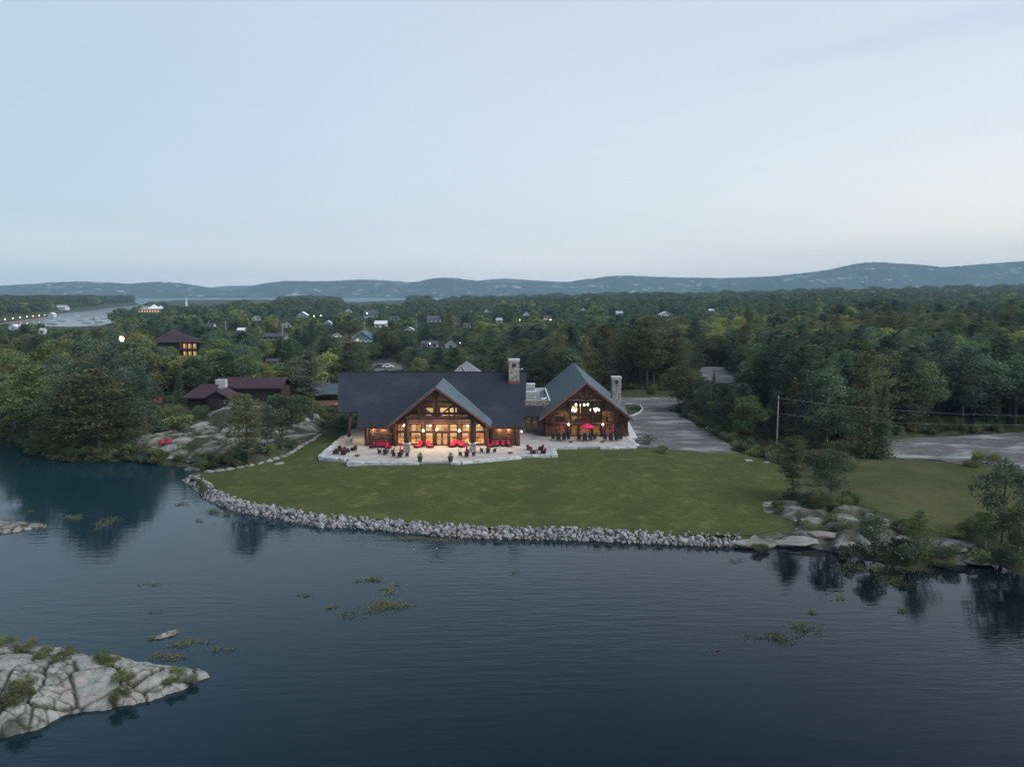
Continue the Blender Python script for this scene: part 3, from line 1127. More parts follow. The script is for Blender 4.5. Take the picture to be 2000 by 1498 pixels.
# ---------------- main lodge
def main_lodge():
    O = (-16, 146, TZ)
    L_ = empty('main_lodge', O, 0, 'large log lodge with a long dark shingle roof and glowing glazed gable facing the water', 'lodge')
    YE, YR = 145.0, 156.8
    ZE, ZR = 6.75, 15.75
    pl = lambda y: ZE + (ZR - ZE) * (y - YE) / (YR - YE)
    gx, gz = -13.45, 14.75       # gable ridge
    GE = 7.75
    xl, xr = -22.1, -3.75
    # front slope (stepped left eave), back slope
    y8 = 148.1
    yv0 = YE + (GE - ZE) / (ZR - ZE) * (YR - YE)
    yvt = YE + (gz - ZE) / (ZR - ZE) * (YR - YE)
    roof_slope(L_, O, [(-28.6, YE, ZE), (xl + .6, YE, ZE), (xl + .3, yv0, GE), (gx, yvt, gz), (gx, YR, ZR), (-34.4, YR, ZR), (-32.7, y8, pl(y8)), (-28.9, y8, pl(y8))], .32, 'roof')
    roof_slope(L_, O, [(xr - .6, YE, ZE), (2.05, YE, ZE), (3.0, YR, ZR), (gx, YR, ZR), (gx, yvt, gz), (xr - .3, yv0, GE)], .32, 'roof')
    roof_slope(L_, O, [(3.0, YR + .003, ZR), (-34.4, YR + .003, ZR), (-33.0, 171, 6.2), (2.2, 171, 6.2)][::-1], .32, 'roof')
    MB(O).box(-34.4, 3.0, YR - .15, YR + .15, ZR - .02, ZR + .09).build('ridge_cap', M['roof'], L_)
    # shingle courses are too fine to tell apart; the gutter and eave boards are not
    MB(O).box(-28.7, xl + .5, YE - .12, YE - .003, ZE - .36, ZE + .02).build('eave_board', M['frame'], L_)
    MB(O).box(xr - .5, 2.1, YE - .12, YE - .003, ZE - .36, ZE + .02).build('eave_board', M['frame'], L_)
    # cross gable
    yf = 139.5
    roof_slope(L_, O, [(gx, yf, gz), (gx, yvt + .3, gz), (xl, yv0 + .2, GE), (xl, yf, GE)], .30, 'roof2', 'gable_roof')
    roof_slope(L_, O, [(gx + .003, yf, gz), (xr, yf, GE), (xr, yv0 + .2, GE), (gx + .003, yvt + .3, gz)], .30, 'roof2', 'gable_roof')
    barge(L_, O, (gx, yf - .15, gz + .03), (xl - .1, yf - .15, GE - .05))
    barge(L_, O, (gx, yf - .15, gz + .03), (xr + .1, yf - .15, GE - .05))
    # walls, back parts
    ytop = lambda x: 13.9 - abs(x - gx) * .772
    MB(O).box(-27.0, -26.7, 146.6, 169, TZ, 6.7).build('wall', M['log'], L_)
    MB(O).box(1.0, 1.3, 146.6, 169, TZ, 6.7).build('wall', M['log'], L_)
    MB(O).box(-26.7, 1.0, 168.7, 169, TZ, 6.2).build('wall', M['log'], L_)
    # side gable walls (triangles)
    for x in (-27.0, 1.0):
        p = [(x, 146.6, 6.7), (x, 169, 6.7), (x, 157.8, 14.6)]
        q = [(x + .3, v[1], v[2]) for v in p]
        MB(O).add(p + q, [(0, 1, 2), (5, 4, 3), (0, 3, 4, 1), (1, 4, 5, 2), (2, 5, 3, 0)]).build('gable_wall', M['cladding'], L_)
    YW = 146.2
    # log panels either side of the glazing
    a = PY(714, 870, YW)[0]
    b = PY(770, 870, YW)[0]
    log_wall(L_, O, a, b, TZ, 6.55, YW)
    c = PY(955, 870, YW)[0]
    log_wall(L_, O, c, 1.2, TZ, 6.55, YW)
    for x in (a + .25, 1.05):
        log_mesh(None, 'log_post', (x, YW - .18, TZ), (x, YW - .18, 6.5), .36, L_, O, 'log_post')
    log_wall_y(L_, O, 146.4, 168, TZ, 6.5, -27.0)
    log_wall_y(L_, O, 146.4, 168, TZ, 6.5, 1.3)
    # glazed wall
    cols = [(777, 790), (803, 822.5), (831, 846), (878.5, 893), (902, 917.5), (929, 946)]
    wins = []
    for (p0, p1) in cols:
        wins.append((pxr(p0, 844.5, p1, 867, YW), 2 if p1 - p0 > 16 else 1, 1, 'low'))
        wins.append((pxr(p0, 828, p1, 842.5, YW), 2 if p1 - p0 > 16 else 1, 2, 'up'))
    door = pxr(851.5, 844.5, 875.5, 869.5, YW)
    trans = pxr(850.5, 828, 876, 841.5, YW)
    ups = [(pxr(831, 795.5, 847, 812.5, YW), 1), (pxr(859, 795.5, 876, 812.5, YW), 1), (pxr(878, 795.5, 893, 812.5, YW), 1)]
    holes = [w[0] for w in wins] + [door, trans] + [u[0] for u in ups]
    mb = MB(O)
    x0, x1 = PY(771, 868, YW)[0], PY(954, 868, YW)[0]
    wall_pieces(mb, x0, x1, TZ, ytop, holes, YW, .22, extra=(gx,))
    mb.build('front_wall', M['cladding'], L_)
    for r, nx, nz, k in wins:
        window(L_, O, r, YW, nx, nz if k == 'up' else 2 if False else 1)
    for r, nx in ups:
        window(L_, O, r, YW, nx, 1)
    window(L_, O, trans, YW, 2, 1)
    dw = (door[1] - door[0]) / 2
    for k in range(2):
        x = door[0] + dw * k
        d = window(L_, O, (x, x + dw - .02, door[2], door[3]), YW, 1, 2, .16, 'door')
        MB(O).tube((x + (dw - .12 if k == 0 else .1), YW - .12, 4.0), (x + (dw - .12 if k == 0 else .1), YW - .12, 4.5), .03).build('handle', M['steel'], d)
    # log posts in the wall
    for px in (771.5, 796.5, 826.5, 849, 877, 897.5, 923, 951.5):
        x = PY(px, 850, YW - .3)[0]
        log_mesh(None, 'log_post', (x, YW - .3, TZ), (x, YW - .3, min(8.4, ytop(x))), .30 if px not in (849, 877) else .2, L_, O, 'log_post')
    # horizontal logs across the gable wall
    for py, r in ((842.8, .16), (826.5, .17), (821, .28), (815, .28)):
        z = PY(860, py, YW - .35)[2]
        h = (13.6 - z) / .772
        log_mesh(None, 'cross_log', (max(x0, gx - h), YW - .35, z), (min(x1, gx + h), YW - .35, z), r, L_, O)
    # front porch posts on stone piers, tie beam, truss
    YP = 140.4
    for px in (795, 923):
        x = PZ(px, 884, TZ)[0] * YP / PZ(px, 884, TZ)[1]
        masonry_block(L_, O, x - .55, x + .55, YP - .55, YP + .55, TZ, TZ + 1.45, 'stone_pier', int(px))
        MB(O).box(x - .66, x + .66, YP - .66, YP + .66, TZ + 1.45, TZ + 1.6).build('pier_cap', M['cap'], L_)
        log_mesh(None, 'log_post', (x, YP, TZ + 1.6), (x, YP, 8.9), .36, L_, O, 'log_post')
        # plates running back to the wall
        log_mesh(None, 'plate_log', (x, YP - .6, 9.1), (x, YW, 9.1), .28, L_, O)
    zt = 9.05
    log_mesh(None, 'tie_beam', (gx - 6.9, YP, zt), (gx + 6.9, YP, zt), .32, L_, O)
    log_mesh(None, 'tie_beam', (gx - 5.2, YP + .7, zt + .75), (gx + 5.2, YP + .7, zt + .75), .24, L_, O)
    log_mesh(None, 'king_post', (gx, YP, zt + .3), (gx, YP, 14.2), .27, L_, O, 'log_post')
    log_mesh(None, 'collar_beam', (gx - 2.7, YP, 12.0), (gx + 2.7, YP, 12.0), .2, L_, O)
    for s in (-1, 1):
        log_mesh(None, 'brace', (gx + s * .3, YP - .05, zt + .35), (gx + s * 3.0, YP - .05, zt + 2.35), .17, L_, O)
        log_mesh(None, 'truss_post', (gx + s * 3.2, YP, zt + .3), (gx + s * 3.2, YP, 11.5), .17, L_, O, 'log_post')
        # rafters following the rake
        for yy in (YP, 143.2):
            log_mesh(None, 'rafter', (gx, yy, gz - .62), (gx + s * 8.7, yy, GE - .38), .24, L_, O)
        # purlins
        for h in (2.8, 5.8):
            log_mesh(None, 'purlin', (gx + s * h, yf + .1, gz - .66 - h * .772), (gx + s * h, YW, gz - .66 - h * .772), .17, L_, O)
    log_mesh(None, 'ridge_log', (gx, yf + .1, gz - .55), (gx, YW, gz - .55), .22, L_, O)
    # side porch post on the left
    xx = -30.6
    masonry_block(L_, O, xx - .5, xx + .5, 146.9, 147.9, TZ, TZ + 1.25, 'stone_pier', 3)
    MB(O).box(xx - .6, xx + .6, 146.8, 148.0, TZ + 1.25, TZ + 1.4).build('pier_cap', M['cap'], L_)
    log_mesh(None, 'log_post', (xx, 147.4, TZ + 1.4), (xx, 149.2, 9.3), .34, L_, O, 'log_post')
    log_mesh(None, 'plate_log', (-33.5, 149.4, 9.0), (-27, 149.4, 9.0), .3, L_, O)
    # chimney
    x0c, x1c = PY(994, 720, 155)[0], PY(1014, 720, 155)[0]
    masonry_block(L_, O, x0c, x1c, 154.2, 156.2, 13.0, 18.0, 'chimney', 11)
    MB(O).box(x0c - .12, x1c + .12, 154.08, 156.32, 18.0, 18.45).build('chimney_cap', M['cap'], L_)
    MB(O).box(x0c + .62, x1c - .62, 154.06, 154.3, 17.0, 17.65).build('flue_opening', M['dark_metal'], L_)
    MB(O).box(x0c - .1, x1c + .1, 154.05, 154.19, 13.2, 14.25).build('flashing', M['fascia'], L_)
    f = MB(O).tube((x1c, 155, 16.4), (x1c + .55, 155, 16.4), .05)
    f.ball((x1c + .55, 155, 16.5), .16)
    f.build('floodlight', M['white'], L_)
    # interior
    MB(O).box(-22, -4.5, YW + .4, 156, TZ + .0, TZ + .12).build('interior_floor', M['interior_wood'], L_)
    MB(O).box(-22, -4.5, 156, 156.2, TZ, 12.6).build('interior_wall', M['cream'], L_)
    MB(O).box(-22.2, -22, YW + .5, 156.2, TZ, 7.4).build('interior_wall', M['interior_wood'], L_)
    MB(O).box(-4.5, -4.3, YW + .5, 156.2, TZ, 7.4).build('interior_wall', M['cream'], L_)
    MB(O).box(-22, -17.6, YW + .5, 156, 7.5, 7.7).build('ceiling', M['interior_wood'], L_)
    MB(O).box(-9.2, -4.5, YW + .5, 156, 7.5, 7.7).build('ceiling', M['interior_wood'], L_)
    # things seen inside: counter, dark timber partitions, tables
    rs = random.Random(5)
    for k in range(9):
        b = MB(O)
        x = -21 + k * 1.95 + rs.uniform(-.3, .3)
        if -14.6 < x < -12.2:
            continue
        yt = 148.4 + rs.uniform(0, 2)
        b.box(x, x + rs.uniform(.8, 1.3), yt, yt + 1.0, TZ + .75, TZ + .85)
        b.tube((x + .45, yt + .5, TZ + .12), (x + .45, yt + .5, TZ + .76), .08)
        b.build('dining_table', M['dark_wall'], L_)
    for k in range(7):
        b = MB(O)
        x = -21.4 + k * 2.6 + rs.uniform(-.3, .3)
        b.box(x, x + rs.uniform(.5, 1.4), 155.7, 155.98, TZ + 1.0, TZ + rs.uniform(1.6, 3.0))
        b.build('wall_cabinet', M['interior_wood'], L_)
    MB(O).box(-20.9, -17.9, 152.0, 152.3, TZ + .12, TZ + 1.1).build('counter', M['interior_wood'], L_)
    MB(O).box(-8.6, -5.2, 152.6, 153.0, TZ + .12, TZ + 1.2).build('counter', M['interior_wood'], L_)
    for k, (x, z) in enumerate(((-20.4, 6.3), (-17.2, 6.5), (-15.6, 6.1), (-10.2, 6.5), (-8.4, 6.2), (-6.2, 6.4), (-12.0, 11.2), (-10.5, 11.0), (-14.2, 11.3), (-11.2, 11.2))):
        y = 148.6 + (k % 3) * .8
        p = MB(O)
        p.ball((x, y, z), .22 if k < 6 else .30, 10, 8)
        p.build('pendant_lamp', M['pendant'], L_)
    area(-19.6, 150.5, 7.35, 3.6, 4, 720)
    area(-6.9, 150.5, 7.35, 3.6, 4, 720)
    area(-13.4, 151, 11.9, 5, 4, 1250)
    # wall lanterns and soffit spots
    for px, py in ((826.8, 841), (897, 841)):
        x, y, z = PY(px, py, YW - .75)
        l = MB(O)
        l.ball((x, y, z), .19, 10, 8)
        l.tube((x, y + .4, z + .25), (x, y, z + .25), .03)
        l.build('wall_lantern', M['lamp'], L_)
        lamp(x, y - .25, z, 42)
    for px, py in ((790, 830), (850.5, 785.5), (876, 785.5), (852.5, 839)):
        x, y, z = PY(px, py, YW - .9)
        MB(O).ball((x, y, z), .15, 8, 6).build('spot_lamp', M['lamp'], L_)
        lamp(x, y - .1, z - .1, 34)
    for k, x in enumerate((a + 1.6, a + 3.5, -.7, -2.3)):
        MB(O).lathe((x, YW - .75, 6.33), [(.09, 0), (.11, .08)], 8).build('soffit_light', M['lamp'], L_)
        lamp(x, YW - .60, 6.15, 150, .05)
    # porch downlights wash the terrace
    for x in (-18.5, -13.4, -8.4):
        area(x, 143.6, 9.0, 1.6, 1.6, 600, (1, .74, .48))
    area(-29.5, 152, 8.2, 2.0, 5, 420, (1, .72, .45))
    lamp(1.9, 146.3, 5.6, 26)
    MB(O).ball((1.75, 145.9, 5.7), .16, 8, 6).build('corner_lamp', M['lamp'], L_)
    return L_


main_lodge()


# ---------------- dining hall on the right
def dining_hall():
    O = (14.6, 156, TZ)
    D = empty('dining_hall', O, 0, 'log dining hall with steep grey roof, glass gable and tall stone chimney at its side', 'lodge')
    YF, YB = 153.0, 197.0
    ex = 9.05
    c0, c1 = 14.4, 15.2
    z0r, z0e = 14.2, 6.98
    z1r, z1e = 14.25, 6.8
    roof_slope(D, O, [(c0, YF, z0r), (c1, YB, z1r), (c1 - ex + .2, YB, z1e), (c0 - ex, YF, z0e)], .32, 'roof2')
    roof_slope(D, O, [(c0 + .003, YF, z0r), (c0 + ex, YF, z0e), (c1 + ex, YB, z1e), (c1 + .003, YB, z1r)], .32, 'roof2')
    barge(D, O, (c0, YF - .15, z0r + .04), (c0 - ex - .1, YF - .15, z0e - .04), .48)
    barge(D, O, (c0, YF - .15, z0r + .04), (c0 + ex + .1, YF - .15, z0e - .04), .48)
    MB(O).box(c0 + ex - .02, c0 + ex + .1, YF, YB, 6.5, 6.82).build('gutter', M['dark_metal'], D)
    ytop = lambda x: 13.62 - abs(x - c0) * .797
    YW = 156.0
    xa, xb = 6.7, 22.8
    MB(O).box(xa, xa + .3, YW + .3, 196, TZ, 6.9).build('wall', M['log'], D)
    MB(O).box(xb - .3, xb, YW + .3, 196, TZ, 6.9).build('wall', M['log'], D)
    MB(O).box(xa + .3, xb - .3, 195.7, 196, TZ, 6.9).build('wall', M['log'], D)
    p = [(c1 - 8.2, 196, 6.9), (c1 + 8.2, 196, 6.9), (c1, 196, 13.4)]
    q = [(v[0], 195.7, v[2]) for v in p]
    MB(O).add(p + q, [(0, 1, 2), (5, 4, 3), (0, 3, 4, 1), (1, 4, 5, 2), (2, 5, 3, 0)]).build('gable_wall', M['cladding'], D)
    W = []
    for (p0, p1) in ((1115.5, 1128), (1131.5, 1155), (1158.5, 1173.5)):
        W.append((pxr(p0, 786.5, p1, 807.5, YW), 1, 1))
        W.append((pxr(p0, 811.5, p1, 824, YW), 2 if p1 - p0 > 20 else 1, 1))
        W.append((pxr(p0, 829.5, p1, 851, YW), 2 if p1 - p0 > 20 else 1, 1))
    W.append((pxr(1083.5, 811.5, 1105.5, 824.5, YW), 1, 1))
    W.append((pxr(1182, 811.5, 1201, 824.5, YW), 2, 1))
    W.append((pxr(1083.5, 829.5, 1105.5, 851, YW), 2, 1))
    W.append((pxr(1182, 829.5, 1201, 851, YW), 2, 1))
    mb = MB(O)
    wall_pieces(mb, xa, xb, TZ, ytop, [w[0] for w in W], YW, .25, extra=(c0,))
    mb.build('front_wall', M['cladding'], D)
    for r, nx, nz in W:
        window(D, O, r, YW, nx, nz, .1)
    # log courses on the corners
    for (p0, p1) in ((1065, 1081), (1203, 1224)):
        a, b = PY(p0, 850, YW - .05)[0], PY(p1, 850, YW - .05)[0]
        log_wall(D, O, a, b, TZ, 6.9, YW - .08)
    for z in (7.15, 7.6):
        for s in (-1, 1):
            log_mesh(None, 'cross_log', (c0 + s * 3.9, YW - .1, z), (c0 + s * 7.7, YW - .1, z), .23, D, O)
    log_wall_y(D, O, YW, 190, TZ, 6.8, xb)
    log_wall_y(D, O, YW, 190, TZ, 6.8, xa)
    for px in (1111, 1177):
        x = PY(px, 850, YW - .4)[0]
        log_mesh(None, 'log_post', (x, YW - .4, TZ), (x, YW - .4, 9.9), .33, D, O, 'log_post')
    for px in (1129.5, 1156.7):
        x = PY(px, 850, YW - .25)[0]
        log_mesh(None, 'log_post', (x, YW - .25, TZ), (x, YW - .25, 10.2), .18, D, O, 'log_post')
    for py, r, h in ((783, .27, 4.2), (809.3, .12, 3.2), (827, .2, 7.6)):
        z = PY(1144, py, YW - .45)[2]
        log_mesh(None, 'cross_log', (c0 - h, YW - .45, z), (c0 + h, YW - .45, z), r, D, O)
    YP = 153.6
    zt = PY(1144, 781.5, YP)[2]
    log_mesh(None, 'tie_beam', (c0 - 4.2, YP, zt - .1), (c0 + 4.2, YP, zt - .1), .26, D, O)
    log_mesh(None, 'king_post', (c0, YP, zt + .1), (c0, YP, 13.6), .26, D, O, 'log_post')
    for s in (-1, 1):
        log_mesh(None, 'brace', (c0 + s * .25, YP - .05, zt + .15), (c0 + s * 1.7, YP - .05, zt + 1.75), .15, D, O)
        log_mesh(None, 'rafter', (c0, YP, z0r - .6), (c0 + s * 8.6, YP, z0e - .3), .24, D, O)
        log_mesh(None, 'purlin', (c0 + s * 4.3, YF + .1, z0r - .65 - 4.3 * .8), (c0 + s * 4.3, YW, z0r - .65 - 4.3 * .8), .17, D, O)
        x = c0 + s * 8.0
        log_mesh(None, 'purlin', (x, YF + .1, 7.1), (x, YW, 7.1), .22, D, O)
    # chimney on the right wall
    masonry_block(D, O, 21.45, 23.35, 169.2, 171.2, TZ - .3, 13.0, 'chimney', 21)
    MB(O).box(21.35, 23.45, 169.1, 171.3, 13.0, 13.5).build('chimney_cap', M['cap'], D)
    MB(O).box(22.1, 22.75, 169.05, 169.25, 12.0, 12.7).build('flue_opening', M['dark_metal'], D)
    # interior
    MB(O).box(7.2, 22.3, YW + .4, 172, TZ, TZ + .12).build('interior_floor', M['interior_wood'], D)
    m = MB(O)
    m.add([(7.1, 172, TZ), (22.4, 172, TZ), (22.4, 172, 7.2), (14.7, 172, 13.0), (7.1, 172, 7.2)], [(0, 1, 2, 3, 4)])
    m.build('interior_wall', M['cladding'], D)
    rs = random.Random(8)
    for q in ((11.0, 14.2, 163.0, 163.3, TZ + 2.4, TZ + 5.0), (20.0, 20.7, 163.0, 163.3, TZ + .3, TZ + 5.4), (12.3, 13.0, 164.0, 164.3, TZ, TZ + 3.4)):
        MB(O).box(*q).build('inner_wall_panel', M['cream'], D)
    for k in range(6):
        b = MB(O)
        x = 8.4 + k * 2.3
        b.box(x, x + 1.1, 158.4 + (k % 2) * 1.6, 159.4 + (k % 2) * 1.6, TZ + .75, TZ + .85)
        b.tube((x + .5, 158.9 + (k % 2) * 1.6, TZ + .12), (x + .5, 158.9 + (k % 2) * 1.6, TZ + .76), .08)
        b.build('dining_table', M['dark_wall'], D)
    for (px, py) in ((1125, 789), (1132.5, 790), (1141, 789.5), (1148, 789), (1116.5, 800), (1120, 797.5), (1123, 801), (1127, 798.5), (1154, 799.5), (1159.5, 798), (1163, 801), (1165, 797.5), (1169.5, 799.5)):
        yy = 158.6 + rs.uniform(0, 1.4)
        x, y, z = PY(px, py, yy)
        h = MB(O)
        h.lathe((x, y, z - .38), [(.08, 0), (.19, .12), (.21, .30), (.15, .46), (.03, .56)], 10)
        h.build('pendant_lamp', M['pendant'], D)
        MB(O).tube((x, y, z + .36), (x, y, 12.4 - abs(x - c0) * .7), .015, None, 4).build('cord', M['dark_metal'], D)
    area(14.5, 163, 9.2, 6, 6, 480, (1, .70, .40))
    for px, py in ((1110.5, 829), (1177.5, 829)):
        x, y, z = PY(px, py, YW - .85)
        MB(O).ball((x, y, z), .18, 10, 8).build('wall_lantern', M['lamp'], D)
        lamp(x, y - .25, z, 60)
    for s in (-1, 1):
        lamp(c0 + s * 1.6, YP - .0, zt + .45, 14, .06)
        area(c0 + s * 4.2, 154.6, 8.2, .8, .8, 70, (1, .72, .45))
    x, y, z = PY(1210, 852, 154.6)
    return D


dining_hall()


# ---------------- link block between the two, and the rear wing
def link_block():
    O = (3.5, 160, TZ)
    K = empty('link_block', O, 0, 'low flat-roofed link between the two log lodges with stone parapet and lit doorway', 'building')
    YW = 160.2
    W = [(pxr(1027, 821, 1037, 844, YW), 1, 2), (pxr(1040.5, 821, 1049.5, 844, YW), 1, 2), (pxr(1028, 814.5, 1036.5, 819.5, YW), 1, 1), (pxr(1041, 814.5, 1049.5, 819.5, YW), 1, 1)]
    mb = MB(O)
    wall_pieces(mb, 1.6, 6.6, TZ, lambda x: 6.7, [w[0] for w in W], YW, .25)
    mb.build('front_wall', M['masonry'], K)
    for r, nx, nz in W:
        window(K, O, r, YW, nx, nz, .1)
    MB(O).box(1.7, 6.4, 164, 164.2, TZ, 6.4).build('interior_wall', M['cream'], K)
    area(4.0, 162.3, 6.2, 2, 2, 60, (1, .75, .4))
    # sloping skirt roof and the flat roof behind a parapet
    roof_slope(K, O, [(1.4, 158.9, 6.45), (6.2, 158.9, 6.45), (6.6, 163.0, 8.15), (2.2, 163.0, 8.15)], .25, 'roof')
    MB(O).box(2.4, 8.0, 163.0, 163.35, 7.4, 9.15).build('parapet', M['masonry'], K)
    MB(O).box(2.3, 8.05, 162.92, 163.42, 9.15, 9.25).build('parapet_cap', M['cap'], K)
    MB(O).box(2.4, 8.0, 163.35, 186, 8.3, 8.5).build('flat_roof', M['roof2'], K)
    MB(O).box(7.7, 7.95, 163.35, 186, 8.5, 9.15).build('parapet', M['white'], K)
    MB(O).box(2.4, 7.7, 185.7, 186, 8.5, 9.15).build('parapet', M['white'], K)
    # a low rear roof running back from the flat roof
    MB(O).box(2.0, 7.0, 163.6, 186, TZ, 8.3).build('wall', M['cladding'], K)
    return K


link_block()


def hvac(x, y, z, sx, sy, sz, label, seed):
    O = (x, y, z)
    h = empty('rooftop_unit', O, 0, label, 'ventilation unit', 'ventilation units on the flat roof')
    MB(O).box(x - sx / 2, x + sx / 2, y - sy / 2, y + sy / 2, z + .12, z + sz).build('casing', M['steel'], h)
    MB(O).box(x - sx / 2 - .05, x + sx / 2 + .05, y - sy / 2 - .05, y + sy / 2 + .05, z + sz, z + sz + .08).build('lid', M['cap'], h)
    MB(O).box(x - sx / 2 + .1, x + sx / 2 - .1, y - sy / 2 + .1, y + sy / 2 - .1, z, z + .12).build('base', M['dark_metal'], h)
    n = 3
    for k in range(n):
        zz = z + .3 + (sz - .5) * k / n
        MB(O).box(x - sx * .36, x + sx * .36, y - sy / 2 - .03, y - sy / 2 - .002, zz, zz + (sz - .5) / n * .55).build('louvre', M['grey_wall'], h)


hvac(4.0, 166.2, 8.5, 1.9, 1.7, 2.1, 'large pale green ventilation unit nearest the stone parapet on the flat roof', 1)
hvac(4.0, 171.5, 8.5, 1.9, 2.2, 3.2, 'tall white ventilation unit behind the green one on the flat roof', 2)
hvac(5.3, 168.8, 8.5, 1.1, 1.1, 2.0, 'small boxy vent hood beside the tall unit on the flat roof', 3)


def roof_vent():
    O = (6.6, 165.6, 8.5)
    v = empty('roof_duct', O, 0, 'bent silver exhaust duct with a fan by the white parapet edge', 'duct')
    m = MB(O)
    m.tube((6.3, 165.2, 8.5), (6.3, 165.2, 9.2), .28, n=10)
    m.tube((6.3, 165.2, 9.1), (7.2, 166.4, 9.3), .2, n=10)
    m.build('pipe', M['steel'], v)
    MB(O).lathe((6.3, 165.2, 9.2), [(.4, 0), (.44, .1), (.1, .32)], 10).build('cowl', M['cap'], v)


roof_vent()


def rear_wing():
    O = (-11, 184, TZ)
    Wg = empty('rear_wing', O, 0, 'pale grey pyramid roof peeking over the long dark lodge ridge', 'building')
    x0, y0, _ = PY(911, 705, 184)
    za = PY(911, 705, 184)[2]
    m = MB(O)
    e = 5.0
    p = [(x0 - e, y0 - e, za - 4.4), (x0 + e + .6, y0 - e, za - 4.4), (x0 + e + .6, y0 + e, za - 4.4), (x0 - e, y0 + e, za - 4.4), (x0, y0, za)]
    m.add(p, [(0, 1, 4), (1, 2, 4), (2, 3, 4), (3, 0, 4), (3, 2, 1, 0)]).build('roof', M['roof_pale'], Wg)
    xb, yb, zb = PY(900, 712, 178)
    m = MB(O)
    p = [(xb - 3, yb - 2, zb - 3), (xb + 2, yb - 2, zb - 3), (xb + 2, yb + 4, zb - 3), (xb - 3, yb + 4, zb - 3), (xb, yb, zb)]
    m.add(p, [(0, 1, 4), (1, 2, 4), (2, 3, 4), (3, 0, 4), (3, 2, 1, 0)]).build('roof', M['roof_pale'], Wg)
    MB(O).box(x0 - e + .6, x0 + e, y0 - e + .6, y0 + e - .6, TZ - .5, za - 4.45).build('wall', M['cladding'], Wg)
    MB(O).tube((xb + .15, yb - .3, zb - .4), (xb + 2.0, yb - 2.1, zb - 2.9), .12).build('fascia_board', M['fascia'], Wg)


rear_wing()

# ---------------- terrace
TER = [(-33.3, 136.6), (-28.0, 134.0), (-27.5, 131.8), (-16.1, 131.6), (-9.8, 131.6), (0.9, 136.2), (7.1, 137.2), (7.7, 144.6), (14.8, 145.0), (23.2, 145.4), (23.0, 158.5), (1.4, 160.5), (1.0, 147), (-26.8, 147), (-27, 166), (-33.4, 165)]


def terrace():
    m = MB()
    m.slab([(x, y, TZ) for x, y in TER], 1.2)
    o = m.build('terrace', M['patio'])
    tag(o, kind='structure')


terrace()
_blk = []


def block_mesh(seed):
    rs = random.Random(seed)
    n = 5
    v = []
    fs = []
    bm_ = {}
    import itertools
    me = MB()
    # subdivided box with a roughened, softened surface
    for ax in range(3):
        for sgn in (-1, 1):
            idx = []
            for i in range(n):
                row = []
                for j in range(n):
                    u = -1 + 2 * i / (n - 1)
                    w = -1 + 2 * j / (n - 1)
                    p = [0, 0, 0]
                    p[ax] = sgn
                    p[(ax + 1) % 3] = u
                    p[(ax + 2) % 3] = w
                    key = tuple(round(c, 4) for c in p)
                    if key not in bm_:
                        q = Vector(p)
                        k = sum(1 for c in p if abs(c) > .99)
                        q *= (1.0, .97, .90)[k - 1] if k else 1
                        nn = mnoise.noise(q * 1.7 + Vector((seed * 3.1, 0, 0))) * .12 + mnoise.noise(q * 4 + Vector((seed * 3.1, 5, 0))) * .05
                        q *= 1 + nn
                        bm_[key] = len(v)
                        v.append(q * .5)
                    row.append(bm_[key])
                idx.append(row)
            for i in range(n - 1):
                for j in range(n - 1):
                    f = (idx[i][j], idx[i + 1][j], idx[i + 1][j + 1], idx[i][j + 1])
                    fs.append(f if sgn > 0 else f[::-1])
    mesh = bpy.data.meshes.new('stone_block')
    mesh.from_pydata([tuple(q) for q in v], [], fs)
    mesh.materials.append(M['block'])
    return mesh


def edging():
    E_ = empty('armour_stone_wall', (-12, 131, TZ - .8), 0, 'low wall of big pale quarried blocks edging the whole terrace above the lawn', 'retaining wall')
    meshes = [block_mesh(k) for k in range(6)]
    rs = random.Random(4)
    runs = [((-33.3, 157.5), (-33.4, 137.2), 2.2), ((-33.4, 136.5), (-28.3, 134.0), 2.2), ((-27.7, 131.5), (-15.6, 131.3), 2.9), ((-10.2, 131.4), (-8.6, 131.3), 1.5), ((-8.5, 131.5), (1.5, 136.1), 2.4), ((1.6, 137.0), (6.6, 137.3), 1.9), ((7.5, 136.9), (7.6, 144.0), 2.3), ((8.0, 144.7), (12.0, 144.8), 1.9), ((16.2, 144.8), (23.0, 145.0), 1.7), ((23.3, 146.2), (22.9, 157.5), 2.2)]
    for a, b, st in runs:
        a, b = Vector((*a, 0)), Vector((*b, 0))
        ln = (b - a).length
        n = max(1, round(ln / st))
        ang = math.atan2(b.y - a.y, b.x - a.x)
        cuts = [0.0] + sorted(k / n + rs.uniform(-.16, .16) / n for k in range(1, n)) + [1.0]
        for t0, t1 in zip(cuts[:-1], cuts[1:]):
            o = bpy.data.objects.new('stone_block', rs.choice(meshes))
            c = a + (b - a) * ((t0 + t1) / 2)
            link(o, E_)
            h = 1.0 + rs.uniform(-.06, .1)
            o.scale = ((t1 - t0) * ln * 1.0, 1.0 + rs.uniform(-.1, .15), h)
            o.location = (c.x + 12, c.y - 131, .35 + rs.uniform(-.04, .05))
            o.rotation_euler = (rs.uniform(-.02, .02), rs.uniform(-.02, .02), ang + rs.choice((0, math.pi)))
    return E_


edging()

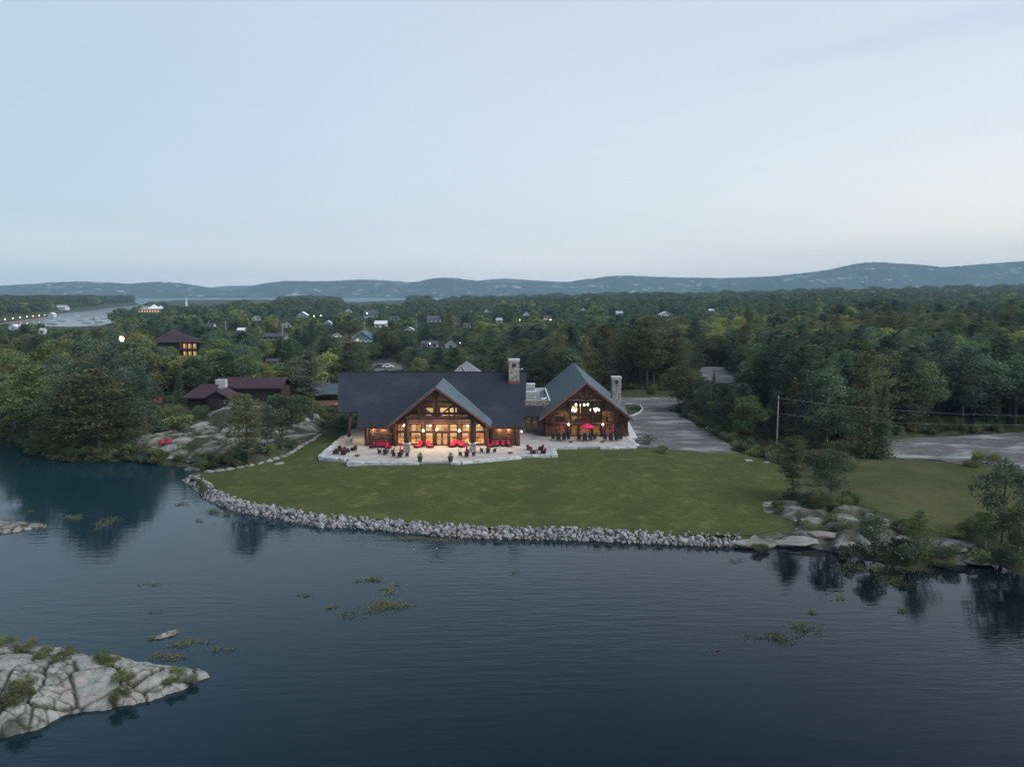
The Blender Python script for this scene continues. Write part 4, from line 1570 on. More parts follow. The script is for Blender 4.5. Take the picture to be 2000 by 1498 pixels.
# ------------------------------------------------------------------ terrace furniture
def club_chair(label, x, y, rz, w=.85, group='wicker chairs with red cushions on the terrace', cat='chair', name='armchair', dark=False):
    c = empty(name, (x, y, TZ), rz, label, cat, group)
    MB().box(-w / 2, w / 2, -.42, .42, .10, .36).build('base', M['wicker'], c)
    MB().cbox((0, .40, .62), (w, .14, .62), 0, -.15).build('backrest', M['wicker'], c)
    for s in (-1, 1):
        MB().cbox((s * (w / 2 - .06), -.02, .45), (.13, .78, .32)).build('armrest', M['wicker'], c)
    n = max(1, round(w / .8))
    cw = (w - .28) / n
    for k in range(n):
        xc = -(w - .28) / 2 + cw * (k + .5)
        MB().cbox((xc, -.06, .43), (cw - .02, .68, .15)).build('seat_cushion', M['red'], c)
        MB().cbox((xc, .27, .78), (cw - .02, .16, .52), 0, -.15).build('back_cushion', M['red'], c)
    for s in (-1, 1):
        for q in (-1, 1):
            MB().box(s * (w / 2 - .1) - .03, s * (w / 2 - .1) + .03, q * .34 - .03, q * .34 + .03, 0, .10).build('leg', M['wicker'], c)
    return c


def recliner(label, x, y, rz):
    c = empty('lounge_chair', (x, y, TZ), rz, label, 'lounge chair', 'red reclining lounge chairs by the glazed wall')
    MB().cbox((0, -.15, .24), (1.0, 1.35, .22)).build('frame', M['wicker'], c)
    MB().cbox((0, -.2, .40), (.86, 1.15, .16)).build('seat_cushion', M['red'], c)
    MB().cbox((0, .66, .74), (.86, .17, .85), 0, -.55).build('back_cushion', M['red'], c)
    MB().cbox((0, .78, .64), (.96, .08, .85), 0, -.55).build('backrest', M['wicker'], c)
    for s in (-1, 1):
        for q in (-.7, .4):
            MB().box(s * .4 - .03, s * .4 + .03, q - .03, q + .03, 0, .14).build('leg', M['dark_metal'], c)
    return c


def dining_chair(x, y, rz, label, group='dark dining chairs round the patio tables'):
    c = empty('patio_chair', (x, y, TZ), rz, label, 'chair', group)
    MB().cbox((0, 0, .33), (.56, .54, .30)).build('seat', M['wicker'], c)
    MB().cbox((0, .27, .72), (.60, .08, .62), 0, -.18).build('backrest', M['wicker'], c)
    for s in (-1, 1):
        MB().cbox((s * .29, .0, .50), (.07, .52, .34)).build('armrest', M['wicker'], c)
        for q in (-1, 1):
            MB().tube((s * .21, q * .21, .42), (s * .24, q * .24, 0), .025, None, 6).build('leg', M['wicker'], c)
    return c


def umbrella(x, y, label, opened=False, h=2.6):
    u = empty('patio_umbrella', (x, y, TZ), 0, label, 'umbrella', 'red patio umbrellas')
    MB().lathe((0, 0, 0), [(.28, 0), (.26, .08), (.06, .12)], 12).build('base', M['dark_metal'], u)
    MB().tube((0, 0, .1), (0, 0, h), .028, None, 8).build('pole', M['pole'], u)
    if opened:
        n = 8
        m = MB()
        top = Vector((0, 0, h))
        ring = []
        for k in range(n):
            an = 2 * math.pi * (k + .5) / n
            ring.append(Vector((1.42 * math.cos(an), 1.42 * math.sin(an), h - .62)))
            mid = Vector((1.36 * math.cos(an + math.pi / n), 1.36 * math.sin(an + math.pi / n), h - .66))
            ring.append(mid)
        r2 = [p * 1.0 for p in ring]
        pts = [top]
        for f_, dz in ((.35, .06), (.7, .05), (1.0, 0)):
            pts += [top + (p - top) * f_ + Vector((0, 0, dz)) for p in ring]
        pts += [p - Vector((0, 0, .14)) for p in ring]
        k2 = 2 * n
        fs = [(0, 1 + i, 1 + (i + 1) % k2) for i in range(k2)]
        for lv in range(3):
            fs += [(1 + lv * k2 + i, 1 + (lv + 1) * k2 + i, 1 + (lv + 1) * k2 + (i + 1) % k2, 1 + lv * k2 + (i + 1) % k2) for i in range(k2)]
        m.add(pts, fs).build('canopy', M['red_dark'], u)
        for k in range(n):
            an = 2 * math.pi * (k + .5) / n
            MB().tube((0, 0, h - .5), (1.0 * math.cos(an), 1.0 * math.sin(an), h - .46), .012, None, 4).build('rib', M['pole'], u)
    else:
        MB().lathe((0, 0, h - 1.55), [(.10, 0), (.19, .12), (.15, .5), (.12, 1.1), (.06, 1.5), (.02, 1.62)], 9).build('canopy', M['red_dark'], u)
        MB().lathe((0, 0, h - .95), [(.155, 0), (.155, .05)], 9).build('strap', M['dark_metal'], u)
    return u


def round_table(x, y, label, fire=False, r=.55, h=.74):
    t_ = empty('patio_table', (x, y, TZ), 0, label, 'table', 'dark round patio tables')
    MB().lathe((0, 0, h - .05), [(r, 0), (r, .05)], 16).build('tabletop', M['wicker'], t_)
    MB().lathe((0, 0, 0), [(.3, 0), (.3, .04), (.05, .08), (.05, h - .06)], 10).build('pedestal', M['dark_metal'], t_)
    return t_


def fire_bowl(x, y, label):
    t_ = empty('fire_bowl', (x, y, TZ), 0, label, 'fire pit', 'low bronze fire bowls on the terrace')
    MB().lathe((0, 0, .05), [(.25, 0), (.42, .10), (.50, .22), (.46, .25)], 14).build('bowl', M['fascia'], t_)
    MB().lathe((0, 0, .25), [(.40, 0), (.36, .03)], 14).build('burner', M['dark_metal'], t_)
    for k in range(3):
        MB().tube((.3 * math.cos(k * 2.1), .3 * math.sin(k * 2.1), .12), (.34 * math.cos(k * 2.1), .34 * math.sin(k * 2.1), 0), .03, None, 5).build('leg', M['dark_metal'], t_)


def at(px, py):
    return PZ(px, py, TZ)


PI = math.pi
# left corner seating
club_chair('wicker armchair with red cushions nearest the left corner of the terrace', *at(656, 886.5), PI + .6)
club_chair('wicker armchair with red cushions, second from the left terrace corner', *at(667, 880.5), PI / 2 + .9, group='wicker chairs with red cushions on the terrace')
club_chair('wicker armchair with red back cushion beside the left stone pier, facing left', *at(678, 883), PI / 2 + .4)
club_chair('dark wicker armchair right of the left stone pier with its back to the lodge', *at(691, 880), -PI / 2 - .5)
club_chair('dark wicker armchair with its back turned at the left corner seating', *at(671, 888), PI)
# left log wall: sofa and chairs
club_chair('red cushioned three seat wicker sofa against the left log wall', *at(745, 873.5), 0, 2.1, 'wicker sofas against the log walls', 'sofa', 'sofa')
club_chair('single red armchair left of the sofa by the left log wall', *at(727, 875), -.9)
club_chair('single red armchair right of the sofa by the left log wall', *at(758.5, 876), .9)
club_chair('left armchair with bright red cushions against the right log wall', *at(971, 872), 0)
club_chair('right armchair with bright red cushions against the right log wall', *at(982.5, 872), 0)
club_chair('shaded red armchair at the lodge corner by the right log wall', *at(994, 872.5), .5)
club_chair('red armchair beside the furled umbrella left of the right log wall', *at(961, 873.5), -.8)
# recliners
for (px, py, rz, l) in ((817, 874, -.55, 'first red recliner from the left, left of the glazed wall post'), (839, 874, .6, 'red recliner just left of the glass double doors'), (884, 873, -.5, 'red recliner just right of the glass double doors'), (900.5, 873, .6, 'last red recliner, right of the lantern post')):
    recliner(l, *at(px, py), rz)
# tables with furled umbrellas
sets = [(754, 886.5, 'left log wall'), (782, 892, 'left stone pier'), (912, 891, 'right stone pier'), (953.5, 884, 'right end of the glazed wall')]
for k, (px, py, where) in enumerate(sets):
    x, y = at(px, py)
    round_table(x, y, 'dark round patio table with a furled umbrella by the ' + where)
    umbrella(x, y, 'furled red umbrella in the table by the ' + where)
    for j, (dx, dy, a, ww) in enumerate(((-1.15, .1, PI / 2, 'left'), (1.15, .1, -PI / 2, 'right'), (0, -1.0, PI, 'lawn'), (0, 1.0, 0, 'lodge'))):
        dining_chair(x + dx, y + dy, a, 'dark patio chair, %s side of the table by the %s' % (ww, where))
# terrace corner chairs on the right
club_chair('wicker armchair with red cushions, upper one on the left of the right corner group', *at(1034.5, 879), PI / 2 + .3)
club_chair('wicker armchair with vivid red cushions at the front of the right corner group', *at(1041, 886), PI / 2 + .2)
club_chair('wicker armchair seen from behind, farthest in the right corner group', *at(1056.5, 879), -PI / 2 - .3)
club_chair('wicker armchair seen from behind beside the corner blocks, front of the right group', *at(1061, 886), -PI / 2 - .2)
round_table(*at(1049, 884), 'small low table in the middle of the right corner armchairs', r=.45, h=.5)
# dining hall front: high tables
for k, (px, py, op, where) in enumerate(((1095, 860, False, 'left window of the dining hall'), (1146, 860, True, 'middle windows of the dining hall'), (1196.5, 860, False, 'right window of the dining hall'))):
    x, y = at(px, py)
    round_table(x, y, 'tall patio table in front of the ' + where, r=.6, h=1.0)
    umbrella(x, y, ('open red umbrella over the table in front of the ' if op else 'furled red umbrella over the tall table by the ') + where, op, 3.3 if op else 3.2)
    for j, (dx, dy, a, ww) in enumerate(((-1.5, -.1, PI / 2, 'left'), (1.5, -.1, -PI / 2, 'right'), (-.55, -1.3, PI, 'front left'), (.55, -1.3, PI, 'front right'))):
        c = dining_chair(x + dx, y + dy, a, 'high-backed dark chair, %s of the table before the %s' % (ww, where), 'dark high chairs in front of the dining hall')
        c.scale = (1.15, 1.15, 1.7)
for (px, py, l) in ((698, 891, 'bronze fire bowl near the left front blocks of the terrace'), (997, 885.5, 'bronze fire bowl near the step in the blocks right of the planters'), (1115, 863.8, 'bronze fire bowl left of the open red umbrella'), (1177, 864, 'bronze fire bowl right of the open red umbrella')):
    fire_bowl(*at(px, py), l)


# planters
def planter(px, py, label, seed):
    x, y = at(px, py)
    p = empty('planter', (x, y, TZ), 0, label, 'planter', 'dark planters flanking the terrace opening')
    MB().lathe((0, 0, 0), [(.30, 0), (.44, .75), (.52, .80), (.50, .92), (.40, .88)], 14).build('pot', M['pot'], p)
    rs = random.Random(seed)
    m = MB()
    for k in range(120):
        a = rs.uniform(0, 6.28)
        rr = rs.uniform(0, .42)
        h = .85 + rs.uniform(0, .75) * (1 - rr * .9)
        c = Vector((rr * math.cos(a), rr * math.sin(a), h))
        d = Vector((rs.uniform(-1, 1), rs.uniform(-1, 1), rs.uniform(.2, 1))).normalized() * .17
        s = d.cross(Vector((rs.uniform(-1, 1), rs.uniform(-1, 1), .1))).normalized() * .06
        m.add([c - s, c + d * .5 - s * .2, c + d, c + s], [(0, 1, 2, 3)])
    m.build('foliage', M['leaf_yellow'], p)


M['leaf_dark'] = leaf_mat('leaf_dark_green', (.060, .094, .064), (.092, .130, .080))
M['leaf_mid'] = leaf_mat('leaf_mid_green', (.095, .135, .060), (.130, .175, .075))
M['leaf_yellow'] = leaf_mat('leaf_yellow_green', (.150, .190, .060), (.215, .245, .085))
M['leaf_olive'] = leaf_mat('leaf_olive', (.098, .112, .056), (.138, .146, .074))
M['leaf_blue'] = leaf_mat('needle_blue_green', (.060, .092, .074), (.088, .125, .092))
M['leaf_grey'] = leaf_mat('leaf_grey_green', (.125, .140, .115), (.175, .185, .145))
planter(820.5, 901.5, 'dark flared planter with green plants on the left of the terrace opening', 1)
planter(880, 901.5, 'dark flared planter with green plants on the right of the terrace opening', 2)


# Muskoka-style chairs on the rocks and by the cabin
def adirondack(px, py, rz, label, group):
    x, y, z = G(px, py)
    c = empty('wooden_chair', (x, y, z + .35), rz, label, 'chair', group)
    for k in range(5):
        MB().cbox((0, -.25 + k * .13, .36 - k * .03), (.56, .11, .03)).build('seat_slat', M['red'], c)
    for k in range(5):
        MB().cbox((-.24 + k * .12, .42, .72 + (.06 if k == 2 else 0)), (.10, .03, .85), 0, -.38).build('back_slat', M['red'], c)
    for s in (-1, 1):
        MB().cbox((s * .36, -.02, .60), (.14, .72, .03)).build('armrest', M['red'], c)
        MB().cbox((s * .33, -.30, .30), (.04, .10, .60)).build('leg', M['red'], c)
        MB().cbox((s * .30, .10, .20), (.04, .9, .12), 0, -.3).build('leg', M['red'], c)
    return c


adirondack(318, 872.5, PI - 2.6, 'red wooden chair, left of the pair on the bare granite by the water', 'red wooden chairs on the granite')
adirondack(332, 872, PI - 2.9, 'red wooden chair, right of the pair on the bare granite by the water', 'red wooden chairs on the granite')
for k, px in enumerate((294, 303, 312)):
    adirondack(px, 791, .2, ('left', 'middle', 'right')[k] + ' one of three red wooden chairs on the small deck left of the dark cabin', 'red wooden chairs on the cabin deck')


# ------------------------------------------------------------------ seawall
def rock_mesh(seed, mat, name='stone', sub=2):
    import bmesh
    bm = bmesh.new()
    bmesh.ops.create_icosphere(bm, subdivisions=sub, radius=.5)
    rs = random.Random(seed)
    planes = [(Vector((rs.gauss(0, 1), rs.gauss(0, 1), rs.gauss(0, 1))).normalized(), rs.uniform(.30, .44)) for _ in range(9)]
    for v in bm.verts:
        for n, d in planes:
            e = v.co.dot(n) - d
            if e > 0:
                v.co -= n * e
        v.co *= 1 + mnoise.noise(v.co * 3 + Vector((seed, 0, 0))) * .16
    me = bpy.data.meshes.new(name)
    bm.to_mesh(me)
    bm.free()
    me.materials.append(mat)
    return me


def seawall():
    path = poly_px(SEAWALL)
    S = empty('stone_seawall', (path[0][0], path[0][1], 0), 0, 'long curved seawall of stacked grey boulders along the water edge of the lawn', 'seawall')
    off = Vector((path[0][0], path[0][1], 0))
    meshes = [rock_mesh(k, M['wallstone']) for k in range(14)]
    cum = [0]
    for a, b in zip(path[:-1], path[1:]):
        cum.append(cum[-1] + math.hypot(b[0] - a[0], b[1] - a[1]))
    tot = cum[-1]

    def pt(s):
        for k in range(len(path) - 1):
            if s <= cum[k + 1] or k == len(path) - 2:
                f_ = (s - cum[k]) / (cum[k + 1] - cum[k])
                a, b = path[k], path[k + 1]
                dx, dy = (b[0] - a[0]) / (cum[k + 1] - cum[k]), (b[1] - a[1]) / (cum[k + 1] - cum[k])
                return a[0] + (b[0] - a[0]) * f_, a[1] + (b[1] - a[1]) * f_, dx, dy
    rs = random.Random(12)
    n = 0
    rest = MB((off.x, off.y, 0))
    for row, (z, o_, sc, st) in enumerate(((.80, .95, .76, .78), (.08, .0, .70, .76), (.38, .34, .68, .74), (.62, .66, .70, .76), (.95, 1.35, .66, 1.4))):
        s = rs.uniform(0, .5)
        while s < tot:
            x, y, dx, dy = pt(s)
            k = sc * (rs.uniform(.6, 1.2) if rs.random() < .86 else rs.uniform(1.3, 1.75))
            fall = min(1, .55 + s / 14) * min(1, .5 + (tot - s) / 30)
            if s < 22 and row == 1:
                k *= 1.1
            o2 = o_ + rs.uniform(-.16, .16)
            px_, py_ = x - dy * o2, y + dx * o2
            loc = Vector((px_, py_, z * fall + rs.uniform(-.08, .08)))
            rot = (rs.uniform(-.7, .7), rs.uniform(-.5, .5), rs.uniform(0, 6.3))
            scl = (k * rs.uniform(.95, 1.5), k * rs.uniform(.8, 1.15), k * rs.uniform(.62, .95))
            me = rs.choice(meshes)
            if n < 300:
                o = bpy.data.objects.new('stone', me)
                link(o, S)
                o.location = loc - off
                o.rotation_euler = rot
                o.scale = scl
            else:
                from mathutils import Euler
                mt = Matrix.LocRotScale(loc, Euler(rot), Vector(scl))
                rest.add([mt @ v.co for v in me.vertices], [tuple(p.vertices) for p in me.polygons])
            n += 1
            s += st * k / sc * rs.uniform(.82, 1.02)
    # small filler stones in the gaps
    for j in range(760):
        x, y, dx, dy = pt(rs.uniform(0, tot))
        o2 = rs.uniform(-.45, 1.4)
        me = rs.choice(meshes)
        k = rs.uniform(.22, .5)
        loc = Vector((x - dy * o2, y + dx * o2, max(0, .25 + o2 * .75) + rs.uniform(-.1, .05)))
        from mathutils import Euler
        mt = Matrix.LocRotScale(loc, Euler((rs.uniform(0, 3), rs.uniform(0, 3), rs.uniform(0, 6))), Vector((k, k * .9, k * .8)))
        rest.add([mt @ v.co for v in me.vertices], [tuple(p.vertices) for p in me.polygons])
    r_ = rest.build('filler_stones', M['wallstone'], S)
    r_['kind'] = 'stuff'


seawall()


# ------------------------------------------------------------------ granite islet in the near left
def outcrop(name, poly, hmax, label, sp=.22, cell=2.6, fall=3.0, seed=4, mat='granite', cat='rock outcrop', flat=None):
    P = np.array(poly)
    cx, cy_ = P.mean(0)
    seg = []
    for k in range(len(poly)):
        a, b = P[k], P[(k + 1) % len(poly)]
        n = max(1, int(np.hypot(*(b - a)) / sp))
        for j in range(n):
            q = a + (b - a) * j / n
            w = fbm(q[0:1], q[1:2], 1.6)[0] * .7
            dxy = (b - a) / (np.hypot(*(b - a)) + 1e-9)
            seg.append((q[0] - dxy[1] * w, q[1] + dxy[0] * w))
    e = [(k, (k + 1) % len(seg)) for k in range(len(seg))]
    xs = np.arange(P[:, 0].min(), P[:, 0].max(), sp)
    ys = np.arange(P[:, 1].min(), P[:, 1].max(), sp)
    X, Y_ = np.meshgrid(xs, ys)
    X = X + _rs.uniform(-.25, .25, X.shape) * sp
    Y_ = Y_ + _rs.uniform(-.25, .25, X.shape) * sp
    s = sdist(seg, X, Y_)
    m = s > sp * .5
    pts = seg + list(zip(X[m].tolist(), Y_[m].tolist()))
    vo, eo, fo, *_ = delaunay_2d_cdt([Vector(p) for p in pts], e, [], 1, 1e-4)
    vx = np.array([v.x for v in vo])
    vy = np.array([v.y for v in vo])
    s = np.clip(sdist(seg, vx, vy), 0, None)
    ed, lv = cracked(vx * .9 + vy * .42, vy * .9 - vx * .42, cell, seed)
    ed2, lv2 = cracked(vx * .8 - vy * .5, vy * 1.3 + vx * .4, cell * .42, seed + 1)
    k = np.clip(s / 1.2, 0, 1)
    z = hmax * (1 - np.exp(-s / fall)) + .18 * np.clip(s / .25, 0, 1)
    z = z + k * (fbm(vx, vy, 7) * .5 * hmax * .4 + .34 * (lv - .3) * hmax * .5 + .07 * lv2 + fbm(vx, vy, 1.2, 4) * .10)
    z = z - np.clip(s / .6, 0, 1) * (.40 * np.exp(-(ed / .085) ** 2) + .12 * np.exp(-(ed2 / .05) ** 2) * (lv > .45))
    z = np.where(s <= 1e-3, -.25, z)
    me = bpy.data.meshes.new(name)
    me.from_pydata(np.stack([vx - cx, vy - cy_, z], -1).tolist(), [], [tuple(f) for f in fo])
    me.polygons.foreach_set('use_smooth', [True] * len(me.polygons))
    me.materials.append(M[mat])
    o = link(bpy.data.objects.new(name, me))
    o.location = (cx, cy_, 0)
    tag(o, label, cat)
    at_ = me.attributes.new('joint', 'FLOAT', 'POINT')
    at_.data.foreach_set('value', np.clip(np.exp(-(ed / .085) ** 2) * 1.2 + .8 * np.exp(-(ed2 / .06) ** 2) * (lv > .45) + np.clip((fbm(vx, vy, 3.5, 4) - .30) * 5, 0, .8), 0, 1))
    return o


outcrop('granite_outcrop', islet, 2.3, 'broad pale granite outcrop with dark cracks rising from the water in the lower left corner', sp=.115)
outcrop('granite_ledge', poly_px([(-60, 1050), (0, 1043), (40, 1038), (84, 1032), (90, 1026), (50, 1023), (10, 1020), (-60, 1018)]), .35, 'low grassy rock ledge just above the water by the left edge', .3, 1.5, 1.0, 9)
outcrop('granite_ledge', poly_px([(356, 919), (402, 920), (398, 914), (366, 913)]), .3, 'flat rock slab in the inlet beside the left tip of the lawn', .25, 1.5, 1.0, 10)
outcrop('granite_ledge', poly_px([(284, 1254), (330, 1243), (360, 1232), (352, 1229), (312, 1240), (286, 1250)]), .3, 'pale sliver of rock breaking the surface behind the lower left outcrop', .2, 1.5, .6, 11)


def boulder(px, py, s, label, seed, zrot=0.0, z=None, group=None):
    x, y, g = G(px, py)
    me = rock_mesh(seed, M['granite_dark'], 'boulder', 3)
    o = link(bpy.data.objects.new('boulder', me))
    o.location = (x, y, (g if z is None else z) + s[2] * .12)
    o.scale = s
    o.rotation_euler = (0, 0, zrot)
    tag(o, label, 'boulder', group)
    return o


boulder(1476, 1064, (5.4, 3.0, 1.25), 'smooth grey rounded boulder at the right end of the seawall', 31, .1)
boulder(1546, 990, (6.6, 3.4, 1.32), 'long smooth grey boulder lying on the lawn edge under the pine', 32, .0)
boulder(1660, 1002, (3.6, 2.4, 0.99), 'pale angular boulder right of the bushy cedar at the meadow edge', 33, .3)
boulder(1560, 1060, (7.5, 3.4, 1.12), 'low grey whaleback rock at the water right of the rounded boulder', 34, .2)
boulder(1610, 1047, (6.0, 2.8, 0.99), 'flat pinkish rock shelf behind the grey whaleback rock', 35, -.1)
boulder(1650, 1066, (4.5, 2.4, 0.79), 'lichen covered rock by the water left of the dark shoreline bush', 36, .4)
boulder(1857, 1068, (7.5, 5.5, 0.99), 'large pale granite slab right of the dark shoreline bushes', 37, -.4)
boulder(1895, 1092, (5.0, 3.6, 0.79), 'white granite slab dipping into the water left of the big right tree', 38, -.3)
boulder(547, 906, (2.2, 1.1, 0.46), 'pale flat stone at the left border of the lawn', 39, .5)
boulder(1708, 1106, (1.2, .7, 0.33), 'small white rock in the water below the dark shoreline bush', 40, .2, 0)
boulder(1497, 905, (1.6, 1.2, 0.53), 'small boulder below the utility pole, left one', 41)
boulder(1530, 906, (1.6, 1.2, 0.53), 'small boulder below the utility pole, right one', 42)
boulder(1462, 901, (2.0, 1.2, 0.53), 'low rock between the lawn corner and the gravel road', 43)
boulder(1190, 776, (2.4, 1.4, 1.06), 'pale boulder behind the dining hall chimney by the trees', 44)
boulder(1276, 778, (2.2, 1.2, 0.53), 'flat white rock at the edge of the gravel drive', 45)


# stone border along the left side of the lawn
def lawn_border():
    pts = poly_px([(400, 921, 1.2), (440, 916, 1.4), (478, 909, 1.6), (520, 901, 1.8), (560, 888, 2.0), (590, 872, 2.1), (612, 860, 2.4), (626, 850, 2.5)])
    B = empty('stone_border', (pts[0][0], pts[0][1], 1.2), 0, 'line of flat grey stones bordering the left side of the lawn', 'stone border')
    rs = random.Random(2)
    ms = [rock_mesh(60 + k, M['wallstone']) for k in range(5)]
    for a, b in zip(pts[:-1], pts[1:]):
        d = math.hypot(b[0] - a[0], b[1] - a[1])
        n = max(1, int(d / 1.4))
        for j in range(n):
            f_ = (j + .5) / n
            x, y = a[0] + (b[0] - a[0]) * f_, a[1] + (b[1] - a[1]) * f_
            o = bpy.data.objects.new('stone', rs.choice(ms))
            link(o, B)
            o.location = (x - pts[0][0], y - pts[0][1], Tz(x, y) - 1.2 + .12)
            o.scale = (1.9, 1.0, .7)
            o.rotation_euler = (0, 0, math.atan2(b[1] - a[1], b[0] - a[0]) + rs.uniform(-.1, .1))


lawn_border()

# ------------------------------------------------------------------ tree prototypes
def leaf_mesh(name, cen, size, aspect, dirs, tint, mat, seed):
    """one quad per leaf spray: cen Nx3, size N, dirs Nx3 long axis"""
    rs = np.random.RandomState(seed)
    n = len(cen)
    r = rs.normal(size=(n, 3))
    d = dirs / (np.linalg.norm(dirs, axis=1)[:, None] + 1e-9)
    s = np.cross(d, r)
    s /= np.linalg.norm(s, axis=1)[:, None] + 1e-9
    a = d * (size * .5)[:, None]
    b = s * (size * .5 * aspect)[:, None]
    v = np.stack([cen - a * .9 - b * .35, cen - a * .1 + b, cen + a, cen + a * .1 - b], 1).reshape(-1, 3)
    f = np.arange(4 * n).reshape(n, 4)
    me = bpy.data.meshes.new(name)
    me.vertices.add(4 * n)
    me.vertices.foreach_set('co', v.ravel())
    me.loops.add(4 * n)
    me.loops.foreach_set('vertex_index', f.ravel())
    me.polygons.add(n)
    me.polygons.foreach_set('loop_start', np.arange(n) * 4)
    me.update(calc_edges=True)
    at_ = me.attributes.new('tint', 'FLOAT', 'FACE')
    at_.data.foreach_set('value', np.clip(tint, 0, 1))
    me.materials.append(mat)
    return me


def broadleaf(seed, h=12.0, w=.33, nl=3400, lsz=.42, base=.28, sparse=0.0):
    rs = np.random.RandomState(seed)
    cz = h * (base + 1) / 2
    rz = h * (1 - base) / 2
    rx = h * w * rs.uniform(.85, 1.15)
    K = rs.randint(24, 34)
    cl = []
    for k in range(K):
        while True:
            p = rs.uniform(-1, 1, 3)
            q = np.linalg.norm(p)
            if .25 < q < 1:
                break
        p = p / q * (q ** .5) * .86
        taper = 1.0 if p[2] < 0 else 1 - .25 * p[2]
        cl.append([p[0] * rx * taper, p[1] * rx * taper, cz + p[2] * rz, rs.uniform(.075, .14) * h, rs.rand()])
    cl.append([rs.uniform(-.05, .05) * h, 0, h * .93, .09 * h, .5])
    cl = np.array(cl)
    wts = cl[:, 3] ** 2
    idx = rs.choice(len(cl), nl, p=wts / wts.sum())
    dr = rs.normal(size=(nl, 3))
    dr /= np.linalg.norm(dr, axis=1)[:, None]
    dr[:, 2] = np.abs(dr[:, 2]) * np.where(rs.rand(nl) < .72, 1, -1)
    rad = rs.uniform(.35, 1.0, nl) ** .5 * rs.uniform(.8, 1.25, nl)
    cen = cl[idx, :3] + dr * (cl[idx, 3] * rad)[:, None] * np.array([1.15, 1.15, .8])
    sz = lsz * rs.uniform(.6, 1.35, nl)
    ax = dr + rs.normal(size=(nl, 3)) * .8
    ax[:, 2] *= .5
    tint = cl[idx, 4] * .6 + rs.rand(nl) * .4
    crown = leaf_mesh('crown', cen, sz, .75, ax, tint, M['leaf_mid'], seed)
    m = MB()
    top = Vector((cl[-1][0] * .6, 0, h * .82))
    lean = Vector((rs.uniform(-.02, .02) * h, rs.uniform(-.02, .02) * h, h * .4))
    m.tube((0, 0, -.6), lean, .017 * h, .012 * h, 7)
    m.tube(lean, top, .012 * h, .003 * h, 6)
    for k in rs.choice(len(cl), 11, replace=False):
        c = cl[k]
        t0 = rs.uniform(.45, .95)
        s0 = lean * t0 if c[2] < cz else lean + (top - lean) * rs.uniform(0, .5)
        m.tube(s0, Vector(c[:3]), .0055 * h, .0018 * h, 5)
    return crown, m


def pine(seed, h=14.0, nb=64, per=52, bare=.25, lsz=.42, w=.24):
    rs = np.random.RandomState(seed)
    cen, dirs, ti = [], [], []
    m = MB()
    bend = Vector((rs.uniform(-.05, .05) * h, rs.uniform(-.05, .05) * h, 0))
    m.tube((0, 0, -.6), (bend.x * .5, bend.y * .5, h * .5), .014 * h, .010 * h, 7)
    m.tube((bend.x * .5, bend.y * .5, h * .5), (bend.x, bend.y, h * .97), .010 * h, .002 * h, 6)
    wind = rs.uniform(0, 6.28)
    for k in range(nb):
        f = bare + (1 - bare) * ((k + rs.uniform(-.4, .4)) / nb)
        f = min(max(f, bare), .985)
        g = (f - bare) / (1 - bare)
        an = k * 2.4 + rs.uniform(-.4, .4)
        prof = (min(1, .45 + g * 1.6) if g < .35 else 1 - ((g - .35) / .65) ** 1.5 * .88)
        ln = h * w * prof * rs.uniform(.55, 1.25) * (1 + .25 * math.cos(an - wind))
        o = Vector((bend.x * f, bend.y * f, f * h))
        up = rs.uniform(.05, .35) + g * .35
        d = Vector((math.cos(an), math.sin(an), up))
        if g < .3:
            d.z -= .25
        e = o + d * ln
        m.tube(o, e, .0035 * h * (1.2 - g), .001 * h, 4)
        n_ = max(8, int(per * (.4 + .8 * prof)))
        t_ = rs.uniform(.30, 1.05, n_)
        base = np.array(o)[None, :] + np.array(d * ln)[None, :] * t_[:, None]
        sp = ln * .20 * (.4 + t_)
        off = rs.normal(size=(n_, 3)) * sp[:, None] * np.array([1, 1, .32])
        cen.append(base + off)
        dd = np.array(d)[None, :] + rs.normal(size=(n_, 3)) * .55
        dd[:, 2] += .25
        dirs.append(dd)
        ti.append(np.full(n_, rs.rand() * .6) + rs.rand(n_) * .4)
    cen = np.concatenate(cen)
    dirs = np.concatenate(dirs)
    ti = np.concatenate(ti)
    sz = lsz * rs.uniform(.7, 1.3, len(cen))
    return leaf_mesh('crown', cen, sz, .42, dirs, ti, M['leaf_blue'], seed), m


def spruce(seed, h=13.0, nb=90, per=34, w=.15, lsz=.40):
    rs = np.random.RandomState(seed)
    cen, dirs, ti = [], [], []
    m = MB()
    m.tube((0, 0, -.6), (0, 0, h * .98), .013 * h, .001 * h, 7)
    for k in range(nb):
        f = .07 + .92 * ((k + rs.uniform(-.4, .4)) / nb)
        f = min(max(f, .05), .99)
        an = k * 2.4 + rs.uniform(-.3, .3)
        ln = h * w * (1 - f) ** .8 * rs.uniform(.7, 1.2) + .12
        n_ = max(6, int(per * (.3 + .9 * (1 - f))))
        t_ = rs.uniform(.15, 1.05, n_)
        z = f * h - t_ * ln * .28
        base = np.stack([np.cos(an) * ln * t_, np.sin(an) * ln * t_, z], 1)
        cen.append(base + rs.normal(size=(n_, 3)) * (ln * .13 + .03))
        dd = np.stack([np.full(n_, math.cos(an)), np.full(n_, math.sin(an)), np.full(n_, -.3)], 1) + rs.normal(size=(n_, 3)) * .45
        dirs.append(dd)
        ti.append(np.full(n_, rs.rand() * .6) + rs.rand(n_) * .4)
    cen = np.concatenate(cen)
    dirs = np.concatenate(dirs)
    return leaf_mesh('crown', cen, lsz * rs.uniform(.7, 1.3, len(cen)), .5, dirs, np.concatenate(ti), M['leaf_blue'], seed), m


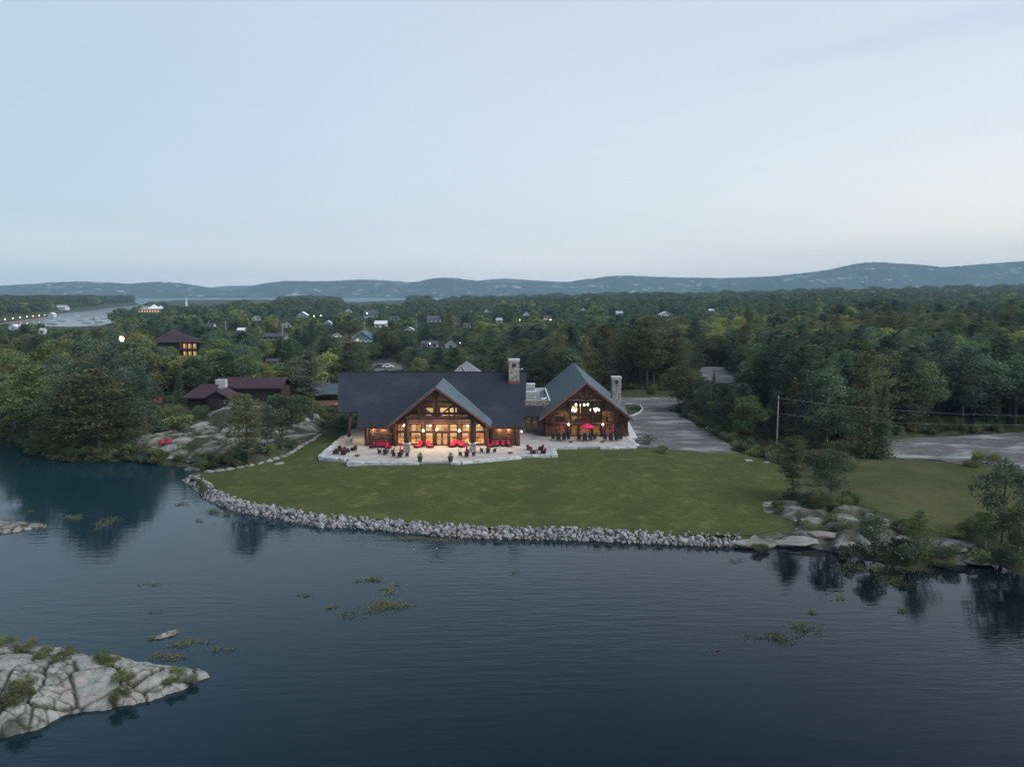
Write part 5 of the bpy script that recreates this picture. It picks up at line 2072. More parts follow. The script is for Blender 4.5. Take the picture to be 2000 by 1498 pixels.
def shrub_mesh(seed, nl=800, lsz=.17):
    rs = np.random.RandomState(seed)
    K = 10
    cl = np.stack([rs.uniform(-.75, .75, K), rs.uniform(-.75, .75, K), rs.uniform(.25, .85, K), rs.uniform(.28, .48, K), rs.rand(K)], 1)
    idx = rs.randint(0, K, nl)
    dr = rs.normal(size=(nl, 3))
    dr /= np.linalg.norm(dr, axis=1)[:, None]
    dr[:, 2] = np.abs(dr[:, 2]) * np.where(rs.rand(nl) < .8, 1, -.5)
    cen = cl[idx, :3] + dr * (cl[idx, 3] * rs.uniform(.5, 1.2, nl))[:, None]
    cen[:, 2] = np.abs(cen[:, 2])
    ax = dr + rs.normal(size=(nl, 3)) * .5
    ax[:, 2] += .4
    me = leaf_mesh('foliage', cen, lsz * rs.uniform(.6, 1.4, nl), .6, ax, cl[idx, 4] * .6 + rs.rand(nl) * .4, M['leaf_olive'], seed)
    m = MB()
    for k in range(6):
        m.tube((0, 0, -.15), tuple(cl[k, :3]), .025, .01, 4)
    return me, m


def mk(mb, name='trunk', mat='bark'):
    o = mb.build(name, M[mat])
    me = o.data
    bpy.data.objects.remove(o)
    return me


PRO = {'broadleaf_tree': [], 'pine_tree': [], 'spruce_tree': [], 'shrub': []}
for s, w, b in ((1, .33, .26), (2, .28, .22), (3, .36, .30), (4, .25, .18), (5, .31, .34), (6, .38, .24)):
    c, m = broadleaf(s, 12, w, 3600, .40, b)
    PRO['broadleaf_tree'].append((c, mk(m, mat='birch_bark' if s in (2, 4) else 'bark'), 12.0))
for s, bare, w in ((11, .24, .25), (12, .36, .22), (13, .12, .30), (14, .30, .27)):
    c, m = pine(s, 14, 74, 84, bare, .40, w)
    PRO['pine_tree'].append((c, mk(m), 14.0))
for s, w in ((21, .16), (22, .12), (23, .20)):
    c, m = spruce(s, 13, 95, 34, w)
    PRO['spruce_tree'].append((c, mk(m), 13.0))
for s in (31, 32, 33, 34, 35, 36):
    c, m = shrub_mesh(s) if s < 34 else shrub_mesh(s, 3200, .085)
    PRO['shrub'].append((c, mk(m), 1.3))
LEAFS = {'dark green': 'leaf_dark', 'mid green': 'leaf_mid', 'yellow green': 'leaf_yellow', 'olive': 'leaf_olive', 'blue green': 'leaf_blue', 'grey green': 'leaf_grey'}


def place_tree(kind, x, y, z, h, colour, label=None, group=None, rz=None, var=None, wide=1.0):
    pr = PRO[kind]
    k = var if var is not None else random.randrange(len(pr))
    cm, tm, hh = pr[k % len(pr)]
    s = h / hh
    cat = 'shrub' if kind == 'shrub' else 'tree'
    e = empty(kind, (x, y, z), random.uniform(0, 6.28) if rz is None else rz, label, cat, group)
    e.scale = (s * wide, s * wide, s)
    c = bpy.data.objects.new('foliage' if kind == 'shrub' else 'crown', cm)
    link(c, e)
    c.material_slots[0].link = 'OBJECT'
    c.material_slots[0].material = M[LEAFS[colour]]
    t_ = bpy.data.objects.new('stem' if kind == 'shrub' else 'trunk', tm)
    link(t_, e)
    return e

# ------------------------------------------------------------------ town, cabins and far things
BLOCK = []      # (px0, px1, py limit, distance): trees in front must stay below py limit


def house(px, py, wpx, wall_px, roof_px, wall, roof, label, front=True, nwin=2, lit=0, depth=.9, name='house', cat='house', chim=False, deck=None, trim='white', hide=.35):
    x, y, z = G(px, py)
    D = math.hypot(x, y)
    k = D / FPX
    w, hw, hr = wpx * k, wall_px * k, roof_px * k
    dp = w * depth
    O = (x, y + dp / 2, z - .5)
    h = empty(name, O, 0, label, cat)
    zb = z - .5
    z1 = z + hw
    y0, y1 = y, y + dp
    x0, x1 = x - w / 2, x + w / 2
    MB(O).box(x0, x1, y0, y1, zb, z1).build('wall', M[wall], h)
    ov = w * .06
    if front:       # gable towards the viewer
        p = [(x0, y0, z1), (x1, y0, z1), (x, y0, z1 + hr * .93)]
        q = [(v[0], y1, v[2]) for v in p]
        MB(O).add(p + q, [(0, 1, 2), (5, 4, 3), (0, 3, 4, 1), (1, 4, 5, 2), (2, 5, 3, 0)]).build('gable_wall', M[wall], h)
        for s in (-1, 1):
            e = x + s * (w / 2 + ov)
            ze = z1 - hr * ov / (w / 2) + .12
            a = [(x, y0 - ov, z1 + hr + .12), (x, y1 + ov, z1 + hr + .12), (e, y1 + ov, ze), (e, y0 - ov, ze)]
            if s > 0:
                a = a[::-1]
            MB(O).slab(a, .18).build('roof', M[roof], h)
            if trim:
                A, B = Vector((x, y0 - ov - .1, z1 + hr + .14)), Vector((e, y0 - ov - .1, ze + .02))
                m = MB(O)
                u = Vector((0, 0, .35))
                t_ = Vector((0, .08, 0))
                m.add([A, B, B - u, A - u, A + t_, B + t_, B - u + t_, A - u + t_], [(0, 3, 2, 1), (4, 5, 6, 7), (0, 1, 5, 4), (1, 2, 6, 5), (2, 3, 7, 6), (3, 0, 4, 7)])
                m.build('trim_board', M[trim], h)
    else:
        ym = (y0 + y1) / 2
        a = [(x0 - ov, y0 - ov, z1), (x1 + ov, y0 - ov, z1), (x1 + ov, ym, z1 + hr), (x0 - ov, ym, z1 + hr)]
        MB(O).slab(a, .2).build('roof', M[roof], h)
        a = [(x1 + ov, y1 + ov, z1), (x0 - ov, y1 + ov, z1), (x0 - ov, ym + .003, z1 + hr), (x1 + ov, ym + .003, z1 + hr)]
        MB(O).slab(a, .2).build('roof', M[roof], h)
        for xx in (x0, x1 - .2):
            p = [(xx, y0, z1), (xx, y1, z1), (xx, ym, z1 + hr * .95)]
            q = [(v[0] + .2, v[1], v[2]) for v in p]
            MB(O).add(p + q, [(0, 1, 2), (5, 4, 3), (0, 3, 4, 1), (1, 4, 5, 2), (2, 5, 3, 0)]).build('gable_wall', M[wall], h)
    for j in range(nwin):
        cx = x0 + w * (j + .5) / nwin
        ww, wh = min(1.6, w / nwin * .5), min(1.4, hw * .5)
        zc = z1 - hw * .42
        m = MB(O)
        m.box(cx - ww / 2 - .12, cx + ww / 2 + .12, y0 - .09, y0 - .01, zc - wh / 2 - .12, zc + wh / 2 + .12)
        f = m.build('window', M['white' if trim == 'white' else 'frame'], h)
        MB(O).box(cx - ww / 2, cx + ww / 2, y0 - .12, y0 - .092, zc - wh / 2, zc + wh / 2).build('pane', M['lit_window' if j < lit else 'dark_glass'], f)
    if chim:
        MB(O).box(x + w * .1, x + w * .1 + 1.4, y + dp * .35, y + dp * .35 + 1.1, z1, z1 + hr + .9).build('chimney', M['cap'], h)
    if deck:
        zd = z + hw * .35
        MB(O).box(x0 - .5, x1 + .3, y0 - 3.2, y0 - .02, zd - .2, zd).build('deck', M[deck], h)
        n = max(3, int(w / 2))
        for j in range(n + 1):
            xx = x0 - .4 + (w + .6) * j / n
            MB(O).box(xx - .06, xx + .06, y0 - 3.2, y0 - 3.08, zb - .5, zd + .9).build('deck_post', M[deck], h)
        MB(O).box(x0 - .5, x1 + .3, y0 - 3.25, y0 - 3.15, zd + .9, zd + 1.0).build('rail', M[deck], h)
        for q in range(2):
            MB(O).box(x0 - .4, x1 + .2, y0 - 3.22, y0 - 3.18, zd + .3 + q * .3, zd + .36 + q * .3).build('rail', M[deck], h)
    BLOCK.append((px - wpx * .5 - 2, px + wpx * .5 + 2, py - wall_px * hide, D))
    return h


house(707, 672, 34, 13, 12, 'blue_wall', 'teal_roof', 'two storey teal house with white trimmed front gable and a deck among the town trees', True, 2, 1, 1.3, deck='white')
house(743, 640, 22, 7, 6, 'white', 'white', 'white roofed low building just above and right of the teal gabled house', False, 2)
house(724, 622, 26, 8, 8, 'grey_wall', 'dark_roof', 'grey house with dark roof beside the brightest street lamp of the town', False, 3, 0)
house(590, 622, 18, 6, 6, 'grey_wall', 'white', 'pale house among trees left of the twin street lamps', True, 1)
house(847, 632, 24, 8, 7, 'white', 'dark_roof', 'white house with blue grey roof and twin dormers beyond the lodge', False, 3)
house(838, 680, 30, 8, 6, 'grey_wall', 'dark_roof', 'low dark roofed house beneath a round street lamp above the lodge ridge', False, 3)
house(880, 682, 20, 9, 6, 'white', 'dark_roof', 'white walled house with slate roof right of the pale dead tree', True, 1)
house(975, 632, 12, 6, 5, 'white', 'grey_wall', 'small white shed roofed house above the first lodge chimney', False, 1)
house(1028, 619, 12, 5, 5, 'white', 'dark_roof', 'tiny white gabled house above the gap between the lodges', True, 1)
house(1069, 626, 15, 5, 5, 'white', 'dark_roof', 'dark roofed house with an orange lit window beside a pole', False, 2, 1)
house(1210, 617, 13, 5, 4, 'white', 'grey_wall', 'pale square house left of the white gabled house', False, 1)
house(1302, 619, 26, 4, 6, 'white', 'white', 'white gabled house standing alone in the forest right of centre', True, 2)
house(534, 664, 40, 6, 6, 'grey_wall', 'dark_roof', 'long low grey house above the little red cabin', False, 4)
house(531, 717, 22, 11, 4, 'red_roof', 'dark_roof', 'small red cabin with a timber deck on the slope', False, 2, 0, deck='plank', trim='frame', hide=.8)
house(25, 645, 14, 5, 4, 'white', 'white', 'white gabled shed by the docks at the left edge', True, 1)
house(82, 655, 9, 9, 3, 'white', 'grey_wall', 'narrow white building right of the white shed by the docks', False, 1)
house(118, 609, 16, 4, 4, 'white', 'grey_wall', 'pale marina house on the far bank left of the bay', False, 2)
house(100, 620, 9, 5, 3, 'white', 'white', 'white boathouse at the end of the lit dock', True, 1)
house(1390, 611, 10, 4, 3, 'grey_wall', 'white', 'small pale roof far off in the forest right of the white gabled house', False, 1)
house(950, 612, 10, 4, 4, 'white', 'dark_roof', 'small white house half hidden in trees left of the shed roofed one', True, 1)
house(657, 660, 14, 5, 4, 'grey_wall', 'dark_roof', 'small grey house left of the teal gabled house', True, 1, 1)

for (px, py, w_, wl, rf, lb) in ((560, 640, 14, 5, 'dark_roof', 'small pale house left of the twin street lamps, lower down'), (640, 636, 13, 5, 'white', 'small white roofed house left of the bright street lamp'), (680, 612, 11, 4, 'dark_roof', 'tiny pale house just below the lake strip'), (770, 627, 16, 5, 'dark_roof', 'pale house with dark roof right of the white roofed building'), (800, 648, 15, 5, 'white', 'white roofed garage left of the white house with dormers'), (912, 640, 13, 5, 'dark_roof', 'small house right of the pale dead tree'), (500, 628, 14, 5, 'dark_roof', 'small grey house left of centre under the skyline trees'), (470, 650, 13, 5, 'white', 'pale shed right of the inn among trees'), (410, 640, 14, 5, 'dark_roof', 'pale cottage above the inn roof end'), (1140, 610, 11, 4, 'white', 'tiny white roof between the two slim far poles'), (600, 700, 16, 5, 'grey_wall', 'grey shed right of the little red cabin')):
    house(px, py, w_, wl, 4, 'white' if rf == 'dark_roof' else 'grey_wall', rf, lb, px % 20 < 10, 2)


# dark red inn on the left
def inn():
    x, y, z = G(343, 700)
    D = math.hypot(x, y)
    k = D / FPX
    O = (x, y, z)
    h = empty('inn', O, 0, 'large two storey inn with maroon hipped roof and glowing orange balconies behind the trees', 'inn')
    w = 84 * k
    x0, x1 = x - w / 2, x + w / 2
    z1 = z + 30 * k
    MB(O).box(x0 + 1, x1 - 1, y, y + 14, z - .5, z1).build('wall', M['dark_wall'], h)
    rz_ = z1 + 17 * k
    xa = x0 + w * .30
    m = MB(O)
    p = [(x0 - 1, y - 1.2, z1 - .2), (x1 + 1, y - 1.2, z1 - .2), (x1 + 1, y + 15, z1 - .2), (x0 - 1, y + 15, z1 - .2), (x0 + w * .28, y + 6.5, rz_), (x0 + w * .5, y + 6.5, rz_ - .5), (x1 - w * .25, y + 6.5, rz_ - 2.2)]
    m.add(p, [(0, 1, 6, 5, 4), (1, 2, 6), (2, 3, 4, 5, 6), (3, 0, 4), (3, 2, 1, 0)]).build('roof', M['red_roof'], h)
    for j in range(5):
        a = x0 + w * (.06 + j * .11)
        f = MB(O).box(a, a + 1.5, y - .08, y - .004, z1 - 3.0, z1 - 1.4).build('window', M['frame'], h)
        MB(O).box(a + .1, a + 1.4, y - .11, y - .082, z1 - 2.9, z1 - 1.5).build('pane', M['dark_glass'], f)
    a = PY(357, 690, y)[0]
    b = PY(386, 690, y)[0]
    for lv in range(2):
        zc = z1 - 3.2 - lv * 3.4
        MB(O).box(a, b, y - 2.2, y - .02, zc - .2, zc).build('balcony', M['fascia'], h)
        for j in range(4):
            xx = a + (b - a) * j / 3
            MB(O).box(xx - .12, xx + .12, y - 2.2, y - 1.96, zc - 3.2, zc + 2.8).build('balcony_post', M['fascia'], h)
        MB(O).box(a, b, y - 2.25, y - 2.2, zc + .85, zc + .95).build('rail', M['fascia'], h)
        for j in range(3):
            xx = a + (b - a) * (j + .2) / 3
            f = MB(O).box(xx - .1, xx + (b - a) * .2 + .1, y - .12, y - .004, zc + .2, zc + 2.3).build('window', M['frame'], h)
            MB(O).box(xx, xx + (b - a) * .2, y - .16, y - .122, zc + .3, zc + 2.2).build('pane', M['lit_window'], f)
    lamp(a + 1, y - 1.5, z1 - 1.2, 90, .2, (1, .5, .2))
    lamp(b - 1, y - 1.5, z1 - 4.8, 90, .2, (1, .5, .2))
    BLOCK.append((303, 352, 676, D))
    BLOCK.append((352, 390, 694, D))
    return h


inn()


def street_lamp(px, py, zh, label, mat='town_lamp', r=.22, group='street lamps of the town'):
    """a lamp head seen at (px, py), zh metres above its ground"""
    x, y, z = G(px, py)
    for k in range(10):
        d = pray(px, py)
        t_ = (z + zh - HCAM) / d[2] if d[2] < 0 else 500
        x, y = d[0] * t_, d[1] * t_
        z = .5 * z + .5 * Tz(x, y)
    D = math.hypot(x, y)
    O = (x, y, z)
    s = empty('street_lamp', O, 0, label, 'street lamp', group)
    MB(O).tube((x, y + .6, z - .4), (x, y + .6, z + zh + .3), .09, .06, 6).build('pole', M['pole'], s)
    MB(O).tube((x, y + .6, z + zh + .25), (x, y - .3, z + zh + .3), .04, None, 5).build('arm', M['dark_metal'], s)
    MB(O).ball((x, y - .3, z + zh), max(r, D * .00042), 8, 6).build('bulb', M[mat], s)
    BLOCK.append((px - 5, px + 5, py + 4, D))
    return s


street_lamp(717, 612, 7, 'brightest street lamp of the town in front of the grey house')
street_lamp(613.5, 617, 7, 'left one of the twin orange street lamps')
street_lamp(626.5, 616.5, 7, 'right one of the twin orange street lamps')
street_lamp(840, 671, 6, 'white street lamp over the low dark roofed house', 'flood', .2)
street_lamp(899, 670, 6, 'small white lamp right of the slate roofed house', 'town_lamp', .16)
street_lamp(1075, 625, 6, 'pale orange lamp by the dark roofed house beyond the dining hall', 'town_lamp', .3)
street_lamp(1015, 625, 6, 'faint white lamp above the tall lodge chimney', 'town_lamp', .16)
street_lamp(237, 663, 7, 'dazzling floodlight glowing among the trees left of the inn', 'flood', 1.35, 'lamps on the left bank')
street_lamp(357, 677, 5, 'small white lamp at the left side of the inn balcony', 'town_lamp', .2, 'lamps on the left bank')
street_lamp(388, 674.5, 5, 'small orange lamp at the right end of the inn', 'town_lamp', .2, 'lamps on the left bank')


def pavilion():
    x, y, z = G(294, 611)
    D = math.hypot(x, y)
    k = D / FPX
    O = (x, y, z)
    p = empty('pavilion', O, 0, 'white pavilion with two tall tent roofs and a row of spires by the bay', 'pavilion')
    zt = z + 6 * k
    xa, xb = x - 22 * k, x + 21 * k
    MB(O).box(xa, xb, y, y + 18, z - .5, zt).build('wall', M['fascia'], p)
    for j in range(9):
        a = xa + (xb - xa) * (j + .15) / 9
        f = MB(O).box(a, a + (xb - xa) * .07, y - .15, y - .01, z + .4, zt - .6).build('window', M['white'], p)
        MB(O).box(a + .2, a + (xb - xa) * .07 - .2, y - .2, y - .152, z + .7, zt - .9).build('pane', M['lit_window'], f)
    MB(O).box(xa - 1, xb + 1, y - 1.5, y + 19, zt, zt + 1.2 * k).build('roof', M['white'], p)
    zr = zt + 1.2 * k
    for (c, wd, hh) in ((x + 3 * k, 8.5, 7.5), (x + 15.5 * k, 6.0, 5.2)):
        m = MB(O)
        e = wd * k
        cy_ = y + e
        m.add([(c - e, cy_ - e, zr), (c + e, cy_ - e, zr), (c + e, cy_ + e, zr), (c - e, cy_ + e, zr), (c, cy_, zr + hh * k)], [(0, 1, 4), (1, 2, 4), (2, 3, 4), (3, 0, 4)])
        m.build('tent_roof', M['white'], p)
    for j in range(5):
        c = xa + (2 + j * 3.6) * k
        MB(O).lathe((c, y + 3, zr), [(1.2 * k, 0), (1.0 * k, 1.5 * k), (.1 * k, 5.6 * k)], 6).build('spire', M['white'], p)
    BLOCK.append((268, 318, 612, D))


pavilion()


def church():
    x, y, z = G(363.5, 600)
    D = math.hypot(x, y)
    k = D / FPX
    O = (x, y, z)
    c = empty('church', O, 0, 'slender white church spire rising above the distant trees', 'church')
    MB(O).box(x - 1.4 * k, x + 1.4 * k, y, y + 3 * k, z - .5, z + 7 * k).build('tower', M['white'], c)
    m = MB(O)
    m.lathe((x, y + 1.5 * k, z + 7 * k), [(1.7 * k, 0), (.05 * k, 11 * k)], 6)
    m.build('spire', M['white'], c)
    MB(O).box(x - 3 * k, x + 9 * k, y + 3 * k, y + 8 * k, z - .5, z + 3 * k).build('nave', M['white'], c)
    BLOCK.append((360, 367, 598, D))


church()


# docks, boats and lamps of the marina
def dock(px0, py0, px1, py1, label):
    a = Vector((*PZ(px0, py0, .6), .6))
    b = Vector((*PZ(px1, py1, .6), .6))
    O = tuple(a)
    d = empty('dock', O, 0, label, 'dock', 'docks of the marina')
    n = (b - a).normalized()
    s = Vector((-n.y, n.x, 0)) * 1.8
    m = MB(O)
    m.slab([a - s, b - s, b + s, a + s], .35).build('deck', M['plank'], d)
    k = int((b - a).length / 18)
    for j in range(k + 1):
        c = a + (b - a) * (j / max(1, k))
        MB(O).tube(c + s - Vector((0, 0, 1.2)), c + s + Vector((0, 0, .8)), .25, None, 6).build('piling', M['pole'], d)
    return a, b


a, b = dock(-40, 638, 92, 621, 'long dock with a row of small lamps along the left shore')
for k in range(9):
    c = a + (b - a) * ((k + .9) / 9.3)
    e = empty('dock_lamp', tuple(c), 0, 'small dock lamp, number %s from the left along the long lit dock' % ('one two three four five six seven eight nine'.split()[k]), 'lamp', 'lamps along the dock')
    MB().tube((0, 0, 0), (0, 0, 4.2), .09, None, 5).build('post', M['pole'], e)
    MB().ball((0, 0, 4.3), .28, 8, 6).build('bulb', M['town_lamp'], e)
dock(150, 618, 262, 604, 'slim dock across the mouth of the bay')


def boat(px, py, ln, rz, label, sail=False, col='white'):
    x, y = PZ(px, py, .2)
    e = empty('boat', (x, y, 0), rz, label, 'boat', 'boats in the marina')
    m = MB()
    w = ln * .30
    sec = [(-.5, .85, .55), (-.2, 1.0, .5), (.2, .9, .55), (.42, .45, .7), (.5, .03, .8)]
    v = []
    for (t_, ww, hh) in sec:
        v += [(t_ * ln, -ww * w / 2, hh * ln * .16), (t_ * ln, -ww * w * .35, 0), (t_ * ln, ww * w * .35, 0), (t_ * ln, ww * w / 2, hh * ln * .16)]
    f = []
    for j in range(4):
        for q in range(3):
            f.append((j * 4 + q, j * 4 + q + 1, (j + 1) * 4 + q + 1, (j + 1) * 4 + q))
        f.append((j * 4 + 3, j * 4, (j + 1) * 4, (j + 1) * 4 + 3))
    f += [(0, 1, 2, 3)]
    m.add(v, f).build('hull', M[col], e)
    MB().box(-.12 * ln, .2 * ln, -w * .3, w * .3, ln * .085, ln * .2).build('cabin', M['white'], e)
    MB().box(-.10 * ln, .203 * ln, -w * .305, w * .305, ln * .135, ln * .17).build('cabin_window', M['dark_glass'], e)
    if sail:
        MB().tube((0, 0, .1 * ln), (0, 0, 1.3 * ln), .08, .05, 5).build('mast', M['white'], e)
        MB().tube((0, 0, .28 * ln), (-.45 * ln, 0, .28 * ln), .07, None, 5).build('boom', M['white'], e)
    return e


_bt = [(160, 626, 11, .2, 'white'), (172, 631, 12, .1, 'white'), (184, 624, 12, -.3, 'white'), (196, 629, 13, .2, 'white'), (206, 622, 11, .1, 'white'), (188, 637, 14, .15, 'white'), (214, 613, 12, .4, 'white'), (150, 619, 10, 1.2, 'white'), (104, 633, 13, .1, 'white'), (122, 627, 12, .2, 'white'), (95, 640, 11, 0, 'teal_roof')]
_bl = ['white motor boat moored leftmost of the cluster in the bay', 'white cabin boat second from the left in the bay cluster', 'white boat behind the middle of the bay cluster', 'white cabin boat in the middle of the bay cluster', 'white boat at the right of the bay cluster', 'largest white cruiser, nearest of the boats in the bay', 'white boat moored by the slim dock at the tree point', 'white sailboat turned side on left of the bay cluster', 'white boat tied beside the long lit dock', 'white boat between the lit dock and the bay cluster', 'dark hulled boat at the near end of the lit dock']
for (px, py, ln, rz, col), lb in zip(_bt, _bl):
    boat(px, py, ln, rz, lb, sail=(px in (150, 122)), col=col)
BLOCK.append((90, 216, 642, 1300))


# cabins on the rock slope
def cabin():
    x, y, z = G(405, 799)
    z = max(z, 4.8)
    O = (x, y, z)
    c = empty('cabin', O, 0, 'low dark stained cabin with maroon roof and pale stone chimney on the rock slope', 'cabin')
    k = math.hypot(x, y) / FPX
    x0, x1 = x - 36 * k, x + 44 * k
    z1 = z + 24 * k
    MB(O).box(x0, x1, y, y + 9, z - 3.0, z1).build('wall', M['dark_wall'], c)
    zr = z + 43 * k
    xm = x + 8 * k
    MB(O).slab([(x0 - 1, y - 1, z1 - .2), (xm + .2 * (x1 - xm), y - 1, z1 - .2), (xm, y + 5, zr), (x0 + 1.2, y + 5, zr - .2)], .25).build('roof', M['red_roof'], c)
    MB(O).slab([(xm, y + 5.003, zr), (x1 + 1, y + 10, z1 - .2), (x0 - 1, y + 10, z1 - .2), (x0 + 1.2, y + 5.003, zr - .2)], .25).build('roof', M['red_roof'], c)
    # gable turned to the water
    xg = x + 24 * k
    MB(O).add([(xg - 20 * k, y - 1.5, z1), (xg + 20 * k, y - 1.5, z1), (xg, y - 1.5, z1 + 11 * k), (xg - 20 * k, y + 5, z1), (xg + 20 * k, y + 5, z1), (xg, y + 5, z1 + 11 * k)], [(0, 1, 2), (5, 4, 3), (0, 3, 4, 1), (1, 4, 5, 2), (2, 5, 3, 0)]).build('gable_wall', M['dark_wall'], c)
    for s in (-1, 1):
        p = [(xg, y - 2.2, z1 + 12.5 * k), (xg, y + 5, z1 + 12.5 * k), (xg + s * 22.5 * k, y + 5, z1 - .1), (xg + s * 22.5 * k, y - 2.2, z1 - .1)]
        MB(O).slab(p if s < 0 else p[::-1], .22).build('porch_roof', M['red_roof'], c)
    MB(O).box(xg - 19 * k, xg + 19 * k, y - 1.5, y - .02, z - 2, z1 - .02).build('porch_wall', M['dark_wall'], c)
    for j in range(3):
        a = xg - 14 * k + j * 10 * k
        f = MB(O).box(a, a + 1.0, y - 1.6, y - 1.504, z + 1.0, z + 2.0).build('window', M['frame'], c)
        MB(O).box(a + .1, a + .9, y - 1.64, y - 1.602, z + 1.1, z + 1.9).build('pane', M['dark_glass'], f)
    MB(O).box(x + 2 * k, x + 21 * k, y + 4.6, y + 6, zr - 1.2, zr + 7 * k).build('chimney', M['cap'], c)
    # rear wing
    e = x1 + 74 * k
    z2 = z1 + 8 * k
    yw = y + 8
    MB(O).box(x1 - 2, e, yw, yw + 7, z - 2, z2 - .1).build('wing_wall', M['dark_wall'], c)
    MB(O).slab([(x1 - 6, yw - .8, z2), (e + .6, yw - .8, z2), (e + .3, yw + 4, z2 + 17 * k), (x1 - 7, yw + 4, z2 + 17 * k)], .25).build('wing_roof', M['red_roof'], c)
    MB(O).slab([(e + .6, yw + 8.5, z2), (x1 - 6, yw + 8.5, z2), (x1 - 7, yw + 4.003, z2 + 17 * k), (e + .3, yw + 4.003, z2 + 17 * k)], .25).build('wing_roof', M['red_roof'], c)
    BLOCK.append((365, 440, 775, math.hypot(x, y)))
    BLOCK.append((440, 520, 768, math.hypot(x, y)))


cabin()


def shed():
    x, y, z = G(638, 800)
    y += 6
    x = (638 - 1000) / FPX * y * 1.01
    z = 5.0
    O = (x, y, z)
    k = y / FPX
    s = empty('boat_house', O, 0, 'dark blue roofed building on stilts with a new timber balcony left of the main lodge', 'building')
    x0, x1 = x - 29 * k, x + 26 * k
    zf = PY(638, 790, y)[2]
    zt = PY(638, 768, y + 1)[2]
    MB(O).box(x0, x1, y + 2.5, y + 9, zf, zt).build('wall', M['dark_wall'], s)
    MB(O).slab([(x0 - .5, y - .6, zt), (x1 + .5, y - .6, zt), (x1 + .4, y + 4.2, zt + 2.1), (x0 - .4, y + 4.2, zt + 2.1)], .22).build('roof', M['teal_roof'], s)
    MB(O).slab([(x1 + .5, y + 9.6, zt), (x0 - .5, y + 9.6, zt), (x0 - .4, y + 4.203, zt + 2.1), (x1 + .4, y + 4.203, zt + 2.1)], .22).build('roof', M['teal_roof'], s)
    MB(O).box(x0, x1, y, y + 2.48, zf - .2, zf).build('balcony', M['plank'], s)
    for q in range(2):
        MB(O).box(x0, x1, y - .04, y, zf + .25 + .4 * q, zf + .5 + .4 * q).build('balcony_board', M['plank'], s)
    for j in range(5):
        xx = x0 + (x1 - x0) * j / 4
        MB(O).box(xx - .09, xx + .09, y - .02, y + .16, 1.5, zt - .05).build('post', M['dark_wall'], s)
    MB(O).box(x0 + .6, x1 - .4, y + 2.0, y + 8.5, 1.5, zf - .22).build('base_wall', M['masonry'], s)
    BLOCK.append((612, 662, 796, y))


shed()


# deck slab with red chairs left of the cabin
def cabin_deck():
    x, y, z = G(303, 793)
    m = MB((x, y, z))
    m.box(x - 4, x + 5.5, y - 1.6, y + 2.6, z - .4, z + .33)
    o = m.build('wooden_deck', M['grey_wall'])
    o.location = (x, y, z)
    tag(o, 'small weathered grey deck carrying three red chairs left of the cabin', 'deck')


cabin_deck()


# parked cars beyond the lodge
def car(px, py, rz, col, label):
    x, y, z = G(px, py)
    c = empty('parked_car', (x, y, z + .05), rz, label, 'car', 'cars in the parking area beyond the lodge')
    L2, W2 = 2.25, .88
    prof = [(-L2, .35), (-L2 + .05, .85), (-1.5, .95), (-1.0, 1.42), (.55, 1.44), (1.15, .98), (2.05, .85), (L2, .55), (L2, .35)]
    m = MB()
    a = [(u, -W2, v) for u, v in prof]
    b = [(u, W2, v) for u, v in prof]
    n = len(prof)
    m.add(a + b, [tuple(range(n)), tuple(range(2 * n - 1, n - 1, -1))] + [(k, n + k, n + (k + 1) % n, (k + 1) % n) for k in range(n)])
    m.build('body', M[col], c)
    for s in (-1, 1):
        MB().add([(-1.35, s * (W2 + .01), 1.0), (-.95, s * (W2 + .01), 1.36), (.5, s * (W2 + .01), 1.38), (.98, s * (W2 + .01), 1.0)], [(0, 1, 2, 3)]).build('side_window', M['dark_glass'], c)
        for u in (-1.35, 1.35):
            MB().tube((u, s * (W2 - .1), .34), (u, s * (W2 + .03), .34), .34, None, 12).build('wheel', M['dark_metal'], c)
    return c


car(742, 719, .1, 'dark_roof', 'dark car at the near left of the parking area')
car(758, 719, .1, 'white', 'white car at the near right of the parking area')
car(743, 709, .1, 'teal_roof', 'teal car in the second row, left in the parking area')
car(762, 708, .1, 'dark_roof', 'dark car in the second row, right in the parking area')
BLOCK.append((728, 770, 722, 320))


# utility poles and wires
def utility_pole(px, py_top, py_base, label, cross=False, ztop=None, D=None, r=.14, group='wooden utility poles'):
    x, y, z = G(px, py_base)
    zt = PY(px, py_top, y)[2]
    O = (x, y, z)
    p = empty('utility_pole', O, 0, label, 'utility pole', group)
    MB(O).tube((x, y, z - .5), (x, y, zt), r, r * .75, 10).build('pole', M['pole'], p)
    if cross:
        MB(O).box(x - 1.2, x + 1.2, y - .08, y + .08, zt - 1.0, zt - .8).build('crossarm', M['pole'], p)
        for s in (-1, 0, 1):
            MB(O).lathe((x + s * 1.05, y, zt - .8), [(.05, 0), (.08, .12), (.03, .2)], 6).build('insulator', M['steel'], p)
    else:
        MB(O).lathe((x, y, zt), [(r * .9, 0), (r * .3, .15)], 8).build('pole_cap', M['steel'], p)
        MB(O).box(x - .25, x + .25, y - r - .05, y - r + .03, zt - .6, zt - .35).build('bracket', M['dark_metal'], p)
    return x, y, zt


xp, yp, zp = utility_pole(1516.5, 775, 884, 'tall pale wooden utility pole beside the lawn with two thin wires running right')


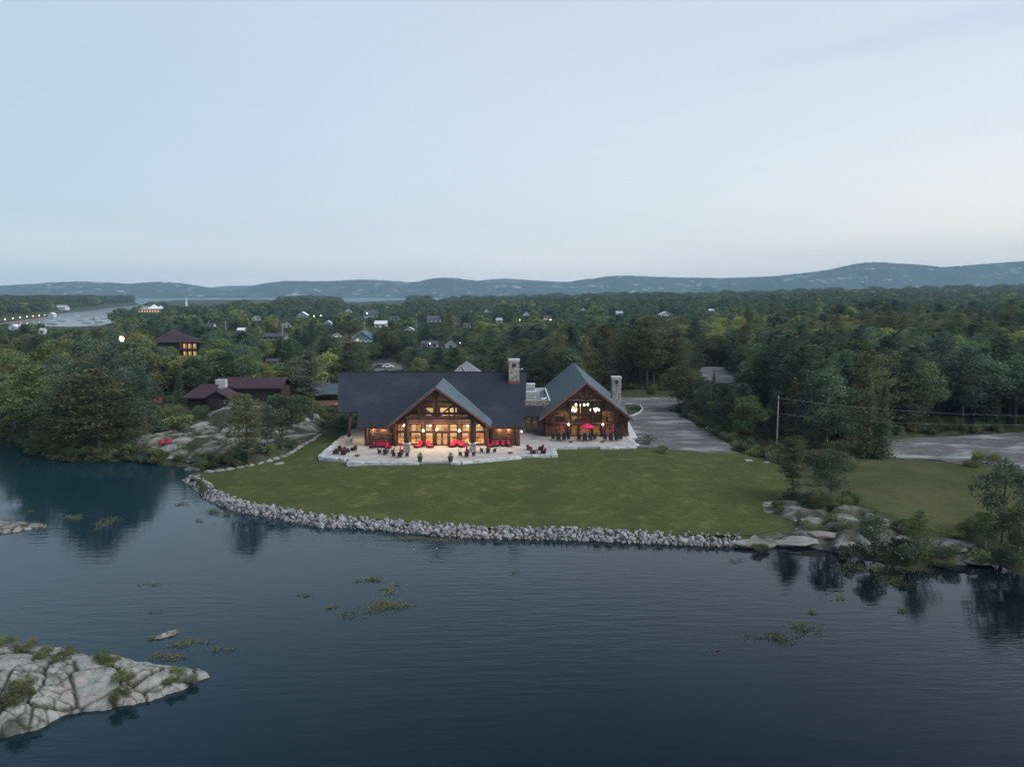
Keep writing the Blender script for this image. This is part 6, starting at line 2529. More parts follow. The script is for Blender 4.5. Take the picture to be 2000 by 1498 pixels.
def wire(z0, px1, py1, y1, label):
    a = Vector((xp, yp, z0))
    b = Vector(PY(px1, py1, y1))
    m = MB(tuple(a))
    n = 14
    prev = a
    for k in range(1, n + 1):
        t_ = k / n
        c = a + (b - a) * t_ - Vector((0, 0, 1.0 * 4 * t_ * (1 - t_)))
        m.tube(prev, c, .014, None, 4)
        prev = c
    o = m.build('power_line', M['grey_wall'])
    o.location = tuple(a)
    tag(o, label, 'power line', 'wires from the utility pole')


wire(zp - .25, 2150, 812, 118, 'upper thin wire running right from the top of the utility pole')
wire(zp - 3.1, 2150, 826, 118, 'lower thin wire running right from the middle of the utility pole')
utility_pole(1096.5, 605, 628, 'slim far utility pole in front of the dark forest right of centre', False, r=.2)
utility_pole(1187, 603, 622, 'slim far utility pole left of the pale square house', False, r=.2)
utility_pole(712, 628, 655, 'utility pole standing between the teal house and the lamp', True, r=.2)
utility_pole(552, 630, 664, 'utility pole with crossarm right of the long low grey house', True, r=.2)
utility_pole(441, 628, 650, 'tall utility pole with crossarm at the left of the town', True, r=.25)
utility_pole(813, 612, 640, 'utility pole left of the white house with dormers', True, r=.2)
utility_pole(1611, 600, 617, 'thin pale pole far off in the right forest', False, r=.25)
for p0, p1, lim in ((1094, 1099, 626), (1185, 1190, 620), (709, 715, 650), (549, 555, 655), (438, 444, 645), (810, 816, 636), (1609, 1613, 614)):
    BLOCK.append((p0, p1, lim, 900))


# curb island by the drive
def curb_island():
    pts = [(1222, 790, 2.8), (1236, 789.5, 2.8), (1250, 792, 2.8), (1255, 799, 2.8), (1250, 806, 2.8), (1236, 812, 2.8), (1226, 813, 2.8)]
    p = poly_px(pts)
    O = (p[0][0], p[0][1], 2.7)
    c = empty('planting_island', O, 0, 'curved planting bed with pale kerb beside the drive by the dining hall', 'planting bed')
    for a, b in zip(p[:-1], p[1:]):
        MB(O).cbox(((a[0] + b[0]) / 2, (a[1] + b[1]) / 2, 2.88), (math.hypot(b[0] - a[0], b[1] - a[1]) + .1, .35, .3), math.atan2(b[1] - a[1], b[0] - a[0])).build('kerb_stone', M['cap'], c)
    MB(O).slab([(x, y, 2.86) for x, y in p][::-1], .2).build('bed', M['ground'], c)


curb_island()


# pale stone ramp wall at the side of the dining hall
def ramp_wall():
    a = PZ(1224, 830, 3.0)
    b = PZ(1240, 856, 3.0)
    O = (a[0], a[1], 2.6)
    m = MB(O)
    m.slab([(a[0], a[1], 3.7), (a[0] + .5, a[1] - .1, 3.7), (b[0] + .5, b[1], 3.1), (b[0] - 1.0, b[1], 3.1)], .9)
    o = m.build('ramp_wall', M['cap'])
    o.location = O
    tag(o, 'pale sloping stone wall running back along the right side of the dining hall', 'wall')


ramp_wall()

# ------------------------------------------------------------------ trees and shrubs placed one by one
def tree_at(kind, px, pyb, pyt, colour, label, var=0, wide=1.0, group=None, rz=None):
    x, y, z = G(px, pyb)
    zt = PY(px, pyt, y)[2]
    return place_tree(kind, x, y, z - .05, max(1.0, zt - z), colour, label, group, rz, var, wide)


HAND = [
    ('pine_tree', 1549, 977, 854, 'olive', 'brownish green pine standing on the long boulder at the lawn edge', 1, 1.15),
    ('broadleaf_tree', 1622, 996, 876, 'dark green', 'bushy dark tree right of the pine on the lawn edge boulders', 2, .82),
    ('broadleaf_tree', 1600, 1003, 955, 'olive', 'small brownish tree crouching before the bushy dark tree', 0, 1.3),
    ('broadleaf_tree', 1706, 1088, 1004, 'dark green', 'dark round tree over the water, left of the shoreline pair', 4, 1.15),
    ('pine_tree', 1792, 1102, 1000, 'mid green', 'young pine over the water, right of the shoreline pair', 2, 1.1),
    ('broadleaf_tree', 1957, 1060, 898, 'dark green', 'big dark bushy tree at the right edge beside the meadow', 5, .9),
    ('broadleaf_tree', 1990, 1094, 985, 'olive', 'olive bushy tree at the right edge by the water', 1, 1.2),
    ('broadleaf_tree', 1925, 1070, 1000, 'mid green', 'small leafy tree at the foot of the big right edge tree', 3, 1.3),
    ('pine_tree', 487, 908, 768, 'olive', 'full olive pine growing on the shore left of the lawn', 0, 1.15),
    ('broadleaf_tree', 551, 878, 768, 'dark green', 'dark rounded tree between the olive pine and the lodge', 4, 1.2),
    ('pine_tree', 525, 895, 790, 'dark green', 'dark pine tucked behind the full olive pine', 3, 1.0),
    ('pine_tree', 60, 872, 715, 'mid green', 'tall ragged pine leaning over the dark inlet on the left', 1, 1.5),
    ('pine_tree', 240, 880, 752, 'dark green', 'ragged pine right of the great spreading pine', 1, 1.4),
    ('pine_tree', 612, 822, 682, 'grey green', 'tall lean pine with bare pale trunk left of the main lodge roof', 1, .95),
    ('pine_tree', 196, 897, 718, 'olive', 'great spreading pine at the waterline of the left bank', 0, 1.6),
    ('pine_tree', 150, 885, 735, 'dark green', 'dark pine left of the great spreading pine', 3, 1.4),
    ('broadleaf_tree', 268, 892, 810, 'olive', 'low olive tree right of the great spreading pine', 2, 1.0),
    ('broadleaf_tree', 100, 888, 806, 'olive', 'olive tree leaning over the inlet on the left bank', 5, 1.1),
    ('broadleaf_tree', 30, 852, 740, 'yellow green', 'yellow green tree at the left edge above the dark inlet', 1, 1.0),
    ('broadleaf_tree', 1464, 862, 772, 'mid green', 'multi-stemmed green tree beside the utility pole', 5, 1.15),
    ('spruce_tree', 1692, 893, 720, 'olive', 'tall narrow spruce at the corner between gravel yard and meadow', 1, 1.1),
    ('spruce_tree', 1722, 895, 745, 'dark green', 'dark spruce right beside the tall narrow one at the yard corner', 0, 1.0),
    ('broadleaf_tree', 1650, 893, 790, 'dark green', 'dark leafy tree left of the spruces at the yard corner', 2, 1.0),
    ('broadleaf_tree', 1600, 892, 795, 'dark green', 'dark leafy tree midway between utility pole and spruces', 4, 1.1),
    ('pine_tree', 1556, 900, 850, 'olive', 'small olive pine at the lawn corner below the utility pole', 3, 1.2),
    ('spruce_tree', 1394, 762, 722, 'dark green', 'small lone spruce in front of the curving gravel path', 1, 1.1),
    ('broadleaf_tree', 1325, 800, 712, 'olive', 'olive rounded tree at the bend of the gravel drive', 3, 1.25),
    ('broadleaf_tree', 1372, 800, 735, 'dark green', 'dark tree right of the olive rounded one at the drive bend', 0, 1.2),
    ('broadleaf_tree', 1420, 835, 765, 'mid green', 'green tree on the right verge of the gravel drive', 2, 1.2),
]
HAND_XY = []
for k_, px, pb, pt, colr, lb, var, wd in HAND:
    e = tree_at(k_, px, pb, pt, colr, lb, var, wd)
    HAND_XY.append((e.location.x, e.location.y))


def dead_tree(px, pb, pt, label):
    x, y, z = G(px, pb)
    zt = PY(px, pt, y)[2]
    h = zt - z
    rs = random.Random(int(px))
    m = MB()
    m.tube((0, 0, -.3), (.02 * h, 0, h * .6), .016 * h, .010 * h, 6)
    m.tube((.02 * h, 0, h * .6), (.0, 0, h), .010 * h, .002 * h, 5)
    b = MB()
    for k in range(34):
        f = rs.uniform(.45, .97)
        a = rs.uniform(0, 6.28)
        ln = h * .30 * (1.15 - f) + .4
        e = (math.cos(a) * ln, math.sin(a) * ln, f * h + ln * 1.1)
        b.tube((0, 0, f * h), e, .004 * h, .001 * h, 4)
        for q in range(3):
            t_ = rs.uniform(.4, .9)
            s = Vector((0, 0, f * h)) + (Vector(e) - Vector((0, 0, f * h))) * t_
            b.tube(s, s + Vector((rs.uniform(-.5, .5), rs.uniform(-.5, .5), rs.uniform(.3, .9))) * ln * .4, .002 * h, .001 * h, 3)
    e = empty('bare_tree', (x, y, z), 0, label, 'tree')
    m.build('trunk', M['birch_bark'], e)
    b.build('crown', M['birch_bark'], e)
    BLOCK.append((px - 8, px + 8, pb - 8, math.hypot(x, y)))


dead_tree(888, 662, 622, 'bare white dead tree above the pyramid roof of the lodge')

# shrubs along the shores, rocks and beds
_SH = [(1290, 884, 'low green shrub on the lawn edge beside the gravel road', 1.4, 'mid green'), (1262, 868, 'wispy shrub right of the dining hall stone ramp', 1.8, 'grey green'),
       (668, 838, 'dark green shrub mass left of the lodge side terrace, left one', 2.6, 'dark green'), (700, 826, 'dark green shrub behind the side terrace wall', 2.6, 'dark green'),
       (640, 836, 'dark shrub at the top of the lawn border stones', 2.4, 'dark green'),
       (560, 880, 'shrub behind the lawn border below the dark rounded tree', 2.0, 'dark green'), (520, 893, 'shrub by the lawn border stones right of the olive pine', 1.8, 'mid green'),
       (455, 905, 'low shrub at the foot of the olive pine by the water', 1.7, 'olive'), (425, 905, 'yellowish shrub by the inlet left of the olive pine', 1.5, 'yellow green'),
       (392, 897, 'grassy shrub below the granite by the inlet', 1.3, 'olive'), (350, 898, 'low grassy shrub at the waterline below the red chairs', 1.2, 'olive'), (310, 897, 'low shrub at the waterline left of the red chairs', 1.2, 'yellow green'), (262, 890, 'tufted shrub at the left foot of the granite slope', 1.3, 'mid green'),
       (300, 848, 'shrub on the bank above the granite, left one', 2.6, 'dark green'), (340, 838, 'shrub on the bank above the granite, middle one', 2.8, 'mid green'), (380, 822, 'shrub on the bank above the granite, right one', 2.6, 'dark green'), (350, 812, 'olive shrub below the dark cabin', 2.2, 'olive'), (390, 808, 'green shrub right under the dark cabin wall', 2.0, 'mid green'), (318, 822, 'shrub between the small deck and the granite', 2.6, 'olive'),
       (460, 830, 'brown shrub on the rock slope under the cabin', 1.8, 'olive'), (500, 845, 'shrub in the cracks of the rock slope', 1.9, 'dark green'), (540, 835, 'shrub on top of the rock slope', 2.4, 'dark green'), (580, 828, 'shrub near the stilts of the blue roofed building', 2.4, 'mid green'), (595, 808, 'shrub left of the blue roofed building', 2.6, 'olive'),
       (1545, 975, 'dark small bush at the foot of the lawn edge pine', 1.4, 'dark green'), (1575, 1000, 'bush between the long boulder and the bushy tree', 1.6, 'dark green'), (1650, 1000, 'reddish bush beside the pale angular boulder', 1.3, 'olive'), (1590, 1040, 'low bush on the flat rock shelf', 1.3, 'olive'), (1640, 1035, 'low green bush behind the shoreline rocks', 1.6, 'mid green'),
       (1485, 1078, 'small reedy tuft in front of the rounded boulder', 1.1, 'olive'), (1660, 1090, 'dark bush at the waterline left of the round tree', 1.8, 'dark green'), (1740, 1094, 'dark bush between the shoreline pair of trees', 2.4, 'dark green'), (1765, 1040, 'green bush behind the shoreline pair', 1.8, 'mid green'), (1750, 1104, 'dark bush overhanging the water under the pair', 1.8, 'dark green'), (1830, 1092, 'dark bush right of the young shoreline pine', 2.0, 'dark green'), (1845, 1108, 'grassy tuft left of the white slab', 1.2, 'olive'), (1880, 1078, 'olive tuft in the middle of the large pale slab', 1.0, 'olive'), (1870, 1050, 'yellow tuft at the top of the large pale slab', 1.0, 'yellow green'), (1930, 1102, 'bush at the waterline below the right edge tree', 1.9, 'mid green'), (1960, 1104, 'dark bush at the waterline in the right corner', 2.2, 'dark green'), (1900, 1045, 'bush at the meadow edge left of the right edge tree', 2.0, 'olive'),
       (1500, 893, 'green shrub at the foot of the utility pole', 1.7, 'mid green'), (1470, 890, 'grassy shrub left of the utility pole foot', 1.3, 'yellow green'), (1540, 898, 'shrub right of the utility pole foot', 2.0, 'mid green'), (1585, 905, 'shrub at the far corner of the lawn', 2.4, 'olive'), (1625, 912, 'shrub by the left tip of the meadow', 2.4, 'dark green'), (1660, 915, 'shrub at the top of the meadow', 1.8, 'olive'),
       (1236, 800, 'small clipped bush in the kerbed planting bed, left one', .9, 'dark green'), (1245, 801, 'small clipped bush in the kerbed planting bed, right one', .9, 'dark green'),
       (1395, 850, 'dark bush on the right verge of the gravel drive', 2.0, 'dark green'), (1345, 815, 'dark bush at the bend of the gravel drive', 2.2, 'dark green'), (1430, 862, 'low bush where the gravel drive narrows', 1.8, 'olive'),
       (1920, 905, 'olive bush at the front of the gravel yard', 2.0, 'yellow green'), (1900, 912, 'small olive bush left of the other one at the gravel yard', 1.3, 'olive')]
for k, (px, py, lb, h, colr) in enumerate(_SH):
    x, y, z = G(px, py)
    place_tree('shrub', x, y, z, h * 1.15, colr, lb, 'shrubs along the shore and rocks', var=k, wide=1.2)

# bushes on the near islet (its own rock height)
_IS = [(8, 1262, 1.25, 'yellow green', 'yellow green bush at the upper left of the near outcrop'), (45, 1272, 1.15, 'yellow green', 'second yellow green bush along the top of the near outcrop'), (85, 1281, 1.05, 'olive', 'third bush along the top edge of the near outcrop'), (122, 1286, 1.0, 'yellow green', 'fourth, small bush ending the row on top of the near outcrop'),
       (200, 1290, 1.05, 'yellow green', 'tall bush in the cleft of the near outcrop'), (218, 1302, 1.1, 'yellow green', 'bush spreading in the cleft of the near outcrop'), (242, 1328, 1.1, 'olive', 'bush trailing down the cleft of the near outcrop'), (232, 1362, 1.0, 'yellow green', 'yellow bush low in the cleft near the water'),
       (36, 1372, 1.35, 'olive', 'brownish bush growing on the front of the near outcrop'), (40, 1345, 1.1, 'olive', 'thin brown bush above the one on the near outcrop front'), (345, 1314, .75, 'yellow green', 'small bright bush near the tip of the near outcrop'), (362, 1334, 1.05, 'grey green', 'rounded grey leafless bush at the tip of the near outcrop'), (330, 1335, .75, 'olive', 'low bush left of the rounded grey one at the outcrop tip')]
dg = bpy.context.evaluated_depsgraph_get()
bpy.context.view_layer.update()
dg.update()


def rock_z(px, py):
    d = Vector(pray(px, py)).normalized()
    hit, loc, nrm, idx, ob, mt = bpy.context.scene.ray_cast(dg, Vector((0, 0, HCAM)), d)
    while hit and ob and ob.name.startswith('haze'):
        hit, loc, nrm, idx, ob, mt = bpy.context.scene.ray_cast(dg, loc + d * .01, d)
    return loc


for k, (px, py, h, colr, lb) in enumerate(_IS):
    p = rock_z(px, py)
    place_tree('shrub', p.x, p.y, max(0, p.z) - .08, h * .95, 'olive' if colr == 'yellow green' and k % 2 else ('mid green' if colr == 'yellow green' else colr), lb.replace('yellow green ', 'green ').replace('small bright', 'small'), 'bushes on the near outcrop', var=3 + k % 3, wide=1.15)


# ------------------------------------------------------------------ water plants
def reeds(px, py, w, d, n, label, colour='leaf_olive', h=.22):
    x, y = PZ(px, py, 0)
    rs = np.random.RandomState(int(px * 7 + py))
    K = max(3, n // 60)
    cc = rs.normal(size=(K, 2)) * np.array([w * .30, d * .30])
    idx = rs.randint(0, K, n)
    cen = np.zeros((n, 3))
    cen[:, :2] = cc[idx] + rs.standard_t(2.2, size=(n, 2)).clip(-6, 6) * np.array([w * .07 + .08, d * .07 + .08])
    cen[:, 2] = rs.uniform(.0, h, n)
    dr = rs.normal(size=(n, 3))
    dr[:, 2] = np.abs(dr[:, 2]) * 1.2
    me = leaf_mesh('water_plants', cen, rs.uniform(.10, .26, n), .26, dr, rs.rand(n), M[colour], 1)
    o = link(bpy.data.objects.new('water_plants', me))
    o.location = (x, y, 0)
    tag(o, label, 'water plants', 'patches of water plants')
    return o


_wp = [(752, 1181, 3.4, 2.4, 1500, 'largest round patch of water plants below the middle of the seawall', .3), (720, 1132, 1.8, .8, 520, 'small dense floating patch above the largest one', .25), (762, 1150, 1.6, 1.6, 380, 'loose clump just above the largest patch', .25), (645, 1185, 1.3, .7, 200, 'tiny patch left of the largest one, upper', .2), (682, 1200, 2.2, 1.6, 260, 'scattered clump left and below the largest patch', .2), (592, 1163, 1.0, .5, 120, 'tiny tuft far left of the largest patch', .2),
       (1572, 1226, 2.8, 1.6, 600, 'upper of the two weedy patches at the lower right', .3), (1520, 1246, 3.6, 2.0, 800, 'lower weedy patch at the lower right', .3), (1765, 1195, .9, .8, 160, 'single tuft below the young shoreline pine', .3), (1640, 1168, 1.0, .9, 140, 'small tuft below the dark shoreline reflections', .3), (1580, 1196, 1.6, .8, 170, 'thin patch above the weedy patches', .2), (1438, 1096, 1.3, .8, 150, 'grassy tuft in the water near the right end of the seawall', .3),
       (1700, 1112, 5.0, 2.2, 1200, 'reedy bed in the water below the dark round tree', .5), (1740, 1135, 4.5, 2.0, 900, 'reed bed reaching into the lake below the shoreline pair', .45), (1790, 1115, 3.5, 1.2, 500, 'reeds at the foot of the young shoreline pine', .5),
       (205, 1022, 3.0, 4.5, 700, 'brownish weeds in the dark reflection of the great pine', .2), (148, 1010, 2.6, 2.0, 450, 'yellowish weed patch left of the pine reflection', .3), (345, 985, 2.4, 1.6, 220, 'sparse weeds right of the pine reflection', .2), (412, 998, 2.0, 1.4, 420, 'pale reeds beside the left curve of the seawall', .4), (445, 1004, 2.6, 1.2, 480, 'reeds hugging the left curve of the seawall', .4), (390, 1017, .9, .6, 120, 'tiny tuft off the left curve of the seawall', .3),
       (800, 1052, 6.0, 1.0, 700, 'grasses at the foot of the middle of the seawall', .3), (880, 1058, 5.0, 1.0, 500, 'grasses in the lodge gable reflection at the seawall foot', .3), (320, 1283, 2.6, 1.4, 520, 'dark weed mat between the rock sliver and near outcrop', .2), (360, 1258, 3.4, 1.0, 620, 'brown weed mat beside the pale rock sliver', .15), (425, 1268, 1.5, .9, 200, 'weedy clump off the tip of the near outcrop', .2), (300, 1196, .8, .5, 60, 'tiny weed tuft above the near outcrop', .2),
       (40, 1028, 4.0, 1.4, 900, 'dense grasses on the low ledge at the left edge', .5), (12, 1022, 2.5, 1.0, 400, 'grasses at the very left end of the low ledge', .5), (60, 1000, 1.0, .5, 110, 'tiny tuft above the low left ledge', .25), (300, 1140, 2.8, 1.6, 140, 'faint scattered weeds in the left middle water', .12), (1000, 1118, 1.0, .5, 70, 'tiny tuft in open water right of the gable reflection', .2), (1405, 1268, .9, .5, 60, 'tiny tuft left of the lower weedy patch', .2)]
for px, py, w, d, n, lb, h in _wp:
    reeds(px, py, w, d, n, lb, 'leaf_olive', h)


# ------------------------------------------------------------------ the forest
LIM_X = [-600, 0, 55, 95, 130, 150, 215, 222, 268, 275, 320, 335, 430, 445, 475, 485, 530, 545, 610, 665, 680, 745, 760, 780, 790, 800, 835, 842, 856, 870, 1000, 1150, 1400, 1600, 1800, 2000, 2600]
LIM_Y = [634, 634, 634, 630, 612, 628, 628, 606, 602, 592, 591, 598, 598, 590, 588, 594, 594, 582, 574, 584, 592, 592, 598, 598, 588, 575, 574, 587, 588, 580, 577, 574, 571, 566, 561, 556, 550]


BLOCK.append((1366, 1436, 748, 260))


def forest():
    rs = np.random.RandomState(11)
    pts = []

    def grid(d0, d1, sp, half=46):
        n = 0
        xs = np.arange(-d1, d1, sp)
        ys = np.arange(60, d1, sp)
        X, Y_ = np.meshgrid(xs, ys)
        X = X + rs.uniform(-.46, .46, X.shape) * sp
        Y_ = Y_ + rs.uniform(-.46, .46, X.shape) * sp
        D = np.hypot(X, Y_)
        A = np.degrees(np.arctan2(X, Y_))
        m = (D >= d0) & (D < d1) & (np.abs(A) < half)
        return np.stack([X[m], Y_[m]], 1)
    bands = [(95, 420, 5.4, 1.0), (420, 900, 7.0, 1.1), (900, 1800, 10.0, 1.35), (1800, 3600, 16.0, 2.0), (3600, 6600, 32.0, 3.6)]
    allp = []
    for d0, d1, sp, sc in bands:
        g = grid(d0, d1, sp, 44 if d0 < 1000 else 40)
        x, y = g[:, 0], g[:, 1]
        ok = np.maximum(sdist(land_main, x, y), sdist(pen, x, y)) > (2.0 if d0 < 500 else 6)
        for poly, mrg in ((LAWN, 2), (LAWN2, 2.5), (GRAVEL, 2.2), (GRAVEL2, 2.5), (PATH, 2), (PARK, 3), (ROCKZ, .5), (ROCKR, 1), (LODGE_AREA, 1)):
            ok &= sdist(poly, x, y) < -mrg
        # open bank left of the lodge, spit on the right: planted by hand above
        ok &= ~((x > -66) & (x < -30) & (y < 190))
        ok &= ~((x > 20) & (y < 137))
        ok &= ~((x > 30) & (x < 75) & (y < 146))
        ok &= ~((x > 36) & (x < 50) & (y < 160))
        # clearings of the town
        ok &= (fbm(x + 77, y - 31, 60, 3) > -.34) | (y < 260) | (x > 120)
        for o in C.objects:
            if o.parent is None and o.get('category') in ('house', 'inn', 'cabin', 'building', 'pavilion', 'church', 'deck'):
                ox, oy = o.location.x, o.location.y
                r = 7 if o.location.y < 250 else 12
                ok &= np.hypot(x - ox, y - oy) > r
        for hx, hy in HAND_XY:
            ok &= np.hypot(x - hx, y - hy) > 3.2
        # cabin wing
        ok &= ~((x > -72) & (x < -50) & (y > 168) & (y < 196))
        g = g[ok]
        allp.append(np.concatenate([g, np.full((len(g), 1), sc)], 1))
    P = np.concatenate(allp)
    x, y, sc = P.T
    z = T(x, y)
    D = np.hypot(x, y)
    # stands differ in kind and colour
    k1 = fbm(x, y, 55, 3)
    k2 = fbm(x + 300, y + 80, 38, 3)
    u = rs.rand(len(x))
    pine_p = np.clip(.26 + k1 * .9 + (x < -40) * .16, .05, .8)
    spr_p = np.clip(.20 + k2 * .4, .05, .5)
    kind = np.where(u < pine_p, 1, np.where(u < pine_p + spr_p, 2, 0))
    h = np.where(kind == 0, rs.uniform(9, 14, len(x)), np.where(kind == 1, rs.uniform(10.5, 17, len(x)), rs.uniform(8, 15, len(x))))
    h = h * (1 + k2 * .3)
    right = np.clip((x - 30) / 60, 0, 1) * np.clip((320 - D) / 120, 0, 1)
    h = h * (1 + .34 * right)
    h = h * np.where(sc > 1.2, .8 + .2 * sc, 1.0)
    # colour: lighter stands beyond the drive, dark elsewhere
    yel = np.exp(-(((x - 115) / 85) ** 2 + ((y - 360) / 110) ** 2)) * .55
    c = rs.rand(len(x)) + k2 * .5 - .10 + yel
    col = np.where(kind == 0, np.where(c < .38, 0, np.where(c < .70, 1, np.where(c < .86, 3, 2))), np.where(c < .45, 4, np.where(c < .75, 0, 3)))
    names = ['dark green', 'mid green', 'yellow green', 'olive', 'blue green']
    # limit the treetops to the skyline, and clear views to houses and lamps
    zz = z - HCAM
    dep = y * math.cos(PITCH) - zz * math.sin(PITCH)
    px = 1000 + FPX * x / dep
    lim = np.interp(px, LIM_X, LIM_Y) + fbm(px, px * 0, 14, 3) * 7 - 1
    in_main = sdist(land_main, x, y) > 0
    keep = np.ones(len(x), bool)

    def hmax_for(py):
        v = (749 - py) / FPX
        dy = math.cos(PITCH) + v * math.sin(PITCH)
        dz = -math.sin(PITCH) + v * math.cos(PITCH)
        return HCAM + dz * (y / dy) - z
    hm = np.where(in_main, hmax_for(lim), hmax_for(np.full(len(x), 576.0) + fbm(px, px * 0, 20, 2) * 3))
    h = np.minimum(h, hm * rs.uniform(.86, 1.0, len(x)))
    for (p0, p1, pl, dd) in BLOCK:
        half = h * .34 * FPX / D
        m = (px > p0 - half) & (px < p1 + half) & (D < dd - 1)
        hb = hmax_for(np.full(len(x), float(pl)))
        h = np.where(m, np.minimum(h, hb), h)
    keep &= h > 3.2
    keep &= ~((h < 4.5) & (rs.rand(len(x)) < .3))
    x, y, z, h, kind, col, D, px, sc = [a[keep] for a in (x, y, z, h, kind, col, D, px, sc)]
    # visible front trees become individuals: rank by apparent size, inside the frame
    py_base = np.array([project(a, b, c_)[1] for a, b, c_ in zip(x[:], y[:], z[:])]) if len(x) < 9000 else None
    inframe = (px > -60) & (px < 2060)
    cand = np.where(inframe & (D < 520))[0]
    cand = cand[np.argsort(D[cand] - h[cand] * 2)]
    cap = {0: 285, 1: 150, 2: 90}
    cnt = {0: 0, 1: 0, 2: 0}
    ind = []
    # occlusion test on a coarse column map of the picture
    horizon = {}
    for i in cand:
        k = kind[i]
        if cnt[k] >= cap[k]:
            continue
        pxi, ptop = project(x[i], y[i], z[i] + h[i])
        half = h[i] * .28 * FPX / D[i]
        cols = range(int((pxi - half) // 8), int((pxi + half) // 8) + 1)
        vis = sum(1 for q in cols if horizon.get(q, 3000) > ptop + 5)
        for q in cols:
            horizon[q] = min(horizon.get(q, 3000), ptop)
        # the lodge hides what is low behind it
        if 662 < pxi < 1028 and ptop > 726:
            continue
        if vis < max(1, len(cols) * .3):
            continue
        ind.append(i)
        cnt[k] += 1
    indset = set(ind)
    kn = ['broadleaf_tree', 'pine_tree', 'spruce_tree']
    zones = [(-100, 60, 'at the far left edge'), (60, 150, 'on the left bank'), (150, 255, 'under the floodlight'), (255, 350, 'below the maroon inn'), (350, 440, 'behind the dark cabin'), (440, 530, 'behind the cabin wing'), (530, 610, 'above the rock slope'), (610, 680, 'behind the blue roofed building'), (680, 760, 'by the parking area'), (760, 880, 'beyond the lodge ridge'), (880, 960, 'behind the pyramid roof'), (960, 1060, 'behind the first lodge chimney'), (1060, 1150, 'behind the dining hall ridge'), (1150, 1230, 'behind the second chimney'), (1230, 1310, 'beyond the gravel drive'), (1310, 1380, 'left of the curving path'), (1380, 1450, 'right of the curving path'), (1450, 1520, 'behind the utility pole'), (1520, 1600, 'under the upper wires'), (1600, 1680, 'left of the gravel yard'), (1680, 1760, 'over the yard corner'), (1760, 1840, 'over the gravel yard'), (1840, 1920, 'over the right of the yard'), (1920, 2200, 'at the right edge')]
    fine = {'broadleaf_tree': 'leafy tree', 'pine_tree': 'pine', 'spruce_tree': 'spruce'}
    lab = {}
    for i in ind:
        zn = next((t_ for a, b, t_ in zones if a <= px[i] < b), 'at the right edge')
        dn = 'front row' if D[i] < 205 else ('second row' if D[i] < 250 else ('third row' if D[i] < 320 else 'set back'))
        hn = 'tall' if h[i] > 13.2 else ('medium' if h[i] > 9.5 else 'short')
        lab.setdefault((hn, names[col[i]], fine[kn[kind[i]]], zn, dn), []).append(i)
    ordn = ['leftmost', 'second', 'third', 'fourth', 'fifth', 'sixth', 'seventh', 'eighth', 'ninth', 'tenth']
    text = {}
    for key, lst in lab.items():
        hn, cn, fn, zn, dn = key
        lst.sort(key=lambda i: px[i])
        for q, i in enumerate(lst):
            t_ = '%s %s %s, %s, %s' % (hn, cn, fn, dn, zn)
            if len(lst) == 2:
                t_ += ', ' + ('left', 'right')[q] + ' of two'
            elif len(lst) > 2:
                t_ += ', ' + ('leftmost' if q == 0 else ordn[min(q, 9)] + ' from left')
            text[i] = t_
    for i in ind:
        k = kn[kind[i]]
        place_tree(k, float(x[i]), float(y[i]), float(z[i]) - .1, float(h[i]), names[col[i]], text[i], {'broadleaf_tree': 'broadleaf trees of the forest', 'pine_tree': 'pines of the forest', 'spruce_tree': 'spruces of the forest'}[k], var=rs.randint(0, 12), wide=rs.uniform(.92, 1.25))
    # the rest: one mass, instanced
    rest = np.array([i for i in range(len(x)) if i not in indset])
    protos = bpy.data.collections.new('forest_kinds')
    cols_ = {0: 'leaf_dark', 1: 'leaf_mid', 2: 'leaf_yellow', 3: 'leaf_olive', 4: 'leaf_blue'}
    names_l = []

    def proto(key, cm, tm, mat, s):
        o = bpy.data.objects.new(key, cm.copy())
        o.data.materials.clear()
        o.data.materials.append(M[mat])
        if tm is not None:
            import bmesh
            bm = bmesh.new()
            bm.from_mesh(o.data)
            nf = len(bm.faces)
            bm.from_mesh(tm)
            bm.faces.ensure_lookup_table()
            for f_ in bm.faces[nf:]:
                f_.material_index = 1
            o.data.materials.append(M['bark'])
            bm.to_mesh(o.data)
            bm.free()
        protos.objects.link(o)
        names_l.append(key)
    variants = {}
    n = 0
    for kd, kname in ((0, 'broadleaf_tree'), (1, 'pine_tree'), (2, 'spruce_tree')):
        for cc in (0, 1, 2, 3) if kd == 0 else (0, 3, 4):
            for v in range(3 if kd == 0 else 2):
                cm, tm, hh = PRO[kname][(v + cc) % len(PRO[kname])]
                proto('kind_%03d' % n, cm, tm, cols_[cc], 1)
                variants.setdefault(('n', kd, cc), []).append((n, hh))
                n += 1
            # lighter versions for far away
            for v in range(2):
                if kd == 0:
                    cm, _ = broadleaf(100 + v + cc * 3, 12, .36, 420, 1.15, .2)
                    hh = 12.0
                elif kd == 1:
                    cm, _ = pine(200 + v + cc * 3, 14, 30, 14, .2, 1.15, .27)
                    hh = 14.0
                else:
                    cm, _ = spruce(300 + v + cc * 3, 13, 40, 10, .18, 1.1)
                    hh = 13.0
                proto('kind_%03d' % n, cm, None, cols_[cc], 1)
                variants.setdefault(('f', kd, cc), []).append((n, hh))
                n += 1
    idx = np.zeros(len(rest), int)
    scl = np.zeros(len(rest))
    for j, i in enumerate(rest):
        key = ('n' if D[i] < 480 else 'f', int(kind[i]), int(col[i]))
        vv = variants[key]
        a, hh = vv[rs.randint(len(vv))]
        idx[j] = a
        scl[j] = h[i] / hh
    me = bpy.data.meshes.new('forest')
    me.from_pydata(np.stack([x[rest], y[rest], z[rest] - .1], -1).tolist(), [], [])
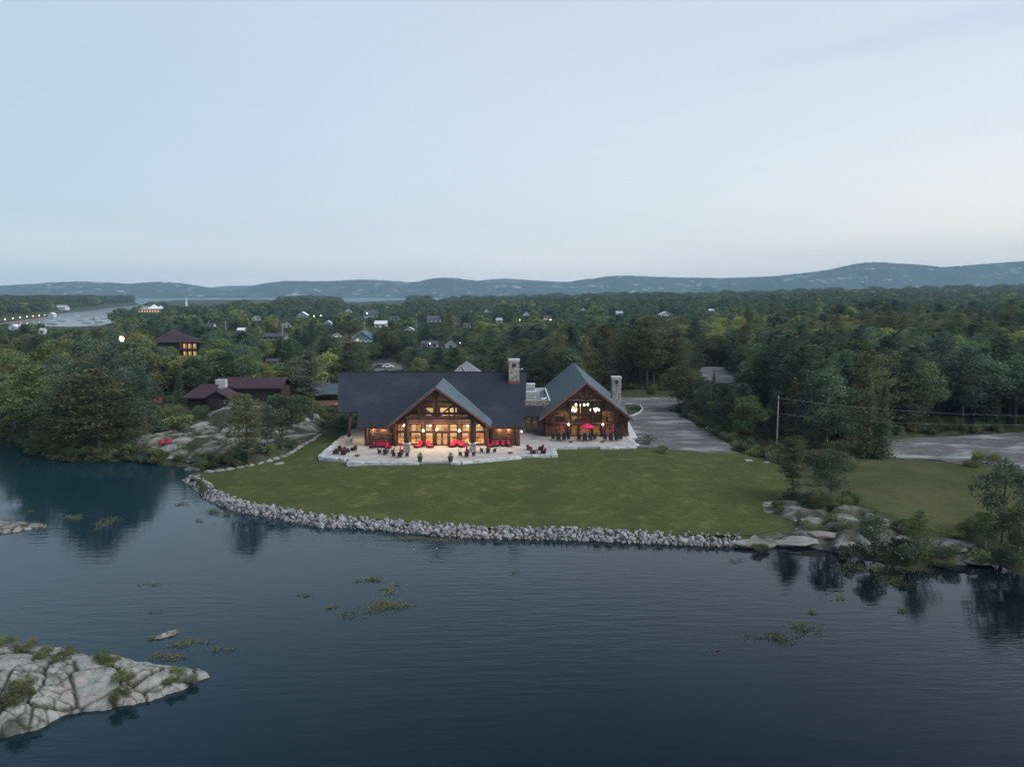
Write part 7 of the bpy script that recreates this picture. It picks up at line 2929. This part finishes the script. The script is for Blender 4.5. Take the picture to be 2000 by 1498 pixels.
    for nm, ty, val in (('kind_index', 'INT', idx), ('tree_scale', 'FLOAT', scl), ('turn', 'FLOAT', rs.uniform(0, 6.28, len(rest))), ('wide', 'FLOAT', scl * rs.uniform(.95, 1.35, len(rest)) * np.where(sc[rest] > 1.2, sc[rest] / (.8 + .2 * sc[rest]) * .92, 1))):
        at_ = me.attributes.new(nm, ty, 'POINT')
        at_.data.foreach_set('value', val)
    fo = link(bpy.data.objects.new('forest', me))
    tag(fo, kind='stuff')
    ng = bpy.data.node_groups.new('forest_nodes', 'GeometryNodeTree')
    ng.interface.new_socket('Geometry', in_out='INPUT', socket_type='NodeSocketGeometry')
    ng.interface.new_socket('Geometry', in_out='OUTPUT', socket_type='NodeSocketGeometry')
    gi = ng.nodes.new('NodeGroupInput')
    go_ = ng.nodes.new('NodeGroupOutput')
    ins = ng.nodes.new('GeometryNodeInstanceOnPoints')
    ci = ng.nodes.new('GeometryNodeCollectionInfo')
    ci.inputs['Collection'].default_value = protos
    ci.inputs['Separate Children'].default_value = True
    ci.inputs['Reset Children'].default_value = True

    def attr(nm, ty):
        a = ng.nodes.new('GeometryNodeInputNamedAttribute')
        a.data_type = ty
        a.inputs[0].default_value = nm
        return [s for s in a.outputs if s.enabled and s.name == 'Attribute'][0]
    ng.links.new(gi.outputs[0], ins.inputs['Points'])
    ng.links.new(ci.outputs[0], ins.inputs['Instance'])
    ins.inputs['Pick Instance'].default_value = True
    ng.links.new(attr('kind_index', 'INT'), ins.inputs['Instance Index'])
    cr = ng.nodes.new('ShaderNodeCombineXYZ')
    ng.links.new(attr('turn', 'FLOAT'), cr.inputs[2])
    try:
        er = ng.nodes.new('FunctionNodeEulerToRotation')
        ng.links.new(cr.outputs[0], er.inputs[0])
        ng.links.new(er.outputs[0], ins.inputs['Rotation'])
    except Exception:
        ng.links.new(cr.outputs[0], ins.inputs['Rotation'])
    cs = ng.nodes.new('ShaderNodeCombineXYZ')
    w_ = attr('wide', 'FLOAT')
    ng.links.new(w_, cs.inputs[0])
    ng.links.new(w_, cs.inputs[1])
    ng.links.new(attr('tree_scale', 'FLOAT'), cs.inputs[2])
    ng.links.new(cs.outputs[0], ins.inputs['Scale'])
    ng.links.new(ins.outputs[0], go_.inputs[0])
    md = fo.modifiers.new('scatter', 'NODES')
    md.node_group = ng
    # shrubs and saplings under the edge trees
    ux = rs.uniform(-170, 170, 60000)
    uy = rs.uniform(100, 330, 60000)
    ok = (np.abs(np.degrees(np.arctan2(ux, uy))) < 42) & (np.hypot(ux, uy) < 320)
    ux, uy = ux[ok], uy[ok]
    ok = sdist(land_main, ux, uy) > .3
    for poly, mrg in ((LAWN, .4), (LAWN2, .6), (GRAVEL, 1.0), (GRAVEL2, 1.2), (PATH, 1), (PARK, 2), (LODGE_AREA, .5)):
        ok &= sdist(poly, ux, uy) < -mrg
    rz2 = sdist(ROCKZ, ux, uy)
    rr2 = sdist(ROCKR, ux, uy)
    ok &= (rr2 < 0) | (fbm(ux, uy, 5, 4) > .02)
    ok &= ~((sdist(LAWN, ux, uy) > -4) & (uy < 134) & (ux < 29) & (ux > -56))
    ok &= (rz2 < 0) | ((rs.rand(len(ux)) < .10) & (fbm(ux, uy, 6, 4) > .12))
    ok &= (fbm(ux, uy, 9, 3) > -.22)
    ok &= ~((ux > 32) & (ux < 54) & (uy > 96) & (uy < 134) & (rs.rand(len(ux)) < .8))
    for o in C.objects:
        if o.parent is None and o.get('category') in ('house', 'inn', 'cabin', 'building', 'deck', 'chair'):
            ok &= np.hypot(ux - o.location.x, uy - o.location.y) > (2.5 if o['category'] in ('chair', 'deck') else 6)
    ok &= ~((ux > -72) & (ux < -50) & (uy > 172) & (uy < 194))
    ux, uy = ux[ok], uy[ok]
    nn = min(len(ux), 13000)
    ux, uy = ux[:nn], uy[:nn]
    # denser along the wooded bank on the left
    bx_ = rs.uniform(-175, -50, 30000)
    by_ = rs.uniform(120, 260, 30000)
    sb = sdist(land_main, bx_, by_)
    okb = (sb > -.25) & (sb < 7) & (sdist(LAWN, bx_, by_) < -1) & (sdist(ROCKZ, bx_, by_) < .3) & (bx_ < -64)
    ux = np.concatenate([ux, bx_[okb]])
    uy = np.concatenate([uy, by_[okb]])
    nn = len(ux)
    me2 = bpy.data.meshes.new('undergrowth')
    me2.from_pydata(np.stack([ux, uy, T(ux, uy) - .1], -1).tolist(), [], [])
    k3 = []
    for kname, s_ in (('shrub', 1.0),):
        for cc in (0, 1, 3):
            for v in range(3):
                cm, tm, hh = PRO['shrub'][v]
                proto('kind_%03d' % n, cm, None, cols_[cc], 1)
                k3.append(n)
                n += 1
    ss = rs.uniform(.7, 1.9, nn) * np.where(sdist(ROCKZ, ux, uy) > 0, .5, 1)
    for nm, ty, val in (('kind_index', 'INT', np.array(k3)[rs.randint(0, len(k3), nn)]), ('tree_scale', 'FLOAT', ss * rs.uniform(.7, 1.1, nn)), ('turn', 'FLOAT', rs.uniform(0, 6.28, nn)), ('wide', 'FLOAT', ss)):
        at_ = me2.attributes.new(nm, ty, 'POINT')
        at_.data.foreach_set('value', val)
    uo = link(bpy.data.objects.new('undergrowth', me2))
    tag(uo, kind='stuff')
    uo.modifiers.new('scatter', 'NODES').node_group = ng
    print('TREES individuals', cnt, 'rest', len(rest))


forest()
